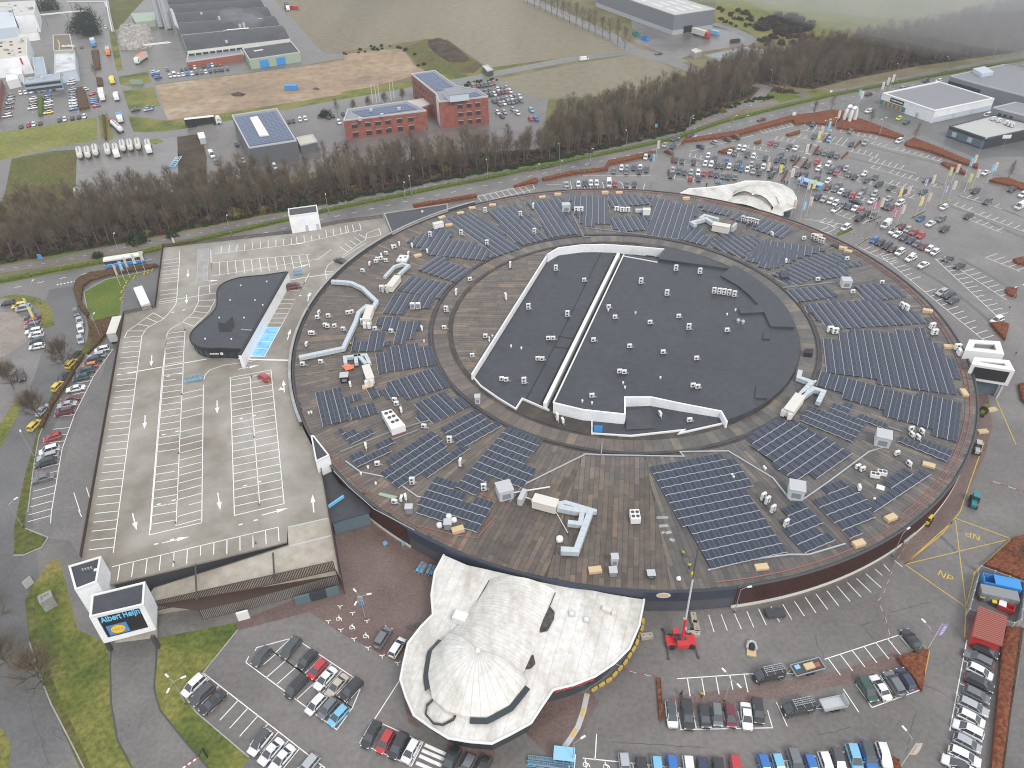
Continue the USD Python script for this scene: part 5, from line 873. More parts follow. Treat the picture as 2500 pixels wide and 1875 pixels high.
sign_post(at('D',272,55),3,(1.2,1.6),'blue_sign','blue and white sign beside the cycle path');sign_post(at('C',728,765),3.2,(1.5,1.5),'white','white direction sign on the hedge by the main road');sign_post(at('B',2030,840),3,(1.0,1.4),'light_blue','small blue sign at the wood edge');sign_post(at('I',150,650),3.2,(.8,1.0),'blue_sign','blue square sign under the three headed plaza lamp');sign_post(at('I',140,612),2.8,(.8,.9),'pale_green','pale green sign under the plaza lamp');sign_post(at('H',195,490),2.2,(1.6,2.0),'light_grey','grey notice board on the lawn edge',rot=1.1);sign_post(at('C',965,620),3,(1.0,1.0),'white','white sign on the junction verge');sign_post(at('A',1125,1580),3,(.5,1.8),'white','narrow white sign at the road beside the deck');sign_post(at('C',2070,960),6,(3.4,1.4),'white','white crossbar sign mast beside the glazed shop')
bar=thing('barrier','red and white barrier arm with black post across the ramp road','barrier');a_,b_=at('H',1175,1659,1.0),at('H',1275,1590,1.0)
for k in range(6):
 p0,p1=a_+(b_-a_)*k/6,a_+(b_-a_)*(k+1)/6;obj('arm_section',MB().tube([[*p0,1.0],[*p1,1.0]],.16,4),M['red' if k%2 else 'white'],bar)
pp=at('H',1335,1590,0);obj('post',MB().tube([[*pp,0],[*pp,3.0],[*at('H',1280,1580,3.0),3.0]],.12,5),M['black'],bar)
# ================================================================ plant on the roofs
def ac_single(c,w=.95,h=.85,d=.38,fans=1):
 obj('casing',MB().bbox(-w/2,w/2,-d/2,d/2,.3,.3+h),M['white'],c)
 for k in range(fans):zc=.3+h*(k+.5)/fans;obj('fan_grille',MB().tm(trimesh.creation.cylinder(.3,.03,sections=14),trimesh.transformations.translation_matrix((-.12,-d/2-.01,zc))@trimesh.transformations.rotation_matrix(math.pi/2,(1,0,0))),M['dark_grey'],c)
 obj('service_panel',MB().bbox(w/2-.22,w/2-.02,-d/2-.012,-d/2,.4,.2+h),M['light_grey'],c)
 for x in (-w/2+.1,w/2-.1):obj('foot',MB().bbox(x-.06,x+.06,-d/2-.15,d/2+.15,0,.3),M['dark_grey'],c)
 obj('pipe',MB().tube([[w/2,0,.45],[w/2+.35,0,.4],[w/2+.5,0,.05]],.05,5),M['off_white'],c)
kind_of('ac_small',lambda c:ac_single(c,1.15,1.0,.5,1));kind_of('ac_tall',lambda c:ac_single(c,1.15,1.75,.55,2));kind_of('ac_wide',lambda c:ac_single(c,1.6,1.5,.8,2))
def ac_twin(c):
 for k,x in enumerate((-.8,.8)):
  ac_single(c,1.2,1.7,.75,2) if False else None
  obj('casing',MB().bbox(x-.65,x+.65,-.4,.4,.3,2.1),M['white'],c);obj('grille',MB().bbox(x-.5,x+.5,-.43,-.4,.5,1.9),M['mid_grey'],c)
 obj('frame',MB().bbox(-1.5,1.5,-.5,.5,.15,.3),M['dark_grey'],c)
kind_of('ac_twin',ac_twin)
def acs(s,z,label,group,k='ac_small',rot=None):
 for p in (ptsr(s,.8) if z==ZB else pts(s,z+.8)):copy('air_conditioner',protos[k],label,'air conditioner',(*p,float(HB(p[0])) if z==ZB else z),rot if rot is not None else rng.choice([0,.1,-.2,1.4,-1.3,.35]),group)
acs('E 1388,95 1212,343 1462,390 1183,820',ZR+.3,'tall white fan unit on the black roof strip beside the white parapet','tall fan units on the black roof strip','ac_tall',0.1)
acs('E 1340,540 1370,540 1272,670 1300,672 1040,800 1068,805 1570,165',ZR+.3,'small white fan unit on the black roof strip beside the white parapet','small fan units on the black roof strip','ac_small',0.05)
acs('E 1935,178 2102,255 2160,95 F 128,115',ZB,'tall white fan unit on the big black inner roof','tall fan units on the inner roof','ac_tall',0.1)
acs('E 1728,337 1768,403 1993,437 2178,398 1630,550 1862,590 2078,628 1798,752 1828,757 1620,908 F 303,487 107,668 85,842 115,850',ZB,'small white fan unit standing alone on the big black inner roof','small fan units on the inner roof','ac_small',0.05)
acs('F 220,240 253,245 283,248 315,253 350,262 57,473',ZB,'tall white twin fan unit in the row of five on the inner roof','row of fan units on the inner roof','ac_tall',-.05)
acs('E 1095,75 748,250 1065,278 683,360 705,1200 465,1465 775,1345 925,1505 1395,1050',ZR,'tall white fan unit on brown felt','tall fan units on the brown round roof','ac_tall')
acs('E 835,160 670,470 935,525 850,650 225,478 525,475 328,493 350,935 362,960 392,1000 540,1105 165,1230 240,1345 395,1570 420,1560 350,1590 1432,1068 155,442 180,445 145,105 65,835',ZR,'small white fan unit on brown felt','small fan units on the brown round roof','ac_small')
acs('E 485,340 168,442 287,227',ZR,'pair of white fan units on one frame on brown felt','paired fan units on the brown round roof','ac_twin',0.0)
acs('D 2050,375 2040,405 2110,395 2090,455 2105,462 2150,460 2010,507 1970,578 1945,705 2062,690 1995,505 E 50,375 75,370 20,480',ZR,'small white fan unit in the cluster beside the long silver duct','fan units in the cluster by the long silver duct','ac_small')
acs('E 190,60 240,30 265,25 295,40 230,45 B 265,1640 295,1625 335,1585 350,1583 380,1565 440,1628 560,1612 462,1575',ZR,'white fan unit among the pipework near the deck corner','fan units in the pipework cluster near the deck','ac_small')
acs('B 933,1355 1243,1328 1160,1380 945,1565 1250,1490 580,1512 780,1500',ZR,'white fan unit in a gap between solar arrays near the road','fan units between the roadside solar arrays','ac_tall')
acs('B 1520,1348 1550,1348 1780,1345 1815,1350 1850,1350',ZR,'white fan unit in a short row beside the far solar arrays','rows of fan units on the far roof','ac_wide',0.0)
acs('C 405,1410 430,1418 450,1420 470,1425 495,1432',ZR,'white fan unit in the row of five behind the cream ducts','five fan units behind the cream ducts','ac_tall',-.3)
acs('C 592,1500 798,1528 F 683,42 1075,28 887,160 1112,240 1300,180',ZR,'single white fan unit between solar arrays on the car park side','single fan units on the car park side','ac_small')
acs('C 855,1525 875,1535 900,1547 918,1553',ZR,'white fan unit in the row beside the yellow pallets','fan units beside the yellow pallets','ac_tall',-.5)
acs('F 967,487 998,497 1432,335 1455,345 1622,465 1637,505 1785,600 1797,635',ZR,'white fan unit at the edge of the largest solar array','fan units around the largest solar array','ac_wide')
acs('F 1490,1120 1493,1158 1557,1137 1397,1278 1475,1345 1145,1365 1175,1380 1155,1500 1532,1175',ZR,'white fan unit in the loose cluster near the rim','fan units in the rim cluster','ac_small')
acs('F 535,1565 562,1590 597,1645 J 682,90',ZR,'white fan unit along the red cable channel','fan units along the red cable','ac_tall',.6)
acs('F 62,1065 E 2058,1025',ZR,'white fan unit on the recessed black terrace','fan units on the terrace','ac_small')
def cylv(name,s,z,r,h,mat,label,cat,group=None):
 for p in (ptsr(s,h/2) if z==ZB else pts(s,z+h/2)):
  t=thing(name,label,cat,(*p,float(HB(p[0])) if z==ZB else z),0,group);obj('stem',MB().cyl((0,0,0),r*.7,h*.7,10),M[mat],t);obj('cowl',MB().cyl((0,0,h*.7),r,h*.3,10,r*.7),M[mat],t)
cylv('roof_vent','E 1100,592 1166,605 1725,360 1900,378 1820,828 1832,857 1558,945 1620,957 2060,795 F 303,388 357,360',ZB,.28,.7,'white','small white roof vent on the black inner roof','vent','vents on the black inner roof')
cylv('roof_vent','E 980,527 960,557 960,540 540,560 135,1412 180,1370 230,1475 F 540,1370 550,1380 335,1420 345,1435 1250,1575 870,820 D 1985,1022 2002,1018',ZR,.28,.7,'white','small white roof vent on the round roof felt','vent','vents on the round roof')
for k,(s,z) in enumerate((('F 375,430',ZB),('F 405,438',ZB))):cylv('dome_extractor',s,z,.55,1.1,'galvanised','silver extractor cowl near the raised black roof','vent','silver extractor cowls')
def cube_unit(r,a_,b_,label,size=(3.0,3.0,2.8),rot=.3,mat='duct'):
 p=at(r,a_,b_,ZR+1.4);t=thing('plant_cabinet',label,'plant cabinet',(*p,ZR),rot);sx,sy,sz=size
 obj('body',MB().bbox(-sx/2,sx/2,-sy/2,sy/2,.15,sz),M[mat],t);obj('lid',MB().bbox(-sx/2-.12,sx/2+.12,-sy/2-.12,sy/2+.12,sz,sz+.12),M['light_grey'],t);obj('louvre',MB().bbox(-sx*.3,sx*.3,-sy/2-.03,-sy/2,.6,sz*.7),M['mid_grey'],t);obj('skid',MB().bbox(-sx/2,sx/2,-sy/2,sy/2,0,.15),M['dark_grey'],t)
cube_unit('E',1058,1525,'grey blue plant cabinet beside the sloping cable tray');cube_unit('F',1305,1188,'grey blue plant cabinet beside the four fan units near the rim',rot=-.4);cube_unit('F',748,1520,'grey blue plant cabinet at the start of the red cable',rot=-.3);cube_unit('F',1068,182,'grey blue plant cabinet with bent pipe on the car park side',(2.6,2.4,2.4),-.1);cube_unit('B',1453,1333,'grey blue plant cabinet beside the sloping white pipe',(2.6,2.4,2.6),.05)
cube_unit('E',443,1632,'small slatted grey cabinet beside the rim pipes',(1.4,1.2,1.8),0,'mid_grey');cube_unit('E',884,930,'small grey cabinet with green foot beside the gutter ring',(1.2,1.2,2.2),0);cube_unit('E',28,790,'black water tank box near the deck edge',(1.9,1.9,2.0),.1,'black');cube_unit('I',693,85,'grey slatted cabinet beside white bulk bags',(1.4,1.4,1.8),0,'mid_grey');cube_unit('I',1765,320,'grey tall cabinet near the navy fascia',(1.2,1.2,2.4),0,'light_grey');cube_unit('I',1757,385,'grey low cabinet near the navy fascia',(1.3,1.3,1.4),0,'mid_grey');cube_unit('I',2002,400,'wire crate of tools near the crane arm',(1.3,1.2,1.2),0,'dark_grey')
def duct_run(t,s,w,h,z0,mat='duct',name='duct'):
 q=pts(s,z0+h);L=LineString(q);P_=L.buffer(w/2,cap_style=2,join_style=2,mitre_limit=2)
 obj(name,MB().prism(P_,z0,z0+h),M[mat],t)
 fl=MB();d=1.5
 while d<L.length:
  a_,b_=L.interpolate(d),L.interpolate(min(d+.1,L.length));fl.box((a_.x,a_.y,z0+h/2),(.06,w+.1,h+.1),math.atan2(b_.y-a_.y,b_.x-a_.x));d+=1.5
 if fl.n:obj('flanges',fl,M['light_grey'],t,kind='stuff')
 leg=MB();d=.8
 while d<L.length:a_=L.interpolate(d);leg.bbox(a_.x-.08,a_.x+.08,a_.y-w*.35,a_.y+w*.35,ZR,z0);d+=3.0
 if leg.n:obj('supports',leg,M['dark_grey'],t,kind='stuff')
def handler(t,s,w,h,z0,mat='duct_cream'):
 q=pts(s,z0+h);P_=LineString(q).buffer(w/2,cap_style=2);obj('housing',MB().prism(P_,z0,z0+h),M[mat],t);obj('roof_cap',MB().prism(P_.buffer(.1),z0+h,z0+h+.1),M['off_white'],t);obj('skid',MB().prism(P_.buffer(-.1),ZR,z0),M['dark_grey'],t)
 return P_
t=thing('air_handler','cream air handler with long white branching ducts near the navy fascia','air handler');handler(t,'E 1245,1565 1395,1605',2.2,2.0,ZR+.4)
duct_run(t,'E 1395,1605 1450,1595 1620,1645 I 1560,5 1545,85 1465,75',1.0,1.0,ZR+.5);duct_run(t,'E 1400,1620 1500,1640 I 1610,5 1520,255 1420,250',1.2,1.2,ZR+.4);q_=pts('E 1155,1590 1190,1520',ZR+1.5);obj('condenser',MB().prism(LineString(q_).buffer(.5,cap_style=2),ZR+.2,ZR+2.0),M['light_grey'],t);obj('pipe',MB().tube(np.c_[pts('E 1180,1560 1240,1580',ZR+.9),[ZR+.9]*2],.15,5),M['off_white'],t)
t=thing('air_handler','cream air handler with white zigzag duct on the gutter ring','air handler');handler(t,'F 700,1005 775,905',2.2,2.0,ZR+.4);duct_run(t,'F 775,900 850,820 765,790 775,745',1.1,1.1,ZR+.5);duct_run(t,'F 790,910 860,860 925,880 890,950',1.1,1.1,ZR+.5)
for s in ('F 655,1005 680,1015','F 695,1030 722,1035'):obj('condenser',MB().prism(LineString(pts(s,ZR+1.4)).buffer(.55,cap_style=2),ZR+.2,ZR+1.8),M['white'],t)
t=thing('air_handler','cream and silver air handler beside the long pale duct over the fan cluster','air handler');handler(t,'E 165,420 195,335',1.9,1.9,ZR+.4);duct_run(t,'D 2130,170 2210,175 E 70,180 145,215 235,300 215,335 170,330 120,370 100,430 20,600 D 1920,660',1.1,1.0,ZR+.6)
for s in ('E 148,450 168,450','E 176,452 196,452'):obj('condenser',MB().prism(LineString(pts(s,ZR+1.4)).buffer(.5,cap_style=2),ZR+.2,ZR+1.8),M['white'],t)
t=thing('air_handler','cream air handler with twin silver ducts above the first solar arrays','air handler');handler(t,'E 315,210 370,140',1.9,1.8,ZR+.4);duct_run(t,'E 375,130 440,70 400,60 350,75 285,145',.9,.9,ZR+.5)
for s in ('E 268,225 282,225','E 295,228 310,228'):obj('condenser',MB().prism(LineString(pts(s,ZR+1.2)).buffer(.45,cap_style=2),ZR+.2,ZR+1.7),M['light_grey'],t)
t=thing('air_handler','cream air handler with looping silver duct beside the orange tarpaulin','air handler');handler(t,'E 165,715 195,800',1.8,1.8,ZR+.4);duct_run(t,'E 165,700 120,650 30,660 35,700',.9,.9,ZR+.5);duct_run(t,'E 190,700 165,645 100,650 105,700',.9,.9,ZR+.5)
for s in ('E 160,828 180,828','E 195,822 213,820'):obj('condenser',MB().prism(LineString(pts(s,ZR+1.2)).buffer(.5,cap_style=2),ZR+.2,ZR+1.8),M['white'],t)
t=thing('air_handler','long cream air handler with pale ducts on the far roof below the canopy','air handler');handler(t,'C 215,1435 320,1455',2.4,2.2,ZR+.4);duct_run(t,'C 215,1430 170,1400 80,1425 100,1440',1.2,1.2,ZR+.5);duct_run(t,'C 250,1405 160,1380 130,1400',1.1,1.1,ZR+.8);obj('condenser',MB().prism(LineString(pts('C 335,1470 360,1445',ZR+1.5)).buffer(.4,cap_style=2),ZR+.2,ZR+2.2),M['light_grey'],t)
t=thing('air_handler','small white air handler beside three fan units on the far roof','air handler');handler(t,'B 1950,1345 1995,1345',1.8,1.8,ZR+.4,'white');duct_run(t,'B 1950,1345 1900,1345',1.0,1.0,ZR+.5)
t=thing('air_handler','white rounded air handler beside the triangular roof','air handler');handler(t,'B 600,1440 660,1425',1.6,1.6,ZR+.3,'white')
t=thing('chiller','white chiller with six dark fans on top','chiller');Pq=Polygon(pts('E 265,1012 330,997 420,1100 330,1130',ZR+2.2)).convex_hull;obj('body',MB().prism(Pq,ZR+.4,ZR+2.2),M['white'],t);obj('skid',MB().prism(Pq.buffer(-.1),ZR,ZR+.4),M['tile_red'],t)
for a_,b_ in ((297,1025),(325,1015),(318,1052),(345,1042),(340,1080),(367,1070)):obj('fan',MB().cyl((*at('E',a_,b_,ZR+2.2),ZR+2.2),.45,.08,14),M['dark_grey'],t)
t=thing('condenser_table','flat white condenser with two fans beside the pipework cluster','chiller');Pq=Polygon(pts('E 362,40 385,5 445,8 425,45',ZR+1.6)).convex_hull;obj('body',MB().prism(Pq,ZR+.9,ZR+1.6),M['white'],t);obj('legs',MB().prism(Pq.buffer(-.25),ZR,ZR+.9),M['mid_grey'],t)
for a_,b_ in ((390,25),(420,20)):obj('fan',MB().cyl((*at('E',a_,b_,ZR+1.6),ZR+1.6),.4,.06,12),M['dark_grey'],t)
t=thing('condenser_table','white condenser with four fans above the painted letters','chiller');p=at('I',1897,40,ZR+1);obj('body',MB().box((*p,ZR+.9),(1.9,2.6,1.4)),M['white'],t)
for dx,dy in ((-.45,.6),(.45,.6),(-.45,-.5),(.45,-.5)):obj('fan',MB().cyl((p[0]+dx,p[1]+dy,ZR+1.6),.36,.06,12),M['dark_grey'],t)
for a_,b_,lab in ((1300,1405,'grey condenser with round fans in the rim cluster'),(1255,1420,'white condenser with one round fan in the rim cluster')):
 p=at('F',a_,b_,ZR+.8);t=thing('condenser_table',lab,'chiller',(*p,ZR),-.3);obj('body',MB().bbox(-.9,.9,-.55,.55,.3,1.2),M['white'],t);obj('feet',MB().bbox(-.8,.8,-.5,.5,0,.3),M['dark_grey'],t);obj('fan',MB().cyl((-.4,0,1.2),.38,.05,12),M['dark_grey'],t);obj('fan',MB().cyl((.42,0,1.2),.38,.05,12),M['dark_grey'],t)
def pallet(r,a_,b_,lab,size=(2.4,1.3),h=.8,rot=0.0,z=ZR):
 p=at(r,a_,b_,z+h/2);t=thing('pallet_stack',lab,'pallet stack',(*p,z),rot);n=int(h/.14);obj('pallet',MB().bbox(-size[0]/2,size[0]/2,-size[1]/2,size[1]/2,0,.12),M['wood'],t)
 for k in range(1,n):d=rng.uniform(-.05,.05);obj('board_layer',MB().bbox(-size[0]/2+d,size[0]/2+d,-size[1]/2,size[1]/2,.12+(k-1)*.14,.12+k*.14-.02),M['wood'],t)
pl=[('J',525,365,'pale pallet stack on the rim above the dark red wall',.1),('J',1355,50,'pale pallet stack near the red cable bend',.4),('J',1150,215,'small pallet stack where the red cables meet the rim',.3),('F',1600,1355,'notched yellow pallet stack in the rim cluster',-.5),('F',1828,890,'yellow pallet stack beside the largest solar array',1.5),('F',1730,595,'yellow pallet stack by the two white barrels near the portal',-.2),('F',1592,365,'pallet stack beside the black mat near the rim',-.4),('C',40,1275,'pallet stack on the rim beside the far canopy',0),('C',892,1512,'yellow pallet stack above the row of four fan units',-.4),('C',1048,1595,'upper pallet stack of two on the rim',-.5),('C',1082,1612,'lower pallet stack of two on the rim',-.5),('B',1705,1237,'pallet stack on the far rim below the white van',0),('B',1795,1237,'pallet stack on the far rim below the red car',0),('B',1400,1248,'loose boards on the far rim below the crossed bays',0),('B',1300,1265,'long pallet stack on the far rim',.1),('B',980,1317,'pallet stack on the rim above two dark arrays',.1),('B',850,1335,'tall open crate of boards on the rim by the deck',.2),('B',775,1370,'flat boards lying on the rim by the deck',.3),('B',700,1445,'pallet stack beside the rounded white air handler',.2),('B',655,1395,'loose yellow boards beside the triangular roof',.6),('E',500,8,'pallet stack beside the small fan units',.4),('I',758,125,'pallet stack beside the white bulk bags',.3),('I',1640,385,'pallet stack beside the tall grey cabinet',.1),('E',175,852,'small yellow pallet under the cream air handler',.2)]
for r,a_,b_,lab,rot in pl:pallet(r,a_,b_,lab,rot=rot,h=.55+.4*rng.random())
def bag(r,a_,b_,lab,mat='white',s=.9,z=ZR):
 p=at(r,a_,b_,z+.4);m_=trimesh.creation.icosphere(2,1.0);v=np.asarray(m_.vertices)*[s*.6,s*.6,s*.5];v=np.sign(v)*np.abs(v)**.8;v+=(meshkit.noise(v*4+3,2)[:,None]-.5)*.15
 o_=obj('bulk_bag',(np.c_[v[:,0]+p[0],v[:,1]+p[1],v[:,2]+z+s*.45],m_.faces),M[mat],None,smooth=True);tag(o_,lab,'bag')
bag('I',700,42,'white bulk bag behind the slatted cabinet');bag('I',733,65,'white bulk bag between cabinet and pallet');bag('I',640,98,'white round tub beside the small solar array');bag('F',1785,600,'upper white barrel bag near the portal',s=1.2);bag('F',1797,635,'lower white barrel bag near the portal',s=1.2);bag('I',1412,190,'white satellite dish on the felt beside the long duct',s=1.1);bag('I',2178,438,'white bucket near the rim at the crane',s=.6)
tp=Polygon(pts('E 10,730 40,715 95,720 90,745 40,752',ZR+.2)).convex_hull;g_=tp.segmentize(.4);gx,gy=np.meshgrid(np.arange(tp.bounds[0],tp.bounds[2],.35),np.arange(tp.bounds[1],tp.bounds[3],.35));q=np.c_[gx.ravel(),gy.ravel()];q=np.vstack([np.array(g_.exterior.coords)[:-1],q[shapely.contains_xy(tp.buffer(-.1),q[:,0],q[:,1])]])
from scipy.spatial import Delaunay
o_=obj('orange_tarpaulin',(np.c_[q,ZR+.05+meshkit.noise(np.c_[q*1.7,q[:,:1]*0],4)*.9],Delaunay(q).simplices),M['orange_tarp'],None);tag(o_,'crumpled orange tarpaulin beside the silver duct','tarpaulin')
t=thing('sheet_mat','green grey mat lying on brown felt by the rim pipes','mat');obj('sheet',MB().prism(Polygon(pts('E 245,1550 260,1535 370,1560 350,1580',ZR)).convex_hull,ZR+.03,ZR+.12),M['pale_green'],t);t=thing('sheet_mat','long black mat on the rim beside the two pallets','mat');obj('sheet',MB().prism(LineString(pts('C 975,1575 1030,1600',ZR)).buffer(.7,cap_style=2),ZR+.03,ZR+.3),M['black'],t);t=thing('roof_light','white flat skylight near the rim cluster','skylight');obj('frame',MB().prism(LineString(pts('F 1262,1492 1318,1510',ZR+.3)).buffer(.75,cap_style=2),ZR+.02,ZR+.3),M['mid_grey'],t);obj('lid',MB().prism(LineString(pts('F 1265,1493 1315,1509',ZR+.3)).buffer(.65,cap_style=2),ZR+.3,ZR+.36),M['white'],t)
q_=pts('E 1100,1535 1350,1495',ZR+.6);t=thing('roof_pipe','white pipe lying across brown felt beside the plant cabinet','pipe');obj('pipe',MB().tube(np.c_[q_,[ZR+.5]*2],.16,6),M['white'],t);obj('bracket',MB().bbox(q_[0][0]-.2,q_[0][0]+.2,q_[0][1]-.2,q_[0][1]+.2,ZR,ZR+.4),M['dark_grey'],t)
q_=pts('I 1385,5 1465,145',ZR+.5);t=thing('roof_pipe','thin white pole lying beside the long duct','pipe');obj('pipe',MB().tube(np.c_[q_,[ZR+.4]*2],.1,6),M['off_white'],t);obj('foot',MB().cyl((*q_[1],ZR),.25,.3,8),M['dark_grey'],t)
for s in ('I 2035,50 2110,48','I 2050,105 2110,100','I 2070,140 2085,150','I 2095,150 2130,140','I 2120,185 2150,200'):struct('paint_patch',MB().sheet(LineString(pts(s,ZR)).buffer(.35,cap_style=2),ZR+.028),M['concrete_grey'])
pl_=at('I',2078,548,ZR-.8);t=thing('round_emblem','cream oval emblem on the navy fascia','sign');an=math.atan2(pl_[1]-CEN[1],pl_[0]-CEN[0]);rr=RO+.4;e0=CEN+rr*np.array([math.cos(an),math.sin(an)]);tx_=np.array([-math.sin(an),math.cos(an)]);a8=np.linspace(0,2*np.pi,25)[:-1];nn=np.array([math.cos(an),math.sin(an)])
V=np.array([np.r_[e0+tx_*1.3*math.cos(x),ZR-.55+.75*math.sin(x)] for x in a8]);V2=V-np.r_[nn*.15,0];obj('disc',MB().add(np.vstack([V,V2]),np.vstack([np.stack([np.arange(24),(np.arange(24)+1)%24,(np.arange(24)+1)%24+24,np.arange(24)+24],1)])).add(V,[[0,k,k+1] for k in range(1,23)]),M['off_white'],t);obj('inner_ring',MB().add(V*.999+(np.r_[e0,ZR-.55]-V*.999)*.3+np.r_[nn*.02,0],[[0,k,k+1] for k in range(1,23)]),M['wood'],t)
# ================================================================ cars
PAINT={'w':('white',(.72,.73,.74)),'s':('silver',(.4,.42,.44)),'g':('grey',(.15,.16,.17)),'d':('dark grey',(.05,.055,.06)),'k':('black',(.016,.017,.019)),'r':('red',(.42,.02,.03)),'m':('maroon',(.12,.012,.02)),'b':('blue',(.02,.13,.42)),'n':('navy',(.018,.03,.075)),'t':('teal',(.03,.085,.105)),'l':('light blue',(.16,.42,.6)),'y':('yellow',(.68,.48,.02)),'o':('orange',(.62,.14,.02)),'e':('beige',(.42,.38,.32)),'G':('dark green',(.018,.055,.04)),'c':('brown',(.055,.035,.026)),'L':('lime',(.5,.58,.04))}
for k,(n_,c_) in PAINT.items():M['paint_'+k]=look('paint_'+n_.replace(' ','_'),{'p':('principled_bsdf',{'base_color':c_,'roughness':.32,'coat_weight':.8,'coat_roughness':.06,'metallic':.25 if k in 'sgt' else 0.0})},[])
plain('car_glass',(.05,.058,.065),.06,0,.9);plain('lamp_glass',(.6,.62,.62),.15);plain('tail_red',(.35,.01,.012),.25);plain('plate_yellow',(.62,.5,.05),.5);plain('alloy',(.35,.36,.37),.35,.6)
STY={'h':('hatchback',4.05,1.74,1.48,-1.95,1.05,-1.55,.35),'d':('sedan',4.65,1.82,1.43,-1.5,1.05,-.85,.3),'s':('SUV',4.5,1.86,1.68,-2.1,1.1,-1.75,.45),'e':('estate car',4.65,1.82,1.48,-2.2,1.05,-1.85,.3),'v':('people carrier',4.5,1.83,1.75,-2.1,1.55,-1.9,.75),'x':('van',5.3,2.0,2.1,-2.6,2.0,-2.5,1.25),'p':('pickup',5.2,1.9,1.75,-.8,1.2,-.55,.5)}
def loft(secs):
 n=len(secs[0]);V=np.vstack(secs);i,j=np.meshgrid(np.arange(len(secs)-1),np.arange(n),indexing='ij');f=np.stack([i*n+j,i*n+(j+1)%n,(i+1)*n+(j+1)%n,(i+1)*n+j],-1).reshape(-1,4)
 mb=MB().add(V,f[:,::-1]);k=np.array([[0,q,q+1] for q in range(1,n-1)]);mb.add(secs[0],k);mb.add(secs[-1],k[:,::-1]);return mb
def car_meshes(sty):
 nm,L,W,H,xr,xf,rr,rf=STY[sty];h=L/2;hw=W/2;belt=.96 if sty in 'svxp' else .88
 if sty=='x':belt=1.15
 front={'x':1.05,'v':.92}.get(sty,.78)
 xs=[-h,-h+.12,xr+.1,0,xf,xf+.45,h-.18,h];zt=[belt*.82,belt*.97,belt,belt,belt*.97,min(front+.1,belt),front,front*.78];ws=[.86,.95,1,1,1,.98,.9,.74]
 if sty=='d':zt[1]=belt*.95
 if sty=='p':zt[:3]=[1.0,1.0,1.0]
 secs=[]
 for x,z,w in zip(xs,zt,ws):
  a=hw*w;r_=[(a*.9,.24),(a,.48),(a*.99,z*.8),(a*.9,z-.03),(a*.6,z+.015)];secs.append(np.array([(x,y,zz) for y,zz in r_]+[(x,-y,zz) for y,zz in r_[::-1]]))
 body=loft(secs)
 gb,gt=hw*.88,hw*.7;zb,zr=belt-.03,H-.06
 A=dict(rl=(xr,gb,zb),rr=(xr,-gb,zb),fl=(xf+.25,gb,zb),fr=(xf+.25,-gb,zb),tl=(rr,gt,zr),tr=(rr,-gt,zr),ul=(rf,gt,zr),ur=(rf,-gt,zr));A={k:np.array(v,float) for k,v in A.items()}
 q=lambda *ks:MB().quad(*[A[k] for k in ks])
 glass={'windscreen':q('fl','fr','ur','ul') if False else MB().quad(A['fr'],A['fl'],A['ul'],A['ur']),'rear_window':MB().quad(A['rl'],A['rr'],A['tr'],A['tl']),'side_window':MB().quad(A['fl'],A['rl'],A['tl'],A['ul']),'side_window2':MB().quad(A['rr'],A['fr'],A['ur'],A['tr'])}
 rm=.02;rs=[]
 for x,z,w in ((rr-.06,zr-.03,.94),(rr+.12,H-.015,1.0),((rr+rf)/2,H+.01,1.02),(rf-.15,H-.015,1.0),(rf+.06,zr-.03,.96)):rs.append(np.array([(x,gt*w+.03,z-.05),(x,gt*w*.9,z+.015),(x,-gt*w*.9,z+.015),(x,-gt*w-.03,z-.05)]))
 roof=loft(rs)
 pil=MB()
 for s,e in (('rl','tl'),('rr','tr'),('fl','ul'),('fr','ur')):pil.tube([A[s],A[e]],.045,4)
 for s in (1,-1):xm=(rr+rf)/2-.1;pil.tube([(xm,s*gb,zb),(xm,s*gt,zr)],.04,4)
 if sty=='x':
  roof=loft([np.array([(x,y*w,z) for y,z in ((hw*.93,1.0),(hw*.95,1.5),(hw*.82,H-.03),(hw*.5,H+.02),(-hw*.5,H+.02),(-hw*.82,H-.03),(-hw*.95,1.5),(-hw*.93,1.0))]) for x,w in ((-h+.03,.97),(-h+.2,1),(.6,1.0),(rf-.05,.97))])
 if sty=='p':pil.bbox(-h+.1,xr-.1,-hw*.8,hw*.8,.98,1.05)
 wheels=[]
 for x in (-h+.8,h-.85):
  for s in (1,-1):wheels.append((x,s*(hw-.1)))
 return nm,L,W,H,body,roof,pil,glass,wheels,belt,front
CM={k:car_meshes(k) for k in STY}
WHEEL=trimesh.creation.cylinder(.32,.22,sections=12);WHEEL.apply_transform(trimesh.transformations.rotation_matrix(math.pi/2,(1,0,0)))
RIM=trimesh.creation.cylinder(.2,.235,sections=10);RIM.apply_transform(trimesh.transformations.rotation_matrix(math.pi/2,(1,0,0)))
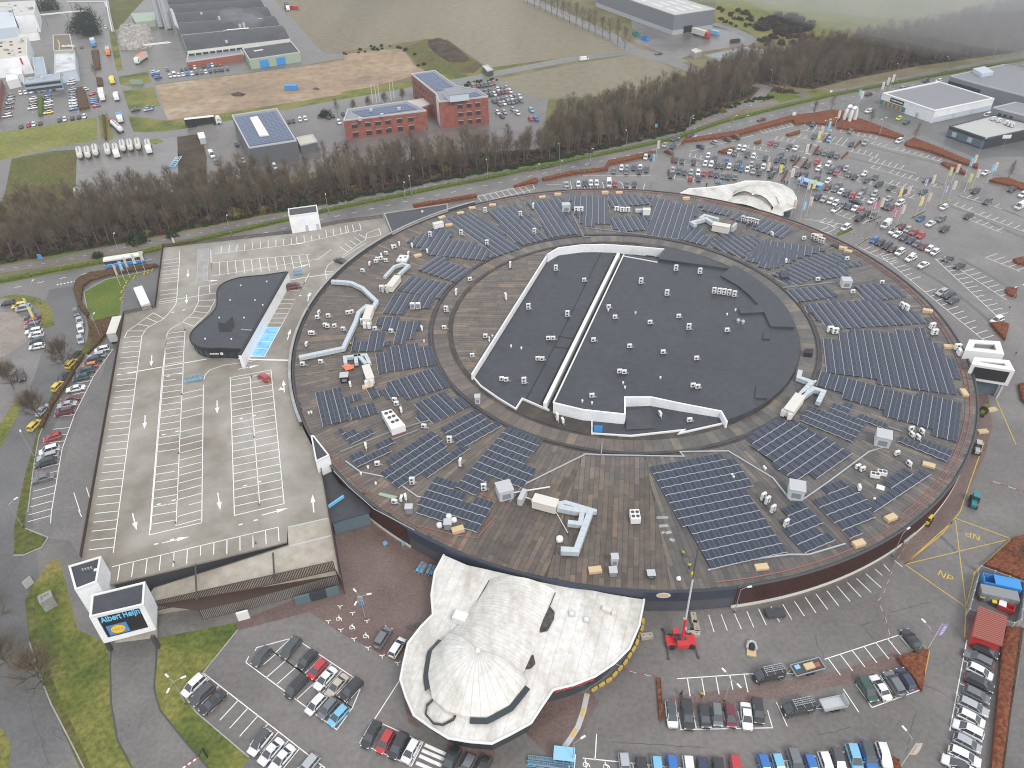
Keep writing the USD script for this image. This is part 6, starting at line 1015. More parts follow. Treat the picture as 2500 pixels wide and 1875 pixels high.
def build_car(c,sty,col,roofcol=None):
 nm,L,W,H,body,roof,pil,glass,wheels,belt,front=CM[sty];P=M['paint_'+col];h=L/2;hw=W/2
 obj('body',MB().add(*body.get()).add(*pil.get()),P,c,smooth=40);obj('roof',roof,M['paint_'+(roofcol or col)] if roofcol!='x' else M['car_glass'],c,smooth=40)
 for k,mb in glass.items():obj(k.rstrip('2'),mb,M['car_glass'],c)
 for x,y in wheels:
  w_=obj('wheel',MB().tm(WHEEL,trimesh.transformations.translation_matrix((x,y,.32))),M['rubber'],c);obj('rim',MB().tm(RIM,trimesh.transformations.translation_matrix((x,y,.32))),M['alloy'],w_)
 for s in (1,-1):
  obj('headlight',MB().box((h-.16,s*hw*.68,front*.86),(.24,.34,.14)),M['lamp_glass'],c);obj('tail_light',MB().box((-h+.06,s*hw*.74,belt*.86),(.12,.26,.18)),M['tail_red'],c);obj('mirror',MB().box((.85 if sty!='x' else 1.6,s*(hw+.08),belt+.05),(.16,.2,.13)),P if col!='w' else M['black'],c)
 obj('number_plate',MB().box((-h-.01,0,.6),(.03,.5,.11)),M['plate_yellow'],c);obj('grille',MB().box((h-.03,0,.5),(.1,hw*1.1,.16)),M['black'],c)
ORD=['first','second','third','fourth','fifth','sixth','seventh','eighth','ninth','tenth','eleventh','twelfth']
n_cars=0;far_cars=[]
def cars(where,end,vec,s,z=0.0,far=False,group=None):
 """s: 'R x,y/cs x,y/cs! ...': colour, style, ! = turned round; vec = the way the fronts point in the picture; order runs from END"""
 global n_cars
 r='N';items=[]
 for t in s.split():
  if len(t)==1:r=t;continue
  if t.startswith('>'):vec=tuple(map(float,t[1:].split(',')));continue
  xy,k=t.split('/');a_,b_=map(float,xy.split(','));flip=k.endswith('!');k=k.rstrip('!')
  items.append((at(r,a_,b_,z+.75),heading(r,a_,b_,*vec,z)+(math.pi if flip else 0),k))
 cnt,seen={},{}
 for p,an,k in items:cnt[k[:2]]=cnt.get(k[:2],0)+1
 for p,an,k in items:
  if far:far_cars.append((p,an,k));continue
  key='car_'+k;kind_of(key,lambda c:build_car(c,k[1],k[0],k[2] if len(k)>2 else None))
  base=f'{PAINT[k[0]][0]} {STY[k[1]][0]}';seen[k[:2]]=seen.get(k[:2],0)+1
  if cnt[k[:2]]==1:lab=f'{base} {where}'
  else :lab=f'{ORD[min(11, seen[k[:2]] - 1)]} {base} {where}, counted from {end}'
  if len(lab.split())>16:lab=' '.join(lab.replace(', counted from',' from').split()[:16])
  copy('parked_car',protos[key],lab,'car',(*p,z),an+rng.uniform(-.03,.03),group or f'cars {where}');n_cars+=1
cars('by the lamp and ramp lawn','the lawn',(-130,125),'H 1245,1125/ws 1300,1185/ds 1365,1235/kd')
cars('in the upper double row of the small lot','the lawn',(-100,110),'H 1680,940/dh 1870,885/ds 1975,960/kh 2040,1020/rh 2090,1080/wd 2165,1125/ed I 72,1152/ks')
cars('in the lower double row of the small lot','the lawn',(-110,120),'H 1905,1135/kv 2030,1245/wh 2105,1272/gh 2175,1318/lh')
cars('in the row along the lot lawn','the lawn corner',(-110,130),'H 1670,1490/wsx 1740,1550/wd 1812,1592/wd 1972,1652/se')
cars('between the tent and the zebra crossing','the kerb',(-75,140),'I 200,1440/kd 290,1485/rh 375,1512/ks 455,1545/wh')
cars('beyond the zebra crossing below the dome','the zebra crossing',(-75,140),'I 715,1605/ks 817,1645/gh 918,1655/kh')
cars('on the brick plaza beside the tent','the lamp',(90,-140),'I 275,815/gs 367,880/wh')
cars('in the row with the black pickup','the thin hedge',(18,150),'I 2133,1310/wsx J 50,1312/kp 160,1322/kh 240,1312/gh 325,1320/mh 430,1322/wd 503,1287/ks')
cars('beside the triangular hedge below the trailers','the trailer',(-75,-120),'J 1205,1150/Gs! 1292,1140/wd 1380,1112/gs 1455,1082/nh')
cars('alone above the triangular hedge','the hedge',(-80,-110),'J 1495,835/kd')
cars('in the column along the long beech hedge','the red roofed shed',(-120,-60),'J 1970,900/kh! 1920,955/ge 1930,1035/wh! 1925,1110/ks! 1910,1187/gh! 1888,1262/se! 1875,1335/wh! 1855,1412/ws 1850,1497/sh! 1832,1580/we! 1790,1640/wdx')
cars('in the bottom row by the trolley shelter','the trolley shelter',(15,120),'I 1832,1640/sh 1942,1668/kh 2042,1662/lh 2140,1655/bh J 60,1660/wh 150,1668/nh 250,1670/kh 360,1655/rh')
cars('in the bottom row beside the beige flag','the red car',(40,120),'J 550,1650/bh 640,1645/lh 745,1620/gs 850,1652/bh 945,1632/wh 1025,1612/dh 1125,1590/ls 1215,1575/bsx 1315,1570/wh')
cars('in the slanted row beside the deck','the yard gate',(-95,20),'D 655,610/wh 620,650/se 595,682/ks 575,715/oh 550,750/ts 520,790/th 485,862/wd 450,930/md 430,965/sd 415,1012/ms')
cars('in the lower part of the deck side row','the red car',(-105,30),'D 335,1177/rh 315,1257/ws 305,1297/se 290,1340/ks 275,1437/gd')
cars('parked along the road by the bare trees','the bare trees',(60,-60),'D 455,700/yh 370,845/yh 220,1097/yh 415,777/dh 275,1000/sd 480,640/dh')
cars('lined up at the curved brown hedge','the main road',(15,60),'D 487,372/gh 510,425/sd 515,478/wh 515,547/sh')
cars('at the dealer yard','the main road',(-90,15),'D 50,312/kh 125,330/ys 150,347/sv 205,400/dd 205,432/rh 210,457/gs 215,492/we 230,517/wh 235,557/nh 235,592/wh >10,70 80,780/sd 135,780/cd')
cars('on the parking deck','the pavilion',(60,-10),'D 1885,207/mv >-60,-40 1695,790/rh >60,20 2190,42/kd',ZD)
cars('on the main road near the entrance','the lamp',(-100,30),'m 685,395/kd! 755,445/sh 385,465/ds 2050,82/md')
cars('at the two way entrance','the road',(-40,50),'m 185,572/sd 340,607/kh >-80,-35 255,712/me')
cars('angled along the roadside hedge','the entrance',(-90,-45),'m 865,602/nh 1135,527/sh 1385,470/kh 1550,422/ks')
V1=(-35,75)
cars('in the upper stall row beside the rust wedge','the hedge wedge',V1,'m 1440,705/wd 1535,742/gh 1615,627/wh 1715,642/we 1770,762/ds 1895,787/wh 2120,832/kh')
cars('in the first long double row','the rust stub',(-12,75),'m 400,870/kh 520,885/dh 740,910/ks >-30,75 965,935/wh 1080,945/we 1190,977/kh 1305,987/dh 1425,987/wh 1560,1007/ds 1660,1042/bh 1775,1052/wh 1890,1082/sd 2005,1112/dh')
cars('in the back rank of the first double row','the rust stub',(-30,75),'m 1020,782/wh 1145,842/ne 1370,882/bh 1625,912/te 1855,952/sh 1975,987/dh 2085,997/wh')
cars('in the second long row toward the far canopy','the rust stub',(-12,75),'m 335,1057/sh 300,1160/ke 455,1072/te 560,1107/dh 690,1102/sh 825,1107/we >-20,75 940,1122/rh 1070,1122/md 1180,1152/dh 1305,1177/gh 1415,1192/ds 1540,1197/gh')
cars('facing the second row by the far canopy','the rust stub',(-8,75),'m 675,1217/rh! 840,1232/nh')
V2=(-55,75)
cars('around the cross aisle banners','the red hatchback',V2,'n 170,537/rh 280,557/gh 530,607/kd 660,632/wd 370,770/te 295,867/nh 430,887/ds 610,822/ne')
cars('in the bays behind the yellow flag','the yellow flag',V2,'n 155,1042/dh 265,1062/gh 400,1057/gs 180,1162/kh')
cars('in the upper bays by the big hedge bed','the cross aisle',V2,'n 985,182/nh 1010,412/ts 1300,472/lh 1710,307/gd 1725,562/nh 1990,527/sp')
cars('in the four car rank between two hedge bars','the flag aisle',V2,'n 1095,712/dh 1215,737/gh 1335,757/ks 1450,787/gh')
cars('in the third stall row beyond the banners','the flag aisle',(-65,75),'n 880,967/ke 1065,902/rh 1095,1027/wh 1285,945/we 1330,1072/te 1440,1117/rh 1505,1012/de 1630,1032/sh 1670,1147/ge 1790,1192/ks 1985,1122/wd 2020,1257/dh 2190,1197/dd')
cars('above the blue trolley shelters','the trolley shelters',(-70,75),'n 705,1142/mh 825,1162/ks 1060,1222/nd 1280,1267/wh')
cars('in the fourth stall row beside the shelters','the shelters',(-75,75),'n 1270,1397/md 1420,1432/ge 1490,1352/ge 1525,1477/wh 1635,1517/nh 1755,1547/rh 1875,1562/sh 1955,1457/ge 2180,1512/se')
cars('in the rank nearest the canopy banners','the yellow green banner',(-80,75),'o 935,417/ns 1050,447/ed 1160,482/wh 1250,512/wh 1365,542/gd 1460,577/th 1575,602/wd 1670,642/rh 1775,677/dd')
cars('loose in the aisle before the pink banner','the canopy',(-80,60),'o 1655,767/kx 1885,722/gs 1245,622/wdx >90,30 1590,492/kd >-90,60 1860,477/wd 2135,442/sd 2090,567/nh 2165,592/mh 1415,927/ws')
cars('in the rim side rank with the blue car','the barrier kerb',(-85,55),'o 1900,1140/bh 2000,1187/kh 2120,1240/ks 2200,1295/ch C 1415,1617/ws 1490,1647/wh')
cars('in the rank with two red cars','the pink banner',(-80,60),'o 2095,882/wx C 1370,1482/wdx 1425,1452/md 1465,1472/sh 1505,1487/rd 1550,1507/rd 1400,1502/wd 1440,1522/dd 1485,1542/nd 1525,1562/gd 1565,1582/md 1605,1597/wh 1640,1617/wh')
V3=(-95,55)
cars('scattered beyond the planting islands','the lime shop car',V3,'p 440,47/Lh 545,97/kd 440,367/ws 150,982/ks 325,1032/Gd 500,1082/nd 840,920/de 790,1087/nd 285,1187/sd 450,1247/ws')
cars('in the last sparse rows by the banners','the purple banner',V3,'p 1075,1307/wh 745,1467/bhx 885,1542/wd 1035,1472/ge 1085,1617/ks 1425,1437/ks 1695,1227/ds 1525,1077/ks 1670,817/wd 2045,1052/kd 2195,1127/we 2160,1297/wx')
cars('on the far road past the shops','the junction',(-90,30),'C 1215,602/kd! 1445,549/sd 1580,517/ns 1665,517/we 1215,711/we 1980,737/wv')
cars('in the open rows above the rim','the rim',(-85,40),'F 1485,24/wd 1565,67/wd 1725,26/dd 1800,72/kd 1685,242/se 1730,262/ke 1760,292/dd 2040,422/ws')
cars('in the small roadside row by the blue banner','the black car',(-15,75),'B 1760,1097/gh 1810,1077/wh 1845,1077/sh 1843,1103/gh 1890,1077/nh 1930,1075/wh 1925,1103/kh 1972,1088/ds 1965,1007/wh 2005,1009/tn'.replace('tn','th'))
cars('in the row above the roof rim by the crossed bays','the empty bays',(0,75),'B 1458,1185/sh 1533,1182/wh 1575,1177/nh 1613,1174/wh 1650,1174/wh 1730,1178/wx 1770,1180/rh 1845,1182/gh 1895,1182/dh')
cars('driving alone on a road','the road',(-80,10),'B 1525,1104/kd 1570,379/wx! 2050,341/dd!')
cars('in the front office rank','the hedge',(75,75),'k 600,237/ge 680,217/md 765,217/dh 840,202/te 920,187/ge 985,172/rh',far=False)
cars('','',(80,75),'k 1070,292/wh 1150,287/td 1235,262/sh 1225,337/rh 1305,327/wh 1155,347/dh 1080,367/mh 1005,382/wh 930,392/dh 845,402/te 760,347/dh 840,337/gh 920,322/dd',far=True)
cars('','',(85,75),'k 1245,467/sh 1335,462/wh 1410,447/gs 1490,432/wh 1185,557/wd 1275,547/gh 1350,537/ge 1420,522/dh 1515,512/gh 1065,737/wh 1195,732/sh 1365,677/sh 1450,747/wh 1150,812/dh 1715,692/le 1705,862/rh 1805,862/bh 1110,577/gh 1000,522/kd 1090,507/gh 1160,497/ne',far=True)
cars('','',(15,60),'b 120,892/dh 178,877/dh 235,867/kh 290,862/wh 400,852/kh 465,842/bh 515,832/wh 568,830/dh 617,824/rh 30,962/wx 85,960/wh 140,954/wh 195,947/bh 255,942/wh 315,934/kh 377,924/gh 433,920/wh 490,912/nh 550,902/kh 600,895/dh 645,892/kh 710,882/dh',far=True)
cars('outside the solar roofed warehouse','the warehouse',(20,60),'b 1500,1557/kh 1557,1547/kh 1645,1532/wh 1712,1520/wh')
cars('','',(40,60),'b 2010,1502/kh 2065,1482/kh 2145,1562/we',far=True)
cars('','',(10,60),'a 260,1192/wh 325,1184/wh 395,1174/wh 455,1167/dh 530,1157/gh 605,1142/bh 685,1140/kh >-80,15 915,1037/wh 910,1067/wh 135,1230/dh 130,1264/gh 120,1302/sh 120,1324/dh 110,1377/dh 90,1450/gh 85,1487/se 425,1260/wh 420,1297/dh 420,1332/mh 415,1382/we 610,1217/bh 610,1252/dh 620,1297/wh 615,1347/sh 615,1382/nh 615,1442/ye 930,1140/sh 930,1170/dh 930,1202/gh 930,1237/gh 935,1277/wh 935,1314/wh 945,1352/wh 935,1392/bh 1085,1147/wh 1190,1202/rh 1205,1257/gh 1205,1287/th 1205,1312/bh 1235,1352/rh',far=True)
cars('','',(-20,60),'a 760,1537/dh 833,1527/wh 925,1517/kh 1010,1502/kh 1083,1490/wh 265,1624/Gh 363,1602/rh 432,1592/wh 512,1582/kh 1360,347/wh 1045,597/gh >90,-20 1650,342/wx 1740,1407/Gd 1905,1402/sd 1915,1372/bd 1995,917/we 1995,947/be 2030,987/bh >30,50 2185,972/wh 2150,887/gh',far=True)
cars('','',(40,60),'A 1360,992/wx 1560,1030/wh 1640,1092/wh 1765,1068/wv 1520,925/kh 1390,1040/gh B 20,730/kh',far=True)
fc=thing('parked_cars','many small cars parked across the factory yards and beyond the woods','cars',kind='stuff');by={}
for p,an,k in far_cars:
 nm,L,W,H,body,roof,pil,glass,wheels,belt_,front=CM[k[1]];ca,sa=math.cos(an),math.sin(an)
 def put(key,mb):
  v,f=mb.get();by.setdefault(key,MB()).add(np.c_[v[:,0]*ca-v[:,1]*sa+p[0],v[:,0]*sa+v[:,1]*ca+p[1],v[:,2]+.008],f)
 put(k[0],body);put(k[0],roof);[put('glass',g) for g in glass.values()];put('tyres',MB().box((-L/2+.8,0,.3),(.6,W*.96,.6)).box((L/2-.85,0,.3),(.6,W*.96,.6)))
for k,mb in by.items():obj('car_bodies' if k in PAINT else ('car_windows' if k=='glass' else 'car_wheels'),mb,M['paint_'+k] if k in PAINT else M['car_glass' if k=='glass' else 'rubber'],fc,kind='stuff')
print('cars',n_cars,'far',len(far_cars))
# ================================================================ trucks, bus, trailers, vans with ladders
def wheelset(t,xs,hw,r=.48):
 for x in xs:
  for s in (1,-1):
   m_=trimesh.creation.cylinder(r,.3,sections=12);m_.apply_transform(trimesh.transformations.rotation_matrix(math.pi/2,(1,0,0)));obj('wheel',MB().tm(m_,trimesh.transformations.translation_matrix((x,s*(hw-.16),r))),M['rubber'],t)
def cab(t,x0,col='white',low=False):
 """tractor cab, its nose at x0"""
 hw=1.22;secs=[]
 for x,z0,z1,w in ((x0-2.3,.6,3.3 if not low else 2.6,.98),(x0-1.9,.6,3.7 if not low else 2.8,1),(x0-.7,.5,3.6 if not low else 2.75,1),(x0-.15,.45,2.4,.98),(x0,.45,1.5,.94)):a=hw*w;secs.append(np.array([(x,a,z0),(x,a,z1-.15),(x,a*.85,z1),(x,-a*.85,z1),(x,-a,z1-.15),(x,-a,z0)]))
 obj('cab',loft(secs),M[col] if col in M else col,t);obj('windscreen',MB().quad((x0-.12,-1.05,1.75),(x0-.12,1.05,1.75),(x0-.55,1.0,2.75 if not low else 2.5),(x0-.55,-1.0,2.75 if not low else 2.5)),M['car_glass'],t)
 for s in (1,-1):obj('side_window',MB().box((x0-1.15,s*hw,2.2),(.8,.04,.6)),M['car_glass'],t);obj('headlight',MB().box((x0,s*.9,.9),(.08,.35,.2)),M['lamp_glass'],t);obj('mirror',MB().box((x0-.3,s*1.4,2.1),(.15,.2,.5)),M['black'],t)
 obj('bumper',MB().bbox(x0-.2,x0+.05,-1.2,1.2,.4,.8),M['dark_grey'],t)
def truck(r,a_,b_,vec,lab,kind_='box',col='white',body='white',L=13.0,with_cab=True,cat='truck',h=3.9,cabcol='white'):
 p=at(r,a_,b_,1.8);an=heading(r,a_,b_,*vec);t=thing('lorry' if with_cab else 'trailer',lab,cat,(*p,.01),an,None);tot=L+(2.9 if with_cab else 0);x1=tot/2-(2.9 if with_cab else 0);x0=-tot/2
 obj('chassis',MB().bbox(x0+.2,x1-.1,-.5,.5,.75,1.05),M['dark_grey'],t)
 if kind_=='box':
  obj('cargo_box',MB().bbox(x0,x1,-1.27,1.27,1.05,h),M[body],t);obj('roof',MB().bbox(x0-.02,x1+.02,-1.29,1.29,h,h+.06),M[col],t);obj('rear_door',MB().bbox(x0-.05,x0,-1.15,1.15,1.15,h-.1),M['light_grey'],t)
 elif kind_=='tank':
  m_=trimesh.creation.cylinder(1.18,x1-x0-.5,sections=20);m_.apply_transform(trimesh.transformations.rotation_matrix(math.pi/2,(0,1,0)));obj('tank',MB().tm(m_,trimesh.transformations.translation_matrix(((x0+x1)/2,0,2.25))),M[body],t,smooth=40)
  for xe,s in ((x0+.25,-1),(x1-.25,1)):
   e_=trimesh.creation.icosphere(2,1.0);v=np.asarray(e_.vertices)*[.4,1.17,1.17]+[xe,0,2.25];obj('tank_end',(v,e_.faces),M[body],t,smooth=True)
  obj('catwalk',MB().bbox(x0+1,x1-1,-.3,.3,3.42,3.52),M['mid_grey'],t)
  for k in range(4):obj('hatch',MB().cyl((x0+(x1-x0)*(k+.5)/4,0,3.5),.3,.18,10),M['galvanised'],t)
 elif kind_=='open':
  obj('tray_floor',MB().bbox(x0,x1,-1.25,1.25,1.05,1.2),M['dark_grey'],t)
  for y in (-1.22,1.22):obj('tray_side',MB().bbox(x0,x1,y-.05,y+.05,1.2,2.6),M[body],t)
  obj('tailgate',MB().bbox(x0-.05,x0+.05,-1.2,1.2,1.2,2.6),M[body],t);obj('load',MB().bbox(x0+.3,x1-.3,-1.1,1.1,1.2,2.2),M[col],t)
 if with_cab:cab(t,tot/2,cabcol);wheelset(t,[tot/2-1.3,x1-.3],1.25)
 wheelset(t,[x0+1.3,x0+2.6,x0+3.9] if L>9 else [x0+1.2,x0+2.4],1.25)
 return t
truck('A',1308,782,(200,-22),'white lorry with a black curtain sided trailer on the verge road','box','white','black')
truck('A',745,808,(-80,-75),'white road tanker turning at the street end','tank',body='white',cabcol='tile_red');truck('A',768,750,(25,110),'white lorry with blue load behind the turning tanker','open','blue_sign','light_blue',L=7)
for k,(a_,b_,c_) in enumerate(((510,985,0),(562,982,0),(612,968,0),(690,962,0),(788,940,0),(836,935,0),(886,928,0))):truck('A',a_,b_,(20,105),['white rounded tank trailer at the meadow end of the tanker row','second white tank trailer from the meadow','third tank trailer from the meadow, before the gap','first tank trailer after the gap in the row','tank trailer just beyond the parked tractor','second tank trailer beyond the parked tractor','last tank trailer before the open door lorry'][k],'tank',body='off_white',L=9.5,with_cab=False,cat='trailer')
truck('A',745,968,(22,105),'white tanker lorry with its cab in the tanker row','tank',body='off_white',L=8.5);truck('A',952,940,(20,105),'white and red tanker lorry at the end of the tanker row','tank',body='off_white',L=8.5);truck('A',500,1250,(20,100),'pale tank trailer behind the bare trees','tank',body='off_white',L=9,with_cab=False,cat='trailer');truck('A',560,1250,(20,100),'second pale tank trailer behind the bare trees','tank',body='off_white',L=9,with_cab=False,cat='trailer')
truck('A',905,375,(-70,45),'white and orange silo lorry beside the rubble heap','box','orange','off_white',L=10);truck('A',655,610,(8,60),'long white box lorry by the parked cars','box','white','white',L=9);truck('A',745,610,(10,60),'white topped flatbed lorry on the street','open','white','mid_grey',L=8);truck('A',718,505,(10,60),'yellow topped lorry on the street','open','flag_yellow','mid_grey',L=8,cabcol='flag_yellow');truck('A',690,320,(12,90),'grey and green articulated lorry on the street','open','light_grey','pale_green',L=13,cabcol='orange');truck('A',598,275,(4,60),'blue cabbed lorry waiting on the paved yard','box','off_white','off_white',L=6,cabcol='container_blue')
truck('A',1845,45,(30,45),'dark lorry beside the red container at the field edge','box','dark_grey','dark_grey',L=9);truck('C',135,215,(75,22),'red cabbed white lorry at the grey warehouse dock','box','off_white','off_white',L=11,cabcol='crane_red')
truck('D',925,305,(45,100),'white trailer with red end in the delivery yard','box','white','white',L=12,with_cab=False,cat='trailer');truck('D',750,495,(30,-90),'beige topped trailer between screen and shrub bed','box','off_white','mid_grey',L=9,with_cab=False,cat='trailer')
bp=at('D',800,42,1.5);an=heading('D',800,42,200,-30);t=thing('city_bus','white and blue city bus on the main road behind the flags','bus',(*bp,.02),an)
obj('lower_body',MB().bbox(-6,6,-1.25,1.25,.35,1.35),M['container_blue'],t);obj('upper_body',MB().bbox(-6,6,-1.24,1.24,1.35,1.5).bbox(-6,6,-1.24,1.24,2.6,3.1),M['white'],t);obj('roof',MB().bbox(-5.8,5.8,-1.1,1.1,3.1,3.2).bbox(-3,3,-.7,.7,3.2,3.4),M['white'],t);obj('windscreen',MB().bbox(5.97,6.03,-1.15,1.15,1.2,2.7),M['car_glass'],t)
for s in (1,-1):
 for k in range(6):obj('window',MB().bbox(-5.8+k*1.95,-4.0+k*1.95,s*1.24-.02,s*1.24+.02,1.5,2.6),M['car_glass'],t)
wheelset(t,[-3.5,3.6],1.25)
def ladder_van(r,a_,b_,vec,lab):
 p=at(r,a_,b_,1.1);t=thing('van',lab,'van',(*p,0),heading(r,a_,b_,*vec));build_car(t,'x','k')
 for y in (-.55,.1):
  ld=MB()
  for s in (-.18,.18):ld.tube([[-2.6,y+s,2.42],[1.0,y+s,2.45]],.03,4)
  for k in range(12):ld.tube([[-2.5+k*.3,y-.18,2.43],[-2.5+k*.3,y+.18,2.43]],.022,4)
  obj('ladder',ld,M['galvanised'],t)
 for x in (-2.0,-.6,.8):obj('roof_bar',MB().bbox(x-.03,x+.03,-.85,.85,2.14,2.22),M['galvanised'],t)
 for s in (1,-1):obj('lettering',MB().box((-1.6,s*1.005,1.35),(1.0,.015,.18)),M['white'],t)
ladder_van('J',572,1055,(-210,45),'black van with ladders on its roof, upper of two');ladder_van('J',760,1268,(-210,45),'black van with ladders on its roof, lower of two')
def flat_trailer(r,a_,b_,vec,lab,L,W_,wall,load):
 p=at(r,a_,b_,.9);t=thing('car_trailer',lab,'trailer',(*p,0),heading(r,a_,b_,*vec));obj('bed',MB().bbox(-L/2,L/2,-W_/2,W_/2,.62,.72),M['dark_grey' if load else 'light_grey'],t)
 for y in (-W_/2,W_/2):obj('side_board',MB().bbox(-L/2,L/2,y-.04,y+.04,.72,.72+wall),M['galvanised'],t)
 for x in (-L/2,L/2):obj('end_board',MB().bbox(x-.04,x+.04,-W_/2+.04,W_/2-.04,.72,.72+wall),M['galvanised'],t)
 obj('drawbar',MB().tube([[L/2,.4,.55],[L/2+1.2,0,.5]],.05,4).tube([[L/2,-.4,.55],[L/2+1.2,0,.5]],.05,4),M['galvanised'],t);wheelset(t,[-.5,.4],W_/2+.1,.32)
 if load:obj('load',MB().bbox(-1.2,.6,-.6,.5,.73,1.1),M['wood'],t);obj('load',MB().bbox(L/2-1.5,L/2-.6,-.8,-.1,.73,1.0),M['light_blue'],t);obj('load',MB().bbox(-2.2,-1.3,-.3,.5,.73,1.05),M['tile_red'],t)
 else :obj('ramp_gate',MB().box((-L/2-.1,0,1.3),(.08,W_,1.2)),M['galvanised'],t)
flat_trailer('J',822,1008,(-220,60),'long flat trailer loaded with pallets behind the upper van',5.6,2.1,.3,True);flat_trailer('J',985,1243,(-170,35),'empty galvanised trailer with mesh gate behind the lower van',4.0,2.0,.4,False)
# ================================================================ buildings around
def flat(name,label,cat,poly,z,wall,roof='dark_felt',rim='white',z0=0.0,rimw=.4,up=.25):
 P=Polygon(pts(poly,z) if isinstance(poly,str) else poly).buffer(0);t=thing(name,label,cat)
 obj('wall',MB().prism(P.difference(P.buffer(-.3)),z0,z-.3),M[wall],t);obj('roof',MB().prism(P.buffer(-rimw+.02),z-.4,z-.1),M[roof],t);obj('coping',MB().prism(P.buffer(.06).difference(P.buffer(-rimw)),z-.298,z+up),M[rim],t)
 return t,P
def facade_rects(t,a,b,z0s,hs,xs,w,mat='glass_dark',name='window',out=.04,frame=None):
 """pieces on the wall a->b: at each fraction x and each sill height"""
 a,b=np.asarray(a),np.asarray(b);d=b-a;L=np.linalg.norm(d);u=d/L;an=math.atan2(u[1],u[0]);n=np.array([u[1],-u[0]])
 for z0,h in zip(z0s,hs):
  for x in xs:
   c=a+d*x+n*out
   o_=obj(name,MB().box((*c,z0+h/2),(w,.12,h),an),M[mat],t)
   if frame:obj('frame',MB().box((*(c+n*.02),z0+h+.08),(w+.2,.2,.14),an),M[frame],o_)
def roof_panels(t,a,b,c,nu,nv,z,skip=None,mat='solar_blue'):
 """a corner, b and c the ends of its two edges: nu x nv modules"""
 a,b,c=map(np.asarray,(a,b,c));mb=MB();u,v=(b-a)/nu,(c-a)/nv
 for i in range(nu):
  for j in range(nv):
   if skip and skip(i,j):continue
   q=[a+u*(i+x)+v*(j+y) for x,y in ((.03,.05),(.97,.05),(.97,.95),(.03,.95))];mb.prism(q,z,z+.1)
 obj('solar_modules',mb,M[mat],t,kind='stuff')
plain('solar_blue',(.055,.085,.16),.25);plain('teal',(.03,.22,.22),.5);plain('pale_blue_wall',(.5,.56,.62),.6);plain('steel_blue',(.3,.37,.43),.5);plain('beige_roof',(.5,.46,.4),.6);plain('warehouse_dark',(.12,.125,.135),.5);plain('warehouse_side',(.2,.215,.24),.5);plain('roof_pale',(.5,.5,.48),.55);plain('grey_roof',(.2,.205,.22),.35);plain('wet_roof',(.42,.42,.4),.2)
mottled('brick_wall',[(.21,.066,.048),(.27,.085,.062),(.32,.105,.08)],.6,(.7,.8),scale2=4,c2=((.85,)*3,(1.1,)*3),fac2=1.0)
mottled('barrel_roof',[(.035,.038,.044),(.05,.053,.06),(.065,.068,.075)],.1,(.6,.75),scale2=.6,c2=((.85,)*3,(1.1,)*3),fac2=1.0);mottled('brown_roof',[(.13,.1,.075),(.17,.135,.1),(.15,.13,.11)],.15,(.6,.8));mottled('stained_white',[(.3,.3,.3),(.5,.51,.53),(.6,.61,.63)],.12,(.5,.7));mottled('rubble',[(.2,.185,.165),(.36,.34,.31),(.48,.46,.42)],.5,(.8,.9),scale2=2.5,c2=((.5,)*3,(1.15,)*3),fac2=1.0)
ofa,Pa=flat('brick_office','tall red brick office block with rooftop solar panels and grey penthouse','office','B 458,476 610,453 748,552 885,575 952,622 637,655 618,607',12.0,'brick_wall','grey_roof','light_grey')
roof_panels(ofa,at('B',485,480,12),at('B',600,463,12),at('B',632,598,12) if False else at('B',620,585,12),6,9,12.0);roof_panels(ofa,at('B',790,610,12),at('B',870,590,12),at('B',830,632,12),4,3,12.0)
pent=Polygon(pts('B 665,572 765,556 828,598 705,612',15.0));obj('penthouse',MB().prism(pent,11.9,14.9),M['pale_blue_wall'],ofa);obj('penthouse_roof',MB().prism(pent.buffer(.15),14.9,15.05),M['grey_roof'],ofa)
fa,fb_=at('B',637,655,12),at('B',952,622,12);facade_rects(ofa,fa,fb_,(1.0,4.6,8.2),(1.6,)*3,(.42,.6,.78),2.2,'glass_dark','window',.1,'light_grey');wa,wb=at('B',458,476,12),at('B',618,607,12);facade_rects(ofa,wa,wb,(1.0,4.6,8.2),(1.5,)*3,(.12,.24,.36,.48,.6,.72,.84),1.6,'glass_dark','window',.1)
obj('stair_glazing',MB().prism(LineString([fa+(wb-fa)*.15,wb]).buffer(.25),.1,11.5),M['off_white'],ofa)
ofb,Pb_=flat('brick_office','long low red brick office wing with solar panels on its roof','office','B 22,776 50,703 430,650 556,712',8.5,'brick_wall','grey_roof','light_grey')
roof_panels(ofb,at('B',75,715,8.5),at('B',420,665,8.5),at('B',150,752,8.5),14,4,8.5);la,lb=at('B',22,776,8.5),at('B',556,712,8.5);facade_rects(ofb,la,lb,(1.0,4.8),(1.9,1.6),(.12,.28,.4,.52,.66,.8),2.4,'glass_dark','window',.1,'light_grey')
for a_,b_ in ((270,740),(130,765),(200,708),(380,700)):p=at('B',a_,b_,9);obj('roof_unit',MB().box((*p,9.0),(1.4,1.4,1.2)),M['light_grey'],ofb)
lk,_=flat('link_building','low pale roofed link between the two brick offices','building','B 430,650 500,640 600,622 622,655 520,690',5.0,'brick_wall','beige_roof','light_grey')
sw,_=flat('solar_warehouse','dark warehouse with blue solar roof and long white skylight','warehouse','A 1490,742 1780,698 1905,905 1600,952',8.2,'warehouse_dark','grey_roof','light_grey')
c0,c1,c2=at('A',1505,752,8.3),at('A',1770,712,8.3),at('A',1605,938,8.3);roof_panels(sw,c0,c1,c2,11,22,8.2,lambda i,j:4<=i<=5 and 4<=j<=15)
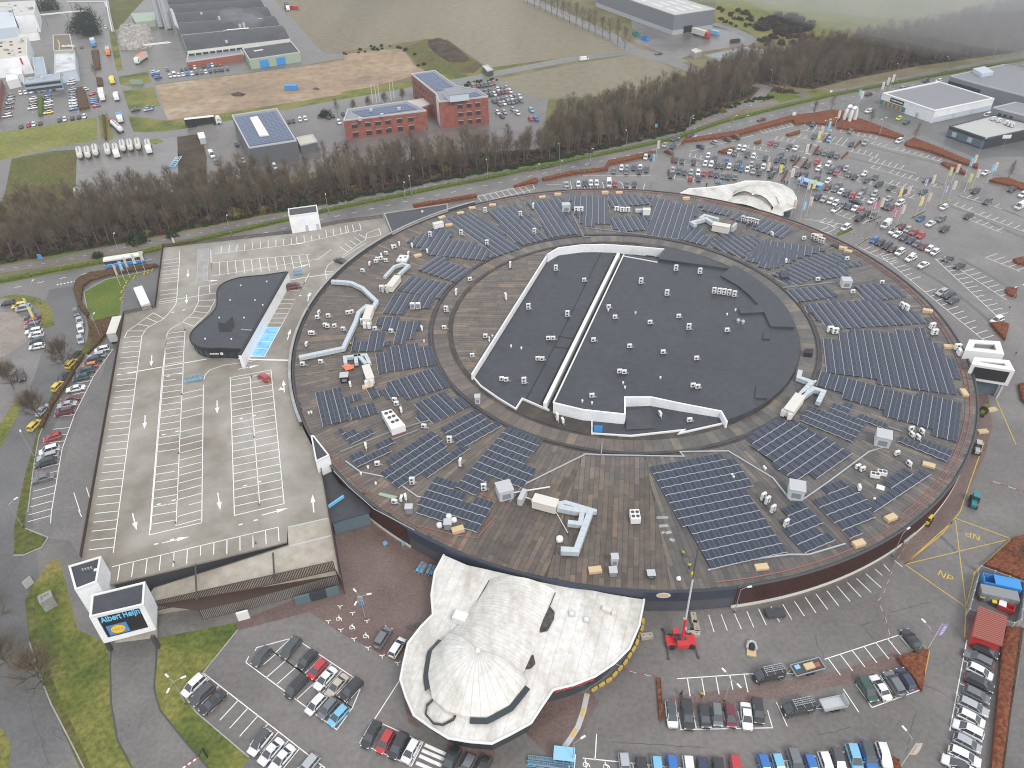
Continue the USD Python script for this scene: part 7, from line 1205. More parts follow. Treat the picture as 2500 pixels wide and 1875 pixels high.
obj('skylight',MB().prism(Polygon(pts('A 1605,755 1655,745 1728,865 1668,872',8.8)),8.1,8.8),M['white'],sw);flat('annex','small pale flat annex beside the solar warehouse','building','A 1905,885 2010,865 2040,910 1930,935',4.0,'warehouse_dark','beige_roof','light_grey')
p=at('A',1300,890,1.3);tt=thing('site_cabin','white long cabin on the pale yard beside the warehouse','cabin',(*p,0),heading('A',1300,890,25,75));obj('body',MB().bbox(-4,4,-1.3,1.3,.1,2.6),M['light_grey'],tt);obj('roof',MB().bbox(-4.1,4.1,-1.4,1.4,2.6,2.75),M['white'],tt);obj('door',MB().bbox(-.5,.5,-1.33,-1.3,.2,2.1),M['mid_grey'],tt)
fac=thing('factory','dark factory of five barrel vaulted roofs with white office front','factory');Lp=pts('A 1205,328 1165,228 1140,152 1110,88 1085,36 1070,-10',6.0);Rp=pts('A 1862,248 1800,168 1748,106 1702,50 1662,0 1640,-40',6.0)
for k in range(5):
 l0,l1,r0,r1=Lp[k],Lp[k+1],Rp[k],Rp[k+1];rows=[]
 for s in np.linspace(0,1,11):
  zz=6+2.6*math.sin(math.pi*s)**.85;a_=l0+(l1-l0)*s;b_=r0+(r1-r0)*s;rows.append([np.r_[a_+(b_-a_)*x,zz] for x in np.linspace(0,1,13)])
 n=13;V=np.vstack(rows);i,j=np.meshgrid(range(10),range(12),indexing='ij');obj('barrel_roof',MB().add(V,np.stack([i*n+j,i*n+j+1,(i+1)*n+j+1,(i+1)*n+j],-1).reshape(-1,4)),M['barrel_roof'],fac,smooth=True)
 for e in (0,-1):g=np.array([r_[e] for r_ in rows]);lo=g*[1,1,0];obj('gable',MB().add(np.vstack([lo,g]),np.stack([np.arange(10),np.arange(10)+1,np.arange(10)+12,np.arange(10)+11],1)),M['concrete_grey'],fac)
 obj('valley_gutter',MB().tube([np.r_[l1,6.05],np.r_[r1,6.05]],.35,4),M['concrete_grey'],fac)
obj('front_wall',MB().prism(LineString([Lp[0],Rp[0]]).buffer(.15),0,6.0),M['off_white'],fac);facade_rects(fac,Lp[0],Lp[0]+(Rp[0]-Lp[0])*.52,(2.6,),(1.8,),np.linspace(.06,.94,8),3.2,'glass_dark','window',.25)
for a_,b_,h in ((1295,88,2),(1455,262,1.5),(1545,175,3),(1570,172,3.4),(1410,118,2.5),(1665,118,1),(1680,118,1)):p=at('A',a_,b_,8.8);obj('roof_vent',MB().cyl((*p,7.6),.8,h,8),M['light_grey'],fac)
q=pts('A 1430,205 1460,195 1545,188 1600,183',9);obj('roof_pipe',MB().tube(np.c_[q,[9.2]*4],.35,6),M['galvanised'],fac)
gb,Pg=flat('green_shed','pale green workshop with two blue roller doors facing the sand lot','workshop','A 1560,312 1872,268 1928,336 1602,384',5.2,'pale_green','barrel_roof','light_grey');ga,gb2=at('A',1602,384,5.2),at('A',1928,336,5.2);facade_rects(gb,ga,gb2,(.1,),(3.9,),(.27,.6),5.0,'container_blue','roller_door',.12)
for s in ('A 1615,302 1668,294','A 1632,328 1690,318'):obj('rooflight',MB().prism(LineString(pts(s,5.3)).buffer(.6,cap_style=2),5.0,5.4),M['white'],gb)
flat('low_office','low dark roofed office strip in front of the factory','office','A 1205,352 1545,306 1560,345 1200,398',3.4,'brick_red','grey_roof','light_grey')
for k,(a_,b_) in enumerate(((1040,180),(1095,190))):
 p=at('A',a_,b_,0);t=thing('silo',['grey steel silo tower, nearer the rubble heap','grey steel silo tower beside the conveyor elbow'][k],'silo',(*p,0));obj('shell',MB().cyl((0,0,1),2.0,24,20),M['galvanised'],t,smooth=40);obj('roof',MB().cyl((0,0,25),2.0,1.2,20,.4),M['light_grey'],t);obj('ladder',MB().bbox(-.3,.3,-2.2,-2.0,1,25),M['light_grey'],t);obj('leg_ring',MB().cyl((0,0,0),1.7,1,12),M['dark_grey'],t)
p=at('A',1075,190,0);t=thing('bucket_elevator','thin grey steel elevator shaft between the two silos','elevator',(*p,0));obj('shaft',MB().bbox(-.6,.6,-.5,.5,0,26),M['light_grey'],t);obj('head',MB().bbox(-.9,.9,-.8,.8,26,27.5),M['mid_grey'],t)
q=pts('A 1105,85 1115,105 1130,150 1160,158',9);t=thing('exhaust_pipe','thick bent grey exhaust pipe on the factory gable','pipe');obj('pipe',MB().tube(np.c_[q,[11,10.5,8,6]],1.1,10),M['galvanised'],t,smooth=40);obj('bracket',MB().bbox(q[3][0]-.6,q[3][0]+.6,q[3][1]-.6,q[3][1]+.6,0,6),M['mid_grey'],t)
def heap(name,label,poly,h,mat,rough,seed,step=1.2,cat='heap'):
 P=Polygon(pts(poly)).buffer(0);g=P.segmentize(step);gx,gy=np.meshgrid(np.arange(P.bounds[0],P.bounds[2],step),np.arange(P.bounds[1],P.bounds[3],step));q=np.c_[gx.ravel(),gy.ravel()]+np.random.default_rng(seed).uniform(-.3,.3,(gx.size,2))*step;q=q[shapely.contains_xy(P.buffer(-step*.4),q[:,0],q[:,1])];q=np.vstack([np.array(g.exterior.coords)[:-1],q])
 d=shapely.distance(shapely.points(q),P.exterior);z=h*(1-np.exp(-d/3.0))*(.55+.9*meshkit.fbm(np.c_[q*.35,q[:,:1]*0],4,seed))+np.random.default_rng(seed).uniform(0,rough,len(q))*(d>.3)
 dl=Delaunay(q);f=dl.simplices[shapely.contains_xy(P,*q[dl.simplices].mean(1).T)];a_=q[f];fl_=((a_[:,1,0]-a_[:,0,0])*(a_[:,2,1]-a_[:,0,1])-(a_[:,1,1]-a_[:,0,1])*(a_[:,2,0]-a_[:,0,0]))<0;f[fl_]=f[fl_][:,::-1]
 o_=obj(name,(np.c_[q,z+.02],f),M[mat],None);tag(o_,label,cat)
heap('rubble_heap','pale heap of scrap and rubble beside the silos','A 760,195 830,185 970,180 992,250 985,300 900,320 770,322 755,270',4.0,'rubble',1.1,5);heap('soil_heap','small dark soil mound on the sand lot','A 2005,575 2030,560 2055,570 2050,580',.9,'dark_stain',.2,6,.5);heap('soil_heap','brown soil mound in the middle of the sand lot','A 1480,605 1530,590 1585,605 1560,620 1500,620',1.0,'leaf_litter',.3,7,.8);heap('spoil_heap','broad brown spoil mound at the field corner','B 565,262 650,252 700,270 770,320 840,380 800,400 700,400 620,350 570,300',2.2,'leaf_litter',.4,8,1.5)
w1,_=flat('works_hall','white works hall with beige roof and red mark on its front','works','a -100,535 355,462 345,700 -100,765',10.0,'white_panel','beige_roof','off_white');p=at('a',245,770,6);obj('red_mark',MB().box((*at('a',345-100,715,10),7.0),(.9,.3,3.4)),M['red'],w1)
for a_,b_ in ((10,555),(10,600),(140,540),(145,580),(115,645),(118,690),(250,625),(258,672)):p=at('a',a_,b_,10);obj('roof_hatch',MB().box((*p,10.1),(1.2,1.2,.5)),M['brown_steel'],w1)
w2,_=flat('works_hall','upper white works hall with grey pipework in the far corner','works','a -100,75 -100,40 450,10 455,60 440,180 185,200 170,90',11.0,'white_panel','roof_pale','off_white');w3,_=flat('process_building','blue white sloped process building in front of the tanks','works','a -100,170 165,168 218,345 -100,375',9.0,'pale_blue_wall','pale_blue_wall','white');flat('process_ledge','low pale roofed ledge below the two process tanks','works','a 222,365 470,335 480,405 225,440',5.0,'white_panel','roof_pale','off_white')
for k,(a_,b_) in enumerate(((268,335),(392,325))):p=at('a',a_,b_,0);t=thing('process_tank',['grey upright process tank beside the sloped building','grey upright process tank beside the pipe rack'][k],'tank',(*p,0));obj('shell',MB().cyl((0,0,0),3.4,10,20),M['galvanised'],t,smooth=40);obj('lid',MB().cyl((0,0,10),3.4,.8,20,.5),M['brown_roof'],t);obj('rim',MB().cyl((0,0,9.8),3.55,.25,20),M['light_grey'],t)
w5,_=flat('works_block','brown roofed works block with yellow roof stripes','works','a 680,452 898,440 945,640 690,655',7.0,'pale_green','brown_roof','light_grey');obj('roof_unit',MB().box((*at('a',830,590,7.4),7.4),(2.6,2,.8)),M['white'],w5);obj('roof_unit',MB().box((*at('a',888,590,7.4),7.4),(1.5,7,.8),1.3),M['off_white'],w5);obj('stripe',MB().prism(LineString(pts('a 740,510 765,560 760,650',7)).buffer(.3),6.9,6.93),M['worn_yellow'],w5)
w6,_=flat('works_block','long white stained roof with blue band at its gable','works','a 700,690 960,650 978,900 700,945',5.5,'pale_blue_wall','stained_white','light_grey');obj('blue_band',MB().prism(LineString(pts('a 775,945 980,908',5.0)).buffer(.25,cap_style=2),3.6,5.2),M['steel_blue'],w6)
w7,_=flat('grey_block','grey blue block with dark roof ribs beside the white hall','works','a 420,742 555,735 600,950 452,960',6.5,'pale_blue_wall','steel_blue','light_grey');w8,_=flat('site_offices','row of blue grey two storey cabins behind the parked cars','cabins','a 300,1010 465,990 680,955 765,945 775,1015 300,1075',5.2,'steel_blue','steel_blue','light_grey');fa_,fb2=at('a',300,1075,5.2),at('a',775,1015,5.2);facade_rects(w8,fa_,fb2,(.9,3.3),(1.2,1.2),np.linspace(.06,.94,11),1.5,'glass_dark','window',.1)
for k,(s,lab) in enumerate((('a 118,900 275,872 290,950 230,965 125,945','white tarpaulin shelter behind the site cabins, upper one'),('a 80,975 215,945 240,1015 85,1050','white tarpaulin shelter behind the site cabins, lower one'))):flat('shelter',lab,'shelter',s,4.0,'white','white','white')
wl_=thing('brick_wall','rust red wall at the edge of the staff parking','wall');obj('panel',MB().prism(LineString(pts('a 50,1105 -20,1560')).buffer(.3),0,3.0),M['brick_red'],wl_);obj('cap',MB().prism(LineString(pts('a 50,1105 -20,1560')).buffer(.4),3.0,3.15),M['brown_steel'],wl_)
for s,h,lab in (('a 520,190 920,150 1100,140',7,'grey pipe bridge crossing the works yard'),('a 1365,10 1395,180 1442,400',6,'grey pipe bridge along the works street'),('a 1840,580 2170,542',5,'pale pipe over the rubble yard'),('a 860,20 1340,20 1370,90',6,'pale pipe loop at the back of the works')):
 q=pts(s,h);t=thing('pipe_bridge',lab,'pipe bridge');q3=np.c_[q,[h]*len(q)];obj('pipe',MB().tube(q3,.45,6),M['off_white'],t);obj('pipe',MB().tube(q3+[.9,.3,-.4],.3,6),M['galvanised'],t);lg=LineString(q);d=2
 while d<lg.length:a_=lg.interpolate(d);obj('leg',MB().bbox(a_.x-.2,a_.x+.2,a_.y-.2,a_.y+.2,0,h-.4),M['mid_grey'],t);d+=14
flat('green_hut','pale green machinery hut beyond the rubble heap','hut','A 842,88 990,80 1000,128 872,142',4.0,'pale_green','pale_green','light_grey');flat('field_hut','small grey roofed hut at the plough field corner','hut','B 915,425 950,418 985,448 948,458',3.0,'dark_grey','roof_pale','light_grey');flat('substation','pale concrete kiosk on the pond green','kiosk','C 72,322 105,312 140,328 100,340',3.2,'concrete_grey','roof_pale','off_white')
ks,_=flat('utility_kiosk','weathered concrete kiosk on the ramp lawn','kiosk','H 245,560 325,520 338,560 258,605',2.6,'concrete_grey','concrete_grey','concrete_grey')
for w_,n_,zt in ((w1,10,10),(w2,12,11),(w6,8,5.5),(w7,4,6.5),(w8,6,5.2)):
 pm=UsdGeom.Mesh(stage.GetPrimAtPath(w_.GetPath().pathString+'/roof')).GetPointsAttr().Get();bb_=np.array(pm);lo,hi=bb_.min(0),bb_.max(0);Pz=Polygon(bb_[:,:2]).convex_hull.buffer(-1.5)
 for k in range(n_*3):
  q=nrng.uniform(lo[:2],hi[:2])
  if Pz.contains(Point(q)):obj('roof_unit',MB().box((*q,zt+.3),(*nrng.uniform(.8,2.4,2),nrng.uniform(.6,1.6)),.3),M[rng.choice(['light_grey','mid_grey','off_white','galvanised'])],w_)
K1,K2,KA=at('B',2150,95,11.5),at('C',225,58,11.5),at('B',1650,-75,11.5);gw,Pw=flat('grey_warehouse','huge dark grey warehouse with pale roof and white plinth','warehouse',[K1,K2,K2+(KA-K1),KA],11.5,'warehouse_side','roof_pale','off_white')
obj('plinth',MB().prism(Polygon([K1,K2,K2+(KA-K1),KA]).buffer(.08).difference(Polygon([K1,K2,K2+(KA-K1),KA]).buffer(-.1)),0,2.6),M['light_grey'],gw)
for x in (.2,.4,.6,.8):
 for y in (.12,.3,.5):c=K1+(K2-K1)*x+(KA-K1)*y;e_=(KA-K1)/np.linalg.norm(KA-K1)*5;obj('rooflight',MB().prism(LineString([c-e_,c+e_]).buffer(1.0,cap_style=2),11.35,11.6),M['white'],gw)
facade_rects(gw,K1,K2,(.2,),(4.0,),(.32,.42),3.2,'black','dock_door',.15)
s1,P1=flat('white_shop','white flat roofed shop with black sign and poster windows','shop','C 1302,600 1665,525 2022,635 1640,716',5.2,'white_panel','grey_roof','white',rimw=1.0);a_,b_=at('C',1302,600,5.2),at('C',1640,716,5.2)
facade_rects(s1,a_,b_,(3.0,),(1.8,),(.31,),7.5,'black','sign_board',.2);facade_rects(s1,a_,b_,(.3,),(2.2,),(.05,.13,.21,.29,.37,.45),2.6,'teal','shop_window',.15);facade_rects(s1,a_,b_,(.6,),(1.6,),(.09,.17,.25,.33,.41),1.0,'orange','poster',.25);facade_rects(s1,a_,b_,(.1,),(2.2,),(.72,),1.2,'light_grey','door',.2)
tm=trimesh.util.concatenate([trimesh.creation.box((.38+.1*(k%2),.55+.35*(k in (3,8)),.06),trimesh.transformations.translation_matrix((.3+k*.62,.45,.03))) for k in range(10)]);u_=(b_-a_)/np.linalg.norm(b_-a_);n_=np.array([u_[1],-u_[0]]);o3=np.r_[a_+(b_-a_)*.31-u_*3.3+n_*.28,3.5];tm.apply_scale([6.6/tm.bounds[1,0],1,1]);obj('lettering',on_plane(tm,o3,np.r_[u_,0],np.array([0,0,1.0]),np.r_[n_,0]),M['white'],s1)
facade_rects(s1,b_,at('C',2022,635,5.2),(.3,),(2.2,),(.1,.26,.42,.58,.74,.9),6.5,'pale_blue_wall','wall_panel',.12)
s2,_=flat('grey_shop','large grey roofed shop behind the white shop','shop','C 1737,490 2085,415 2400,485 2300,640 1945,548',6.0,'warehouse_side','grey_roof','light_grey');obj('plant_room',MB().prism(Polygon(pts('C 1885,440 1960,425 2020,460 1945,475',7.6)),5.8,7.6),M['pale_blue_wall'],s2);facade_rects(s2,at('C',1737,490,6),at('C',1945,548,6),(.3,),(3.6,),np.linspace(.08,.92,8),2.6,'glass_dark','window',.12)
s3,_=flat('glass_shop','low glazed shop with pale wet roof','shop','C 1732,812 2012,740 2330,815 1972,893',4.4,'glass_dark','wet_roof','dark_grey',rimw=.5);a_,b_=at('C',1732,812,4.4),at('C',1972,893,4.4);facade_rects(s3,a_,b_,(.4,),(2.9,),np.linspace(.08,.92,7),2.6,'glass_blue','window',.15)
for k in (.2,.62):facade_rects(s3,a_,b_,(1.0,),(1.9,),(k,),2.0,'light_grey','poster',.25)
for k,(a2,b2) in enumerate(((2015,768),(2050,780),(2098,795),(2117,803),(2137,810))):p=at('C',a2,b2,4.8);t=copy('air_conditioner',protos['ac_wide'],'white fan unit on the pale roof of the glazed shop','air conditioner',(*p,4.3),.4,'fan units on the glazed shop')
s4,_=flat('grey_annex','grey two storey block rising behind the glazed shop','shop','C 2012,692 2155,658 2500,740 2400,790',7.0,'warehouse_side','grey_roof','light_grey');facade_rects(s4,at('C',2012,692,7),at('C',2400,790,7),(4.2,),(1.4,),(.15,.24,.34),1.4,'glass_dark','window',.12)
def portal(poly,zt,zb,lab,screen_):
 P=Polygon(pts(poly,zt));t=thing('portal_box',lab,'gateway');obj('frame',MB().prism(P.difference(P.buffer(-1.5)),zb,zt),M['white'],t);obj('inner_roof',MB().prism(P.buffer(-1.49),zt-1.6,zt-1.3),M['light_grey'],t);obj('inner_lining',MB().prism(P.buffer(-1.49).difference(P.buffer(-1.6)),zt-1.3,zt-.3),M['mid_grey'],t)
 q=np.array(P.exterior.coords)[:4]
 if screen_:a_,b_=q[3],q[2];facade_rects(t,a_,b_,(zb+.9,),(zt-zb-1.5,),(.5,),np.linalg.norm(b_-a_)*.8,'black','screen',.1)
 obj('glazing',MB().prism(P.buffer(-1.2).difference(P.buffer(-1.35)),.05,zb),M['glass_blue'],t)
 for c in q:m_=np.array(P.centroid.coords[0]);c=c+(m_-c)*.22;obj('column',MB().bbox(c[0]-.25,c[0]+.25,c[1]-.25,c[1]+.25,0,zb),M['light_grey'],t)
portal('F 1860,549 2058,561 2086,645 1832,618',8.6,5.0,'white box gateway frame, the one farther along the wall',False);portal('F 1893,662 2118,683 2155,752 1875,708',8.8,4.2,'white box gateway with black screen on its front',True)
sh=thing('red_shed','small shed with ribbed red tile roof beside the waste compound','shed');q=pts('J 1925,612 2108,682 2075,868 1883,802',3.4);obj('wall',MB().prism(Polygon(q).buffer(-.3),0,3.0),M['crane_red'],sh);n_r=16
obj('roof_sheet',MB().prism(Polygon(q).buffer(.05),3.0,3.1),M['tile_red'],sh)
for k in range(n_r):
 f0,f1=(k+.12)/n_r,(k+.78)/n_r;a0,a1,b0,b1=q[0]+(q[3]-q[0])*f0,q[0]+(q[3]-q[0])*f1,q[1]+(q[2]-q[1])*f0,q[1]+(q[2]-q[1])*f1;obj('roof_tile_row',MB().prism([a0,b0,b1,a1],3.1,3.24),M['tile_red'],sh)
cmpd=thing('compound_wall','grey panel wall around the waste containers','wall');cw=pts('J 1935,362 2225,470 2190,742 1862,642 1935,362',2.0);Lw=LineString(cw)
for k in range(int(Lw.length/2.4)):a_,b_=Lw.interpolate(k*2.4+.05),Lw.interpolate(k*2.4+2.35);obj('wall_panel',MB().prism(LineString([a_,b_]).buffer(.08,cap_style=2),0,2.2),M['mid_grey'],cmpd);obj('post',MB().bbox(a_.x-.1,a_.x+.1,a_.y-.1,a_.y+.1,0,2.3),M['light_grey'],cmpd)
obj('floor',MB().sheet(Polygon(cw),.04),M['asphalt_dark'],cmpd)
def skip_box(r,a_,b_,vec,L,W_,H,mat,lab,lid=None,lidm=None):
 p=at(r,a_,b_,H*.6);t=thing('waste_container',lab,'container',(*p,.045),heading(r,a_,b_,*vec));mb=MB();mb.bbox(-L/2,L/2,-W_/2,W_/2,.1,.3)
 for y in (-W_/2+.05,W_/2-.05):mb.bbox(-L/2,L/2,y-.05,y+.05,.3,H)
 for x in (-L/2+.05,L/2-.05):mb.bbox(x-.05,x+.05,-W_/2+.1,W_/2-.1,.3,H)
 obj('body',mb,M[mat],t)
 for x in np.linspace(-L/2+.3,L/2-.3,int(L/.8)):
  for y in (-W_/2-.03,W_/2+.03):obj('rib',MB().bbox(x-.06,x+.06,y-.04,y+.04,.1,H-.1),M[mat],t)
 if lid:obj('lid',MB().bbox(-L/2+lid[0],-L/2+lid[1],-W_/2,W_/2,H,H+.12),M[lidm],t)
 else :obj('load',MB().bbox(-L/2+.15,L/2-.15,-W_/2+.15,W_/2-.15,.3,H*.55),M['dark_stain'],t)
skip_box('J',2060,478,(210,45),6.2,2.3,2.3,'container_blue','blue press container inside the walled compound',(1.8,6.2),'container_blue');skip_box('J',2045,550,(210,45),6.2,2.2,2.1,'mid_grey','grey press container inside the walled compound',(0,6.2),'mid_grey');skip_box('J',2095,625,(120,50),2.6,1.4,1.3,'red','red and white bins at the compound end',(0,1.2),'white')
for k,(a_,b_) in enumerate(((1937,566),(2017,600))):skip_box('J',a_,b_,(40,10),.8,.7,1.0,'dark_grey',['dark wheelie bin with yellow lid at the compound gate','dark wheelie bin with yellow lid beside the red bins'][k],(0,.8),'yellow_sign')
skip_box('A',1872,560,(80,-3),6.5,2.5,2.3,'container_blue','blue container standing alone on the sand lot',(0,6.5),'container_blue');skip_box('a',1755,1050,(170,5),6.2,2.4,2.2,'pale_green','green container beside the street lawn');skip_box('B',1905,217,(60,25),6.2,2.4,1.8,'teal','green skip at the grey warehouse corner');skip_box('B',1962,243,(60,25),6.2,2.4,1.8,'container_blue','blue skip at the grey warehouse corner');skip_box('C',225,207,(70,15),6,2.4,2.2,'light_blue','pale blue skip at the warehouse dock',(0,6),'light_blue');skip_box('C',355,262,(70,-10),6,2.4,1.8,'dark_grey','dark skip on the wet warehouse yard');skip_box('A',1890,48,(80,5),6,2.4,2.4,'red','red container at the field edge',(0,6),'red');skip_box('b',1380,745,(75,0),.1+3,1,.5,'container_blue','low blue tray by the green workshop') if False else None
# ================================================================ trees and scrub
def bare_tree(c,seed,h=13.0,spread=3.2,n_twig=620,forks=5,low=.32,mat='bark',twig_w=.05,lr=1.0):
 r=np.random.default_rng(seed);tr,tw=MB(),MB();base=np.zeros(3);top=np.array([r.uniform(-.5,.5),r.uniform(-.5,.5),h*.8]);n=6;P=np.array([base+(top-base)*s+np.r_[r.uniform(-.15,.15,2)*s*2,0] for s in np.linspace(0,1,n)]);rr=np.linspace(.2,.05,n)*h/12;tr.tube(P,rr,5);tips=[]
 for k in range(forks*3):
  s=low+(1-low)*(k+r.uniform(0,1))/(forks*3);b=np.array([np.interp(s,np.linspace(0,1,n),P[:,q]) for q in range(3)]);az=k*2.4+r.uniform(-.4,.4);L=spread*(1.15-.75*s)*r.uniform(.75,1.15);el=r.uniform(.45,.95)+.35*s
  d=np.array([math.cos(az)*math.cos(el),math.sin(az)*math.cos(el),math.sin(el)]);m1=b+d*L*.5+r.uniform(-.2,.2,3);e=b+d*L+np.array([0,0,.25*L]);tr.tube([b,m1,e],[.075*h/12*lr,.05*h/12*lr,.02*lr],4,cap=False);tips+=[(m1,d),(e,d),((m1+e)/2,d)]
  for q in range(2):dd=d+r.uniform(-.7,.7,3);dd/=np.linalg.norm(dd);e2=m1+dd*L*.45;tr.tube([m1,e2],[.035*lr,.015*lr],3,cap=False);tips+=[(e2,dd),((m1+e2)/2,dd)]
 tips.append((top,np.array([0,0,1.0])));V,F=[],[];ti=r.integers(0,len(tips),n_twig)
 for k in ti:
  o,d=tips[k];o=o+r.normal(0,.3,3);dd=d*.8+r.normal(0,.55,3)+[0,0,.35];dd/=np.linalg.norm(dd);L=r.uniform(.6,1.5);s=np.cross(dd,r.normal(0,1,3));s=s/np.linalg.norm(s)*twig_w/2;i=len(V);V+=[o-s,o+s,o+dd*L];F.append((i,i+1,i+2))
 tw.add(V,F);return tr,tw
look('twigs',{'o':('object_info',{}),'r':('rgb_ramp',{'ramp':[(0,(.1,.076,.056)),(.5,(.145,.114,.082)),(1,(.18,.142,.095))]}),'p':('principled_bsdf',{'roughness':.9,'specular_ior_level':.1})},[('o.random','r.fac'),('r.color','p.base_color')])
NT=6;tree_m=[bare_tree(None,100+k,h=11+1.2*(k%3),spread=3.9+.6*(k%2),n_twig=760,low=.22) for k in range(NT)]
for k in range(NT):
 def mk(c,k=k):obj('trunk',tree_m[k][0],M['bark'],c);obj('crown',tree_m[k][1],M['twigs'],c)
 kind_of(f'wood_tree{k}',mk)
spots=[];trng=np.random.default_rng(11);bl=belt.difference(strip(pathway,8)).buffer(-1.2);x0,y0,x1,y1=bl.bounds;S=3.7
for x in np.arange(x0,x1,S):
 for y in np.arange(y0,y1,S):
  q=np.array([x,y])+trng.uniform(-1.6,1.6,2)
  if bl.contains(Point(q)):spots.append(q)
def inview(q,m_=40):
 d=np.r_[q,6.0-CAM_H];f_=d@fwd;px,py=1250+FPX*(d@right)/f_,937.5-FPX*(d@up)/f_
 return f_>0 and -m_-60<px<2560+m_ and -140<py<1900
spots=[q for q in spots if inview(q) and not any(P_.contains(Point(q)) for P_ in ())]
spots.sort(key=lambda q:np.hypot(*q));ntree=285
lab=lambda q:('bare winter tree in the wood strip across the main road from the deck' if q[0]<-20 else 'bare winter tree in the wood strip beyond the round mall' if q[0]<110 else 'bare winter tree in the hazy wood past the junction','bare trees of the wood by the deck' if q[0]<-20 else 'bare trees of the wood beyond the mall' if q[0]<110 else 'bare trees of the hazy wood')
for q in spots[:ntree]:l_,g_=lab(q);copy('bare_tree',protos[f'wood_tree{trng.integers(NT)}'],l_,'tree',(*q,0),trng.uniform(0,6.28),g_,trng.uniform(.62,1.2))
rest=spots[ntree:];print('trees',len(spots))
def scatter(name,label,mats_meshes,where,scales,kind='stuff'):
 pi=UsdGeom.PointInstancer.Define(stage,path_for(name,None));P_=pi.GetPath().pathString;ids=[]
 for k,(mesh,mt) in enumerate(mats_meshes):o_=usdkit.mesh(stage,f'{P_}/source_{k}',mesh.get() if isinstance(mesh,MB) else mesh,M[mt]);ids.append(o_.GetPath())
 pi.CreatePrototypesRel().SetTargets(ids);n=len(where);idx=trng.integers(0,len(ids),n);an=trng.uniform(0,2*math.pi,n)
 pi.CreateProtoIndicesAttr(Vt.IntArray.FromNumpy(idx.astype(np.int32)));pi.CreatePositionsAttr(Vt.Vec3fArray.FromNumpy(np.asarray(where,np.float32)));pi.CreateOrientationsAttr(Vt.QuathArray([Gf.Quath(math.cos(a/2),0,0,math.sin(a/2)) for a in an]));pi.CreateScalesAttr(Vt.Vec3fArray.FromNumpy(np.repeat(np.asarray(scales,np.float32)[:,None],3,1)))
 return tag(pi.GetPrim(),label,None,None,kind)
def joined(k):
 m_=MB();[m_.add(*x.get()) for x in tree_m[k]];return m_
if rest:scatter('woodland','mass of bare winter trees filling the rest of the wood',[(joined(k),'twigs') for k in range(NT)],[(*q,0) for q in rest],trng.uniform(.62,1.2,len(rest)))
def bush(seed,r=1.0,n=220,leaf=.28,flat_=.75):
 g=np.random.default_rng(seed);V,F=[],[]
 for k in range(n):
  d=g.normal(0,1,3);d/=np.linalg.norm(d);o=d*r*g.uniform(.55,1.0)*(1+.25*math.sin(5*d[0]+seed)*math.cos(4*d[1]));o[2]=abs(o[2])*flat_+.05;u=np.cross(d,g.normal(0,1,3));u/=np.linalg.norm(u);v=np.cross(d,u)+d*g.uniform(-.5,.5);s=leaf*g.uniform(.6,1.3);i=len(V);V+=[o-u*s*.5,o+v*s,o+u*s*.5,o-v*s];F+=[(i,i+1,i+2),(i,i+2,i+3)]
 return MB().add(V,F)
def leafy(name,c0,c1):
 return look(name,{'g':('geometry',{}),'n':('noise_texture',{'scale':.5,'detail':4.0}),'r':('rgb_ramp',{'ramp':[(.3,c0),(.7,c1)]}),'d':('principled_bsdf',{'roughness':.8,'specular_ior_level':.2}),'t':('translucent_bsdf',{}),'m':('mix_closure',{'fac':.2})},[('g.position','n.vector'),('n.fac','r.fac'),('r.color','d.base_color'),('r.color','t.color'),('d.BSDF','m.closure1'),('t.BSDF','m.closure2')],surface='m.closure')
leafy('evergreen',(.018,.035,.012),(.045,.075,.024));leafy('scrub_brown',(.055,.038,.026),(.11,.075,.05));leafy('scrub_rust',(.08,.04,.025),(.15,.075,.045));leafy('scrub_yellow',(.17,.14,.05),(.26,.2,.075));leafy('dark_conifer',(.012,.02,.014),(.03,.042,.026));leafy('thicket_brown',(.05,.042,.034),(.085,.07,.055))
southedge=pts('A -300,1740 0,1697 440,1622 800,1560 1200,1477 1700,1380 B 0,1303 590,1178 1300,1054 1850,929 2212,844 C 130,770 420,665 600,640');Ls=LineString(southedge);ev_,br_=[],[]
for d in np.arange(0,Ls.length,1.15):
 p=np.array(Ls.interpolate(d).coords[0]);n_=np.array([0,1.0]);q=p+n_*trng.uniform(.5,3.5)+trng.uniform(-.4,.4,2)
 if trng.random()<.85:ev_.append(q)
for q in spots:
 for k in range(3):
  w=q+trng.uniform(-3,3,2)
  if bl.contains(Point(w)):br_.append(w)
scatter('evergreen_undergrowth','dark green ivy and holly scrub along the wood edge',[(bush(k,1.2,240,.3),'evergreen') for k in range(3)],[(*q,0) for q in ev_],trng.uniform(.6,1.25,len(ev_)))
scatter('brown_undergrowth','brown winter scrub under the trees',[(bush(10+k,1.1,150,.3),['scrub_brown','scrub_brown','scrub_rust','thicket_brown'][k]) for k in range(4)],[(*q,0) for q in br_],trng.uniform(.6,1.5,len(br_)))
def shrub(r,a_,b_,lab,mat,s,seed,n=420,cat='shrub',h=None):
 p=at(r,a_,b_,s*.5);t=thing('shrub',lab,cat,(*p,0));obj('foliage',bush(seed,s,n,.3 if s<3 else .55,.9 if h is None else h),M[mat],t);obj('stem',MB().tube([[0,0,0],[.1,0,s*.6]],[.12,.05],5),M['bark'],t)
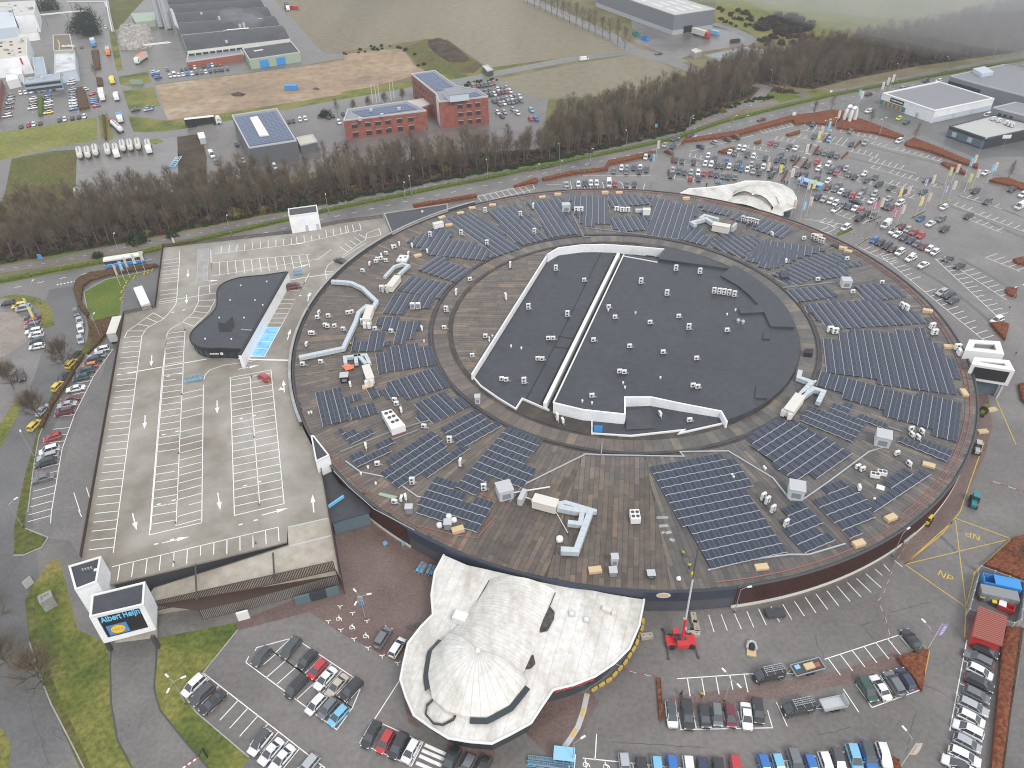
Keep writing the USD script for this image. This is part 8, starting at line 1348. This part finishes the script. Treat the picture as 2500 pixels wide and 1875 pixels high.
for k,(r,a_,b_,lab,mat,s) in enumerate((('A',1510,1365,'yellowing bush in the wood edge, larger of two side by side','scrub_yellow',3.0),('A',1690,1340,'yellowing bush in the wood edge beside the larger one','scrub_yellow',2.6),('A',942,1495,'small yellowing bush low in the dark wood','scrub_yellow',1.8),('A',1340,1400,'pale yellow bush between dark trunks','scrub_yellow',1.6),('B',685,1085,'pale yellow green bush at the wood edge','scrub_yellow',2.8),('B',95,1205,'tan bush at the wood edge above the deck corner','scrub_yellow',2.0),('C',275,705,'pale bush in the wood near the junction','scrub_yellow',2.0),('A',870,1520,'dark green holly mass in the wood edge','evergreen',4.0),('A',1950,1310,'dark green bush beside the lamp at the wood edge','evergreen',3.0),('B',1985,800,'dark green bush low in the wood','evergreen',3.0),('B',880,1050,'dark green bush behind the pale bush','evergreen',2.4),('B',1370,945,'dark green mound under the trees','evergreen',3.0),('b',1965,1450,'round dark green bush beside the office lawn','evergreen',3.6),('D',620,1,'green scrub at the road bank','evergreen',2.0),('A',1100,1500,'bright green bush in the wood edge','evergreen',2.5))):shrub(r,a_,b_,lab,mat,s,40+k)
for k,(a_,b_,s) in enumerate(((1000,330,8),(1120,250,9),(1060,180,8),(1150,370,7))):shrub('a',a_,b_,['dark conifer in the works yard, lowest of the clump','dark conifer at the street side of the clump','dark conifer at the back of the clump','dark conifer beside the white sign'][k],'dark_conifer',s,70+k,1300,'tree',1.25)
for k,(a_,b_) in enumerate(((545,60),(660,50))):shrub('a',a_,b_,['dark tree behind the white works','dark tree beside the pipe loop'][k],'dark_conifer',7,80+k,900,'tree',1.2)
def thicket(name,label,poly,h,mat,dens,seed):
 P=Polygon(pts(poly)).buffer(0);g=np.random.default_rng(seed);n=int(P.area*dens);x0,y0,x1,y1=P.bounds;q=g.uniform((x0,y0),(x1,y1),(n*3,2));q=q[shapely.contains_xy(P,q[:,0],q[:,1])][:n];scatter(name,label,[(bush(seed+k,1.4,130,.4,1.0),mat) for k in range(2)],[(*w,0) for w in q],g.uniform(h*.5,h,len(q)))
thicket('thicket','brown thicket standing on the misty moor','C 480,190 520,130 600,105 720,110 820,140 870,180 800,215 640,225 560,220',2.4,'thicket_brown',.09,200);thicket('scrub','brown scrub band beside the warehouse loop road','C 240,60 350,50 480,90 500,150 460,190 330,170 235,130',1.5,'scrub_brown',.03,210);thicket('scrub','brown scrub between pond and wood','C 440,230 560,240 700,220 900,230 880,300 600,310 520,280',1.6,'scrub_brown',.05,220)
thicket('ditch_scrub','dark scrub along the ditch between sand and field','B 0,345 200,300 330,285 430,300 560,420 590,470 540,470 420,330 240,330 60,360',1.0,'evergreen',.06,230);thicket('office_hedge','low dark hedge by the office parking','k 390,215 480,170 980,90 1080,105 1060,140 800,150 560,200 500,300 420,300',.7,'evergreen',.25,240)
for k,(s,lab) in enumerate((('a 480,1235 545,1240 548,1470 490,1480','green hedge between two parking ranks'),('a 1172,660 1262,640 1292,870 1210,882','brown hedge block on the paved works yard'),('a 985,1130 1080,1120 1152,1370 1012,1400','brown shrub bed between parking ranks'),('a 1235,1000 1310,1000 1322,1085 1248,1092','dark hedge around a white sign on the street'),('A 655,740 672,740 685,888 672,890','dark narrow hedge beside the tanker junction'))):hedge('hedge',Polygon(pts(s,1.0)),1.5,'hedge_brown' if k!=0 else 'hedge_green',lab,seed=90+k,step=1.0)
def lone(r,a_,b_,lab,h,spread,seed,n=900,group=None,cat='tree',low=.25,tw=.045,forks=6,lr=1.0):
 p=at(r,a_,b_,0);tr,tw_=bare_tree(None,seed,h,spread,n,forks,low,twig_w=tw,lr=lr);t=thing('bare_tree',lab,cat,(*p,0),0,group);obj('trunk',tr,M['bark'],t);obj('crown',tw_,M['twigs'],t)
av=pts('B 1205,25 1250,45 1285,60 1322,75 1358,92 1395,108 1435,128 1475,148 1517,165 1560,182 1600,205 1640,215 1690,240 1735,260 1785,280 1830,312')
for k,p in enumerate(av):copy('avenue_tree',protos[f'wood_tree{k % NT}'],'tall bare tree in the avenue beside the grey warehouse','tree',(*p,0),k*1.3,'avenue of bare trees',1.15)
for k,(r,a_,b_,lab,h,sp) in enumerate((('D',425,735,'spreading bare tree beside the dealer and the yellow cars',8.5,5.0),('D',262,1060,'spreading bare tree above the last yellow car',8.0,4.8),('H',285,1130,'wide bare tree on the ramp lawn bank',8.5,5.4),('H',-20,720,'bare tree cut by the picture edge beside the old road',8.0,5.0),('H',60,1010,'bare tree leaning over the old road',7.5,4.6),('D',90,870,'bare tree behind the dealer yard',8.0,4.6))):lone(r,a_,b_,lab,h,sp*1.12,300+k,2600,None,'tree',.16,.055,8,2.0)
for k,(a_,b_,lab) in enumerate(((90,730,'small rounded bare tree beside the low office, outermost'),(190,705,'rounded bare tree beside the office flagpoles'),(292,680,'rounded bare tree between two groups of flagpoles'),(400,655,'rounded bare tree next to the tall office'))):lone('B',a_,b_,lab,6.5,2.4,330+k,700,None,'tree',.2,.07)
for k,(r,a_,b_,lab,h) in enumerate((('C',855,745,'thin bare sapling in the hedge bed at the road corner',8),('C',972,705,'thin bare sapling near the white sculpture',8),('C',1222,800,'bare sapling in the hedge bed below the sculpture',8),('C',1500,905,'bare sapling at the start of the lane hedge',9),('C',2105,1150,'bare multi stem tree in the rust hedge',8),('J',2175,330,'dark bare shrub tree behind the waste compound',6),('A',620,500,'bare tree beside the street sign hedge',8),('b',2130,1460,'bare columnar tree beside the round bush',8))):lone(r,a_,b_,lab,h,1.5,350+k,420,None,'tree',.2,.05)
for p in pts('B 213,665 237,665 257,662 330,650 350,645',0):t=thing('flagpole','white bare flagpole among the trees at the brick offices','flagpole',(*p,0),0,'white flagpoles at the offices');obj('pole',MB().tube([[0,0,0],[0,0,9]],[.16,.1],6),M['white'],t);obj('foot',MB().cyl((0,0,0),.3,.3,8),M['concrete_grey'],t)
# ================================================================ crane, people, trolleys and the small things
p=at('J',5,840,.9);cr_=thing('mobile_crane','red telescopic crane with four stabiliser legs and long boom over the roof','crane',(*p,0))
obj('chassis',MB().bbox(-2.6,2.6,-1.1,1.1,.55,1.1),M['crane_red'],cr_);wheelset(cr_,[-1.8,1.8],1.3,.6)
for s in (1,-1):
 for x in (-2.3,2.3):obj('stabiliser',MB().tube([[x,s*1.0,.9],[x*1.15,s*2.9,.12]],.13,5).box((x*1.15,s*2.9,.06),(.5,.5,.1)),M['dark_grey'],cr_)
obj('turntable',MB().cyl((0,0,1.1),1.0,.35,16),M['dark_grey'],cr_);cb=obj('cabin',MB().bbox(-1.5,-.4,.2,1.2,1.45,2.9),M['crane_red'],cr_);obj('cabin_glass',MB().bbox(-1.53,-.37,.17,1.23,1.9,2.8),M['car_glass'],cb);obj('counterweight',MB().bbox(-1.0,1.0,-1.9,-.9,1.45,2.4),M['crane_red'],cr_)
tip=at('J',128,185,17.0)-p;bs=np.array([0,-.6,2.2]);tp_=np.r_[tip,17.0]
for k,(f0,f1,r_,mt) in enumerate(((0,.2,.24,'crane_red'),(.18,.6,.16,'light_grey'),(.58,1,.12,'dark_grey'))):obj('boom_section',MB().tube([bs+(tp_-bs)*f0,bs+(tp_-bs)*f1],r_,4),M[mt],cr_)
obj('hoist_rope',MB().tube([tp_,tp_*[1,1,0]+[0,0,ZR+1.5]],.04,4),M['black'],cr_);obj('hook_block',MB().box(tp_*[1,1,0]+[0,0,ZR+1.3],(.4,.3,.6)),M['yellow_sign'],cr_)
import manifold3d as m3
def body_mesh(seed,stride=.22):
 """one continuous figure: bones are hulls of spheres at the joints"""
 j=dict(pel=(0,0,.95,.15),ch=(0,0,1.32,.17),nk=(0,0,1.5,.07),hd=(.03,0,1.66,.115),ls=(0,.2,1.42,.07),rs=(0,-.2,1.42,.07),le=(-.05,.27,1.15,.05),re=(.1,-.27,1.16,.05),lh=(.06,.28,.9,.045),rh=(.24,-.25,.95,.045),lp=(0,.1,.92,.1),rp=(0,-.1,.92,.1),lk=(stride*.6,.1,.5,.07),rk=(-stride*.2,-.1,.5,.07),la=(stride,.1,.09,.055),ra=(-stride,-.1,.1,.055),lt=(stride+.17,.11,.05,.04),rt=(-stride+.17,-.11,.05,.04))
 S={k:m3.Manifold.sphere(v[3],10).translate(v[:3]) for k,v in j.items()};out=None
 bones=['pel ch','ch nk','nk hd','ch ls','ch rs','ls le','le lh','rs re','re rh','pel lp','pel rp','lp lk','lk la','rp rk','rk ra','la lt','ra rt']
 hs=[m3.Manifold.batch_hull([S[x] for x in b.split()]) for b in bones];o_=m3.Manifold.batch_boolean(hs,m3.OpType.Add);v,f,_=meshkit.arrays(o_);return v,f
BV,BF=body_mesh(0);zc=BV[BF].mean(1)[:,2]
def person(p,z,an,top,legs,lab):
 t=thing('person',lab,'person',(*p,z),an);obj('body',(BV,BF),M['skin'],t,smooth=True);c=BV.mean(0)*[1,1,0]
 n=meshkit.arrays((BV,BF),True)[2];cl=BV+n*.018
 for nm,mt,a_,b_ in (('trousers',legs,.12,.96),('jacket',top,.94,1.52),('hair','cloth_dark',1.69,1.9)):u_,iv=np.unique(BF[(zc>a_)&(zc<b_)],return_inverse=True);obj(nm,(cl[u_],iv.reshape(-1,3)),M[mt],t)
pe=[('J',20,275,ZR,.3,'hi_vis','cloth_dark','worker in yellow vest standing on the roof near the crane hook'),('J',62,358,ZR,1.5,'hi_vis','cloth_dark','worker in yellow vest beside the grey crate on the roof'),('J',142,1185,0,1.0,'hi_vis','cloth_dark','worker in yellow vest on the brick strip behind the hatchbacks'),('J',10,1180,0,2.0,'cloth_dark','cloth_dark','person in dark clothes behind the black pickup'),('m',990,1350,0,1.2,'cloth_dark','cloth_dark','person in dark clothes walking to the far canopy'),('n',430,1308,0,-1.5,'cloth_dark','cloth_dark','first of two dark dressed people walking by the yellow flag'),('n',485,1312,0,-1.4,'cloth_dark','navy','second of two dark dressed people, nearer the white pole'),('n',1138,1110,0,2.0,'cloth_dark','cloth_dark','person in dark clothes between the white cars'),('o',1955,845,0,.5,'light_grey','cloth_dark','person in pale coat walking in front of the white van'),('p',152,1200,0,.7,'cloth_dark','navy','person in dark coat between white cars by the pink banner'),('E',68,578,ZR,.2,'hi_vis','cloth_dark','worker in yellow vest at the end of the long silver duct'),('r',1790,125,ZR,.2,'cloth_dark','cloth_dark','worker in dark clothes below the five fan units'),('r',1825,108,ZR,2.2,'cloth_dark','navy','second worker in dark clothes below the five fan units')]
for r,a_,b_,z_,an,top,legs,lab in pe:person(at(r,a_,b_,z_+.9),z_,an,top,legs,lab)
def trolleys(r,a_,b_,vec,lab,rows,n,roofed=False,z=0.0):
 p=at(r,a_,b_,z+.6);t=thing('trolley_bay',lab,'trolley bay',(*p,z),heading(r,a_,b_,*vec,z));L=n*.3
 for q in range(rows):
  y=(q-(rows-1)/2)*.8
  for k in range(n):
   x=-L/2+k*.3;mb=MB();mb.bbox(x,x+.04,y-.28,y+.28,.45,1.0).bbox(x,x+.3,y-.27,y-.24,.45,.9).bbox(x,x+.3,y+.24,y+.27,.45,.9).bbox(x,x+.28,y-.25,y+.25,.44,.47);obj('trolley',mb,M['galvanised' if (q+k)%3 else 'ah_blue'],t)
  for s in (-.3,.3):obj('guide_rail',MB().tube([[-L/2-.3,y+s*1.25,.35],[L/2+.4,y+s*1.25,.35]],.035,4),M['ah_blue'],t)
 if roofed:
  W_=rows*.8+.4
  for x in (-L/2,0,L/2):
   for s in (-1,1):obj('post',MB().tube([[x,s*W_/2,0],[x,s*W_/2,2.3]],.05,4),M['ah_blue'],t)
  obj('roof',MB().bbox(-L/2-.3,L/2+.3,-W_/2-.1,W_/2+.1,2.3,2.36),M['light_blue'],t)
trolleys('D',1245,800,(120,-25),'blue and silver trolley bay beside the mid bays on the deck',2,14,z=ZD);trolleys('D',1915,118,(70,-8),'blue trolley bay behind the pavilion wall on the deck',2,9,z=ZD);trolleys('I',525,370,(-40,60),'blue trolleys parked at the navy wall, first cluster',2,7);trolleys('I',585,385,(-30,60),'blue trolleys parked at the navy wall, second cluster',2,6);trolleys('I',1345,1625,(200,25),'long row of silver trolleys at the bottom shelter',2,22);trolleys('I',1440,1600,(90,10),'blue roofed trolley shelter beside the lamp',2,9,True);trolleys('n',920,1365,(330,100),'long blue roofed trolley shelter before the far canopy',3,30,True);trolleys('m',1220,1290,(20,-90),'blue trolleys standing beside the yellow kerb line',3,8)
t=thing('bike_rack','grey bike rack with parked bicycles beside the canopy','bike rack');q=pts('I 430,755 510,740',.4)
for k in range(7):
 c=q[0]+(q[1]-q[0])*k/6;obj('hoop',MB().tube([[c[0],c[1]-.3,0],[c[0],c[1]-.3,.8],[c[0],c[1]+.3,.8],[c[0],c[1]+.3,0]],.035,4),M['dark_grey'],t)
for k in range(2):t=thing('trolley',['single blue trolley left on the brick plaza','stray blue trolley near the dark red wall'][k],'trolley',(*(at('I',290,215,.6) if k==0 else at('I',405,212,.6)),0),.6+k);obj('basket',MB().bbox(-.4,.4,-.28,-.25,.5,1).bbox(-.4,.4,.25,.28,.5,1).bbox(-.4,.4,-.28,.28,.48,.51),M['ah_blue'],t);obj('frame',MB().bbox(-.4,.4,-.25,.25,.12,.18).bbox(-.45,-.4,-.25,.25,.12,1.05),M['galvanised'],t)
sc=thing('arched_sculpture','white sculpture of two thick arches in the hedge bed corner','sculpture')
for k,(a_,b_) in enumerate(((1070,775),(1102,785))):
 c=at('C',a_,b_,0);an=.6;u=np.array([math.cos(an),math.sin(an)]);th=np.linspace(0,math.pi,13);P_=np.array([np.r_[c+u*1.9*math.cos(x),0]+[0,0,.2+6.2*math.sin(x)**.6] for x in th]);obj('arch',MB().tube(P_,np.linspace(.95,.7,13),10),M['white'],sc,smooth=50);obj('foot',MB().cyl((*(c+u*1.9),0),1.1,.4,12).cyl((*(c-u*1.9),0),1.0,.4,12),M['white'],sc)
p=at('J',462,882,.5);t=thing('inflatable_boat','small grey white rubber boat on a wooden pallet in the empty aisle','boat',(*p,0),heading('J',462,882,0,-60));a_=np.linspace(-2.6,2.6,21);P_=np.c_[np.where(np.abs(a_)<9,1.5*np.cos(a_*.6)-.3,0),.75*np.sin(a_*.6*1.05),np.full(21,.55)];obj('tube',MB().tube(P_,.26,8),M['light_grey'],t,smooth=50);obj('floor',MB().prism(Polygon(P_[:,:2]),.35,.42),M['dark_grey'],t);obj('engine',MB().bbox(-.6,.5,-.4,.4,.42,1.0),M['black'],t);obj('pallet',MB().bbox(-1.6,1.4,-.8,.8,0,.3),M['wood'],t)
skip_box('J',612,665,(100,-8),3.4,1.6,.8,'dark_grey','dark flat tray lying on the empty bays',(0,3.4),'dark_grey')
for k,(r,a_,b_,an,lab) in enumerate((('J',88,698,1.5,'upper concrete ballast block beside the crane'),('J',105,752,1.5,'middle concrete ballast block beside the crane'),('J',87,797,0,'lower concrete ballast block beside the crane'),('I',1972,812,.1,'concrete ballast block at the canopy corner'))):
 p=at(r,a_,b_,.4);t=thing('ballast_block',lab,'concrete block',(*p,0),an);obj('block',MB().bbox(-1.1,1.1,-.5,.5,0,.85),M['concrete_ramp'],t);obj('lifting_eye',MB().box((-.6,0,.9),(.25,.1,.1)).box((.6,0,.9),(.25,.1,.1)),M['dark_grey'],t)
def machine(r,a_,b_,vec,lab,mat,L,W_,roof=True,cat='tractor'):
 p=at(r,a_,b_,.9);t=thing('small_machine',lab,cat,(*p,0),heading(r,a_,b_,*vec));obj('bonnet',MB().bbox(.1,L/2,-W_*.28,W_*.28,.6,1.3),M[mat],t);obj('rear',MB().bbox(-L/2,.1,-W_*.35,W_*.35,.55,1.2),M[mat],t)
 for x in (-L*.4,.05):
  for s in (-1,1):obj('cab_post',MB().tube([[x,s*W_*.32,1.2],[x,s*W_*.3,2.3]],.05,4),M['black'],t)
 obj('cab_glass',MB().bbox(-L*.38,0,-W_*.3,W_*.3,1.3,2.2),M['car_glass'],t);obj('cab_roof',MB().bbox(-L*.45,.15,-W_*.36,W_*.36,2.28,2.4),M[mat],t);wheelset(t,[-L*.3],W_/2+.1,.65);wheelset(t,[L*.35],W_/2,.42)
machine('F',1893,1590,(-10,60),'small teal tractor on the yellow line below the rim','teal',3.4,1.7);machine('F',1912,1250,(0,60),'white utility machine under the roof edge','light_grey',3.2,1.6,cat='machine');machine('F',1950,1010,(-30,40),'green forklift beside the stacked boards at the portal','bright_lawn',3.0,1.5,cat='forklift');machine('J',1600,60,(40,-60),'yellow and black small loader at the dark red wall','yellow_sign',2.8,1.4,cat='loader')
for a_,b_,lab,rt in ((2005,1000,'stack of fresh boards on the brick apron below the portal',.2),(1945,1140,'single pallet of boards against the wall by the white machine',.1)):pallet('F',a_,b_,lab,(2.4,1.2),.6,rt,0.0)
t=thing('tool_shelf','long grey flatbed rack leaning at the wall by the tape','rack');q=pts('J 1435,195 1510,140',1.2);obj('deck',MB().prism(LineString(q).buffer(.5,cap_style=2),1.0,1.15),M['light_grey'],t);obj('leg',MB().bbox(q[0][0]-.1,q[0][0]+.1,q[0][1]-.4,q[0][1]+.4,0,1),M['dark_grey'],t);obj('leg',MB().bbox(q[1][0]-.1,q[1][0]+.1,q[1][1]-.4,q[1][1]+.4,0,1),M['dark_grey'],t)
for s,lab in (('J 1500,150 1390,330 1300,560 1270,575 1320,690 1385,920','long red and white barrier tape from the wall to the hedge'),('I 1775,990 1880,1040 2050,1080','short red and white barrier tape beside the canopy'),('F 2010,1460 2212,1525','barrier tape across the east aisle'),('o 1480,1000 1740,1140 2000,1310 2212,1400','barrier tape along the rim side rank')):
 q=pts(s,1.0);t=thing('barrier_tape',lab,'barrier tape');Lq=LineString(q);n=int(Lq.length/1.2);rd,wh=MB(),MB()
 for k in range(n):a_,b_=Lq.interpolate(k/n,normalized=True),Lq.interpolate((k+1)/n,normalized=True);(rd if k%2 else wh).box(((a_.x+b_.x)/2,(a_.y+b_.y)/2,.95-.1*math.sin(k*.9)),(Lq.length/n,.03,.12),math.atan2(b_.y-a_.y,b_.x-a_.x))
 obj('red_stripes',rd,M['red'],t,kind='stuff');obj('white_stripes',wh,M['white'],t,kind='stuff')
 for w in q:obj('post',MB().tube([[*w,0],[*w,1.1]],.04,4),M['tile_red'],t)
t=thing('steel_frame','blue and white steel ladder frame at the tanker yard','frame');q=at('A',1120,1020,2)
for s in (-1.2,1.2):obj('upright',MB().tube([[q[0]+s,q[1]-5,.3],[q[0]+s,q[1]+5,1.0]],.2,4),M['light_blue'],t)
for k in range(6):obj('rung',MB().tube([[q[0]-1.2,q[1]-4.5+1.8*k,.4+.1*k],[q[0]+1.2,q[1]-4.5+1.8*k,.4+.1*k]],.14,4),M['white' if k>2 else 'light_blue'],t)
for p in pts('I 5,100 40,75 85,55 128,30 300,120'):t=thing('bollard','white bollard on the brick plaza along the glazed entrance','bollard',(*p,0),0,'white bollards on the plaza');obj('post',MB().cyl((0,0,0),.1,.95,8),M['white'],t);obj('cap',MB().cyl((0,0,.95),.12,.06,8),M['dark_grey'],t)
for k,s in enumerate(('D 780,290','D 785,245','D 800,215','D 815,185','D 865,152','D 930,127','D 955,118','D 980,108')):p=pts(s)[0];t=thing('kerb_block','yellow kerb block along the edge of the flag lawn','kerb block',(*p,.03),heading('D',800,215,30,-50),'yellow blocks along the flag lawn');obj('block',MB().bbox(-.7,.7,-.2,.2,0,.3),M['yellow'],t);obj('stripe',MB().bbox(-.2,.2,-.205,.205,0,.31),M['black'],t)
for s in ('I 80,662','I 172,712','I 90,828','I 180,885','I 270,938','I 370,983','H 2110,715','H 2185,620','H 2190,770'):p=pts(s)[0];struct('bay_corner',MB().sheet(LineString([p+[-.5,.15],p,p+[.5,.2]]).buffer(.07,cap_style=2).union(LineString([p,p+[.15,-.5]]).buffer(.07)),.034),M['worn_paint'])
for s in ('I 75,755','I 163,812','I 1578,1637','I 1708,1650','H 2175,700'):p=pts(s)[0];struct('wheelchair_symbol',MB().sheet(Point(p).buffer(.42).difference(Point(p).buffer(.3)).union(LineString([p+[0,.7],p+[.05,.15],p+[.5,.1],p+[.65,-.4]]).buffer(.07)),.034),M['worn_paint'])
def vol(name,density,col=(.93,.94,.96)):return look(name,{'v':('principled_volume',{'color':col,'density':density,'anisotropy':.2})},[],surface=None,volume='v.volume')
vol('steam',.011);vol('fog_bank',.003);vol('haze_air',HAZE)
for k,(a_,b_,s) in enumerate(((1460,105,4.5),(1500,85,5),(1590,135,5.5),(1625,110,5))):
 c=at('A',a_,b_,14);m_=trimesh.creation.icosphere(3,1.0);v=np.asarray(m_.vertices);v=v*(s*(.75+.6*meshkit.noise(v*2.2+k*5,1)))[:,None]*[1.4,1,.8]+[*c,14];o_=obj('steam_plume',(v,m_.faces),M['steam'],None,smooth=True,kind='stuff');tag(o_,'steam drifting over the barrel roofs')
for k,(a_,b_,z_,sx,sy,sz) in enumerate(((2680,-60,40,190,120,38),(2180,-130,40,210,110,38),(1000,-170,40,180,90,34))):
 c=at('N',a_,b_,z_);m_=trimesh.creation.icosphere(4,1.0);v=np.asarray(m_.vertices);v=v*(.75+.5*meshkit.fbm(v*1.6+k*9,3,k))[:,None]*[sx,sy,sz]+[*c,z_+4];v[:,2]=np.clip(v[:,2],.6,119);o_=obj('low_cloud',(v,m_.faces),M['fog_bank'],None,smooth=True,kind='stuff');tag(o_,'low cloud drifting over the far fields')
o_=struct('haze',MB().bbox(-2600,2600,-400,4600,-1.5,130),M['haze_air'],kind='stuff')
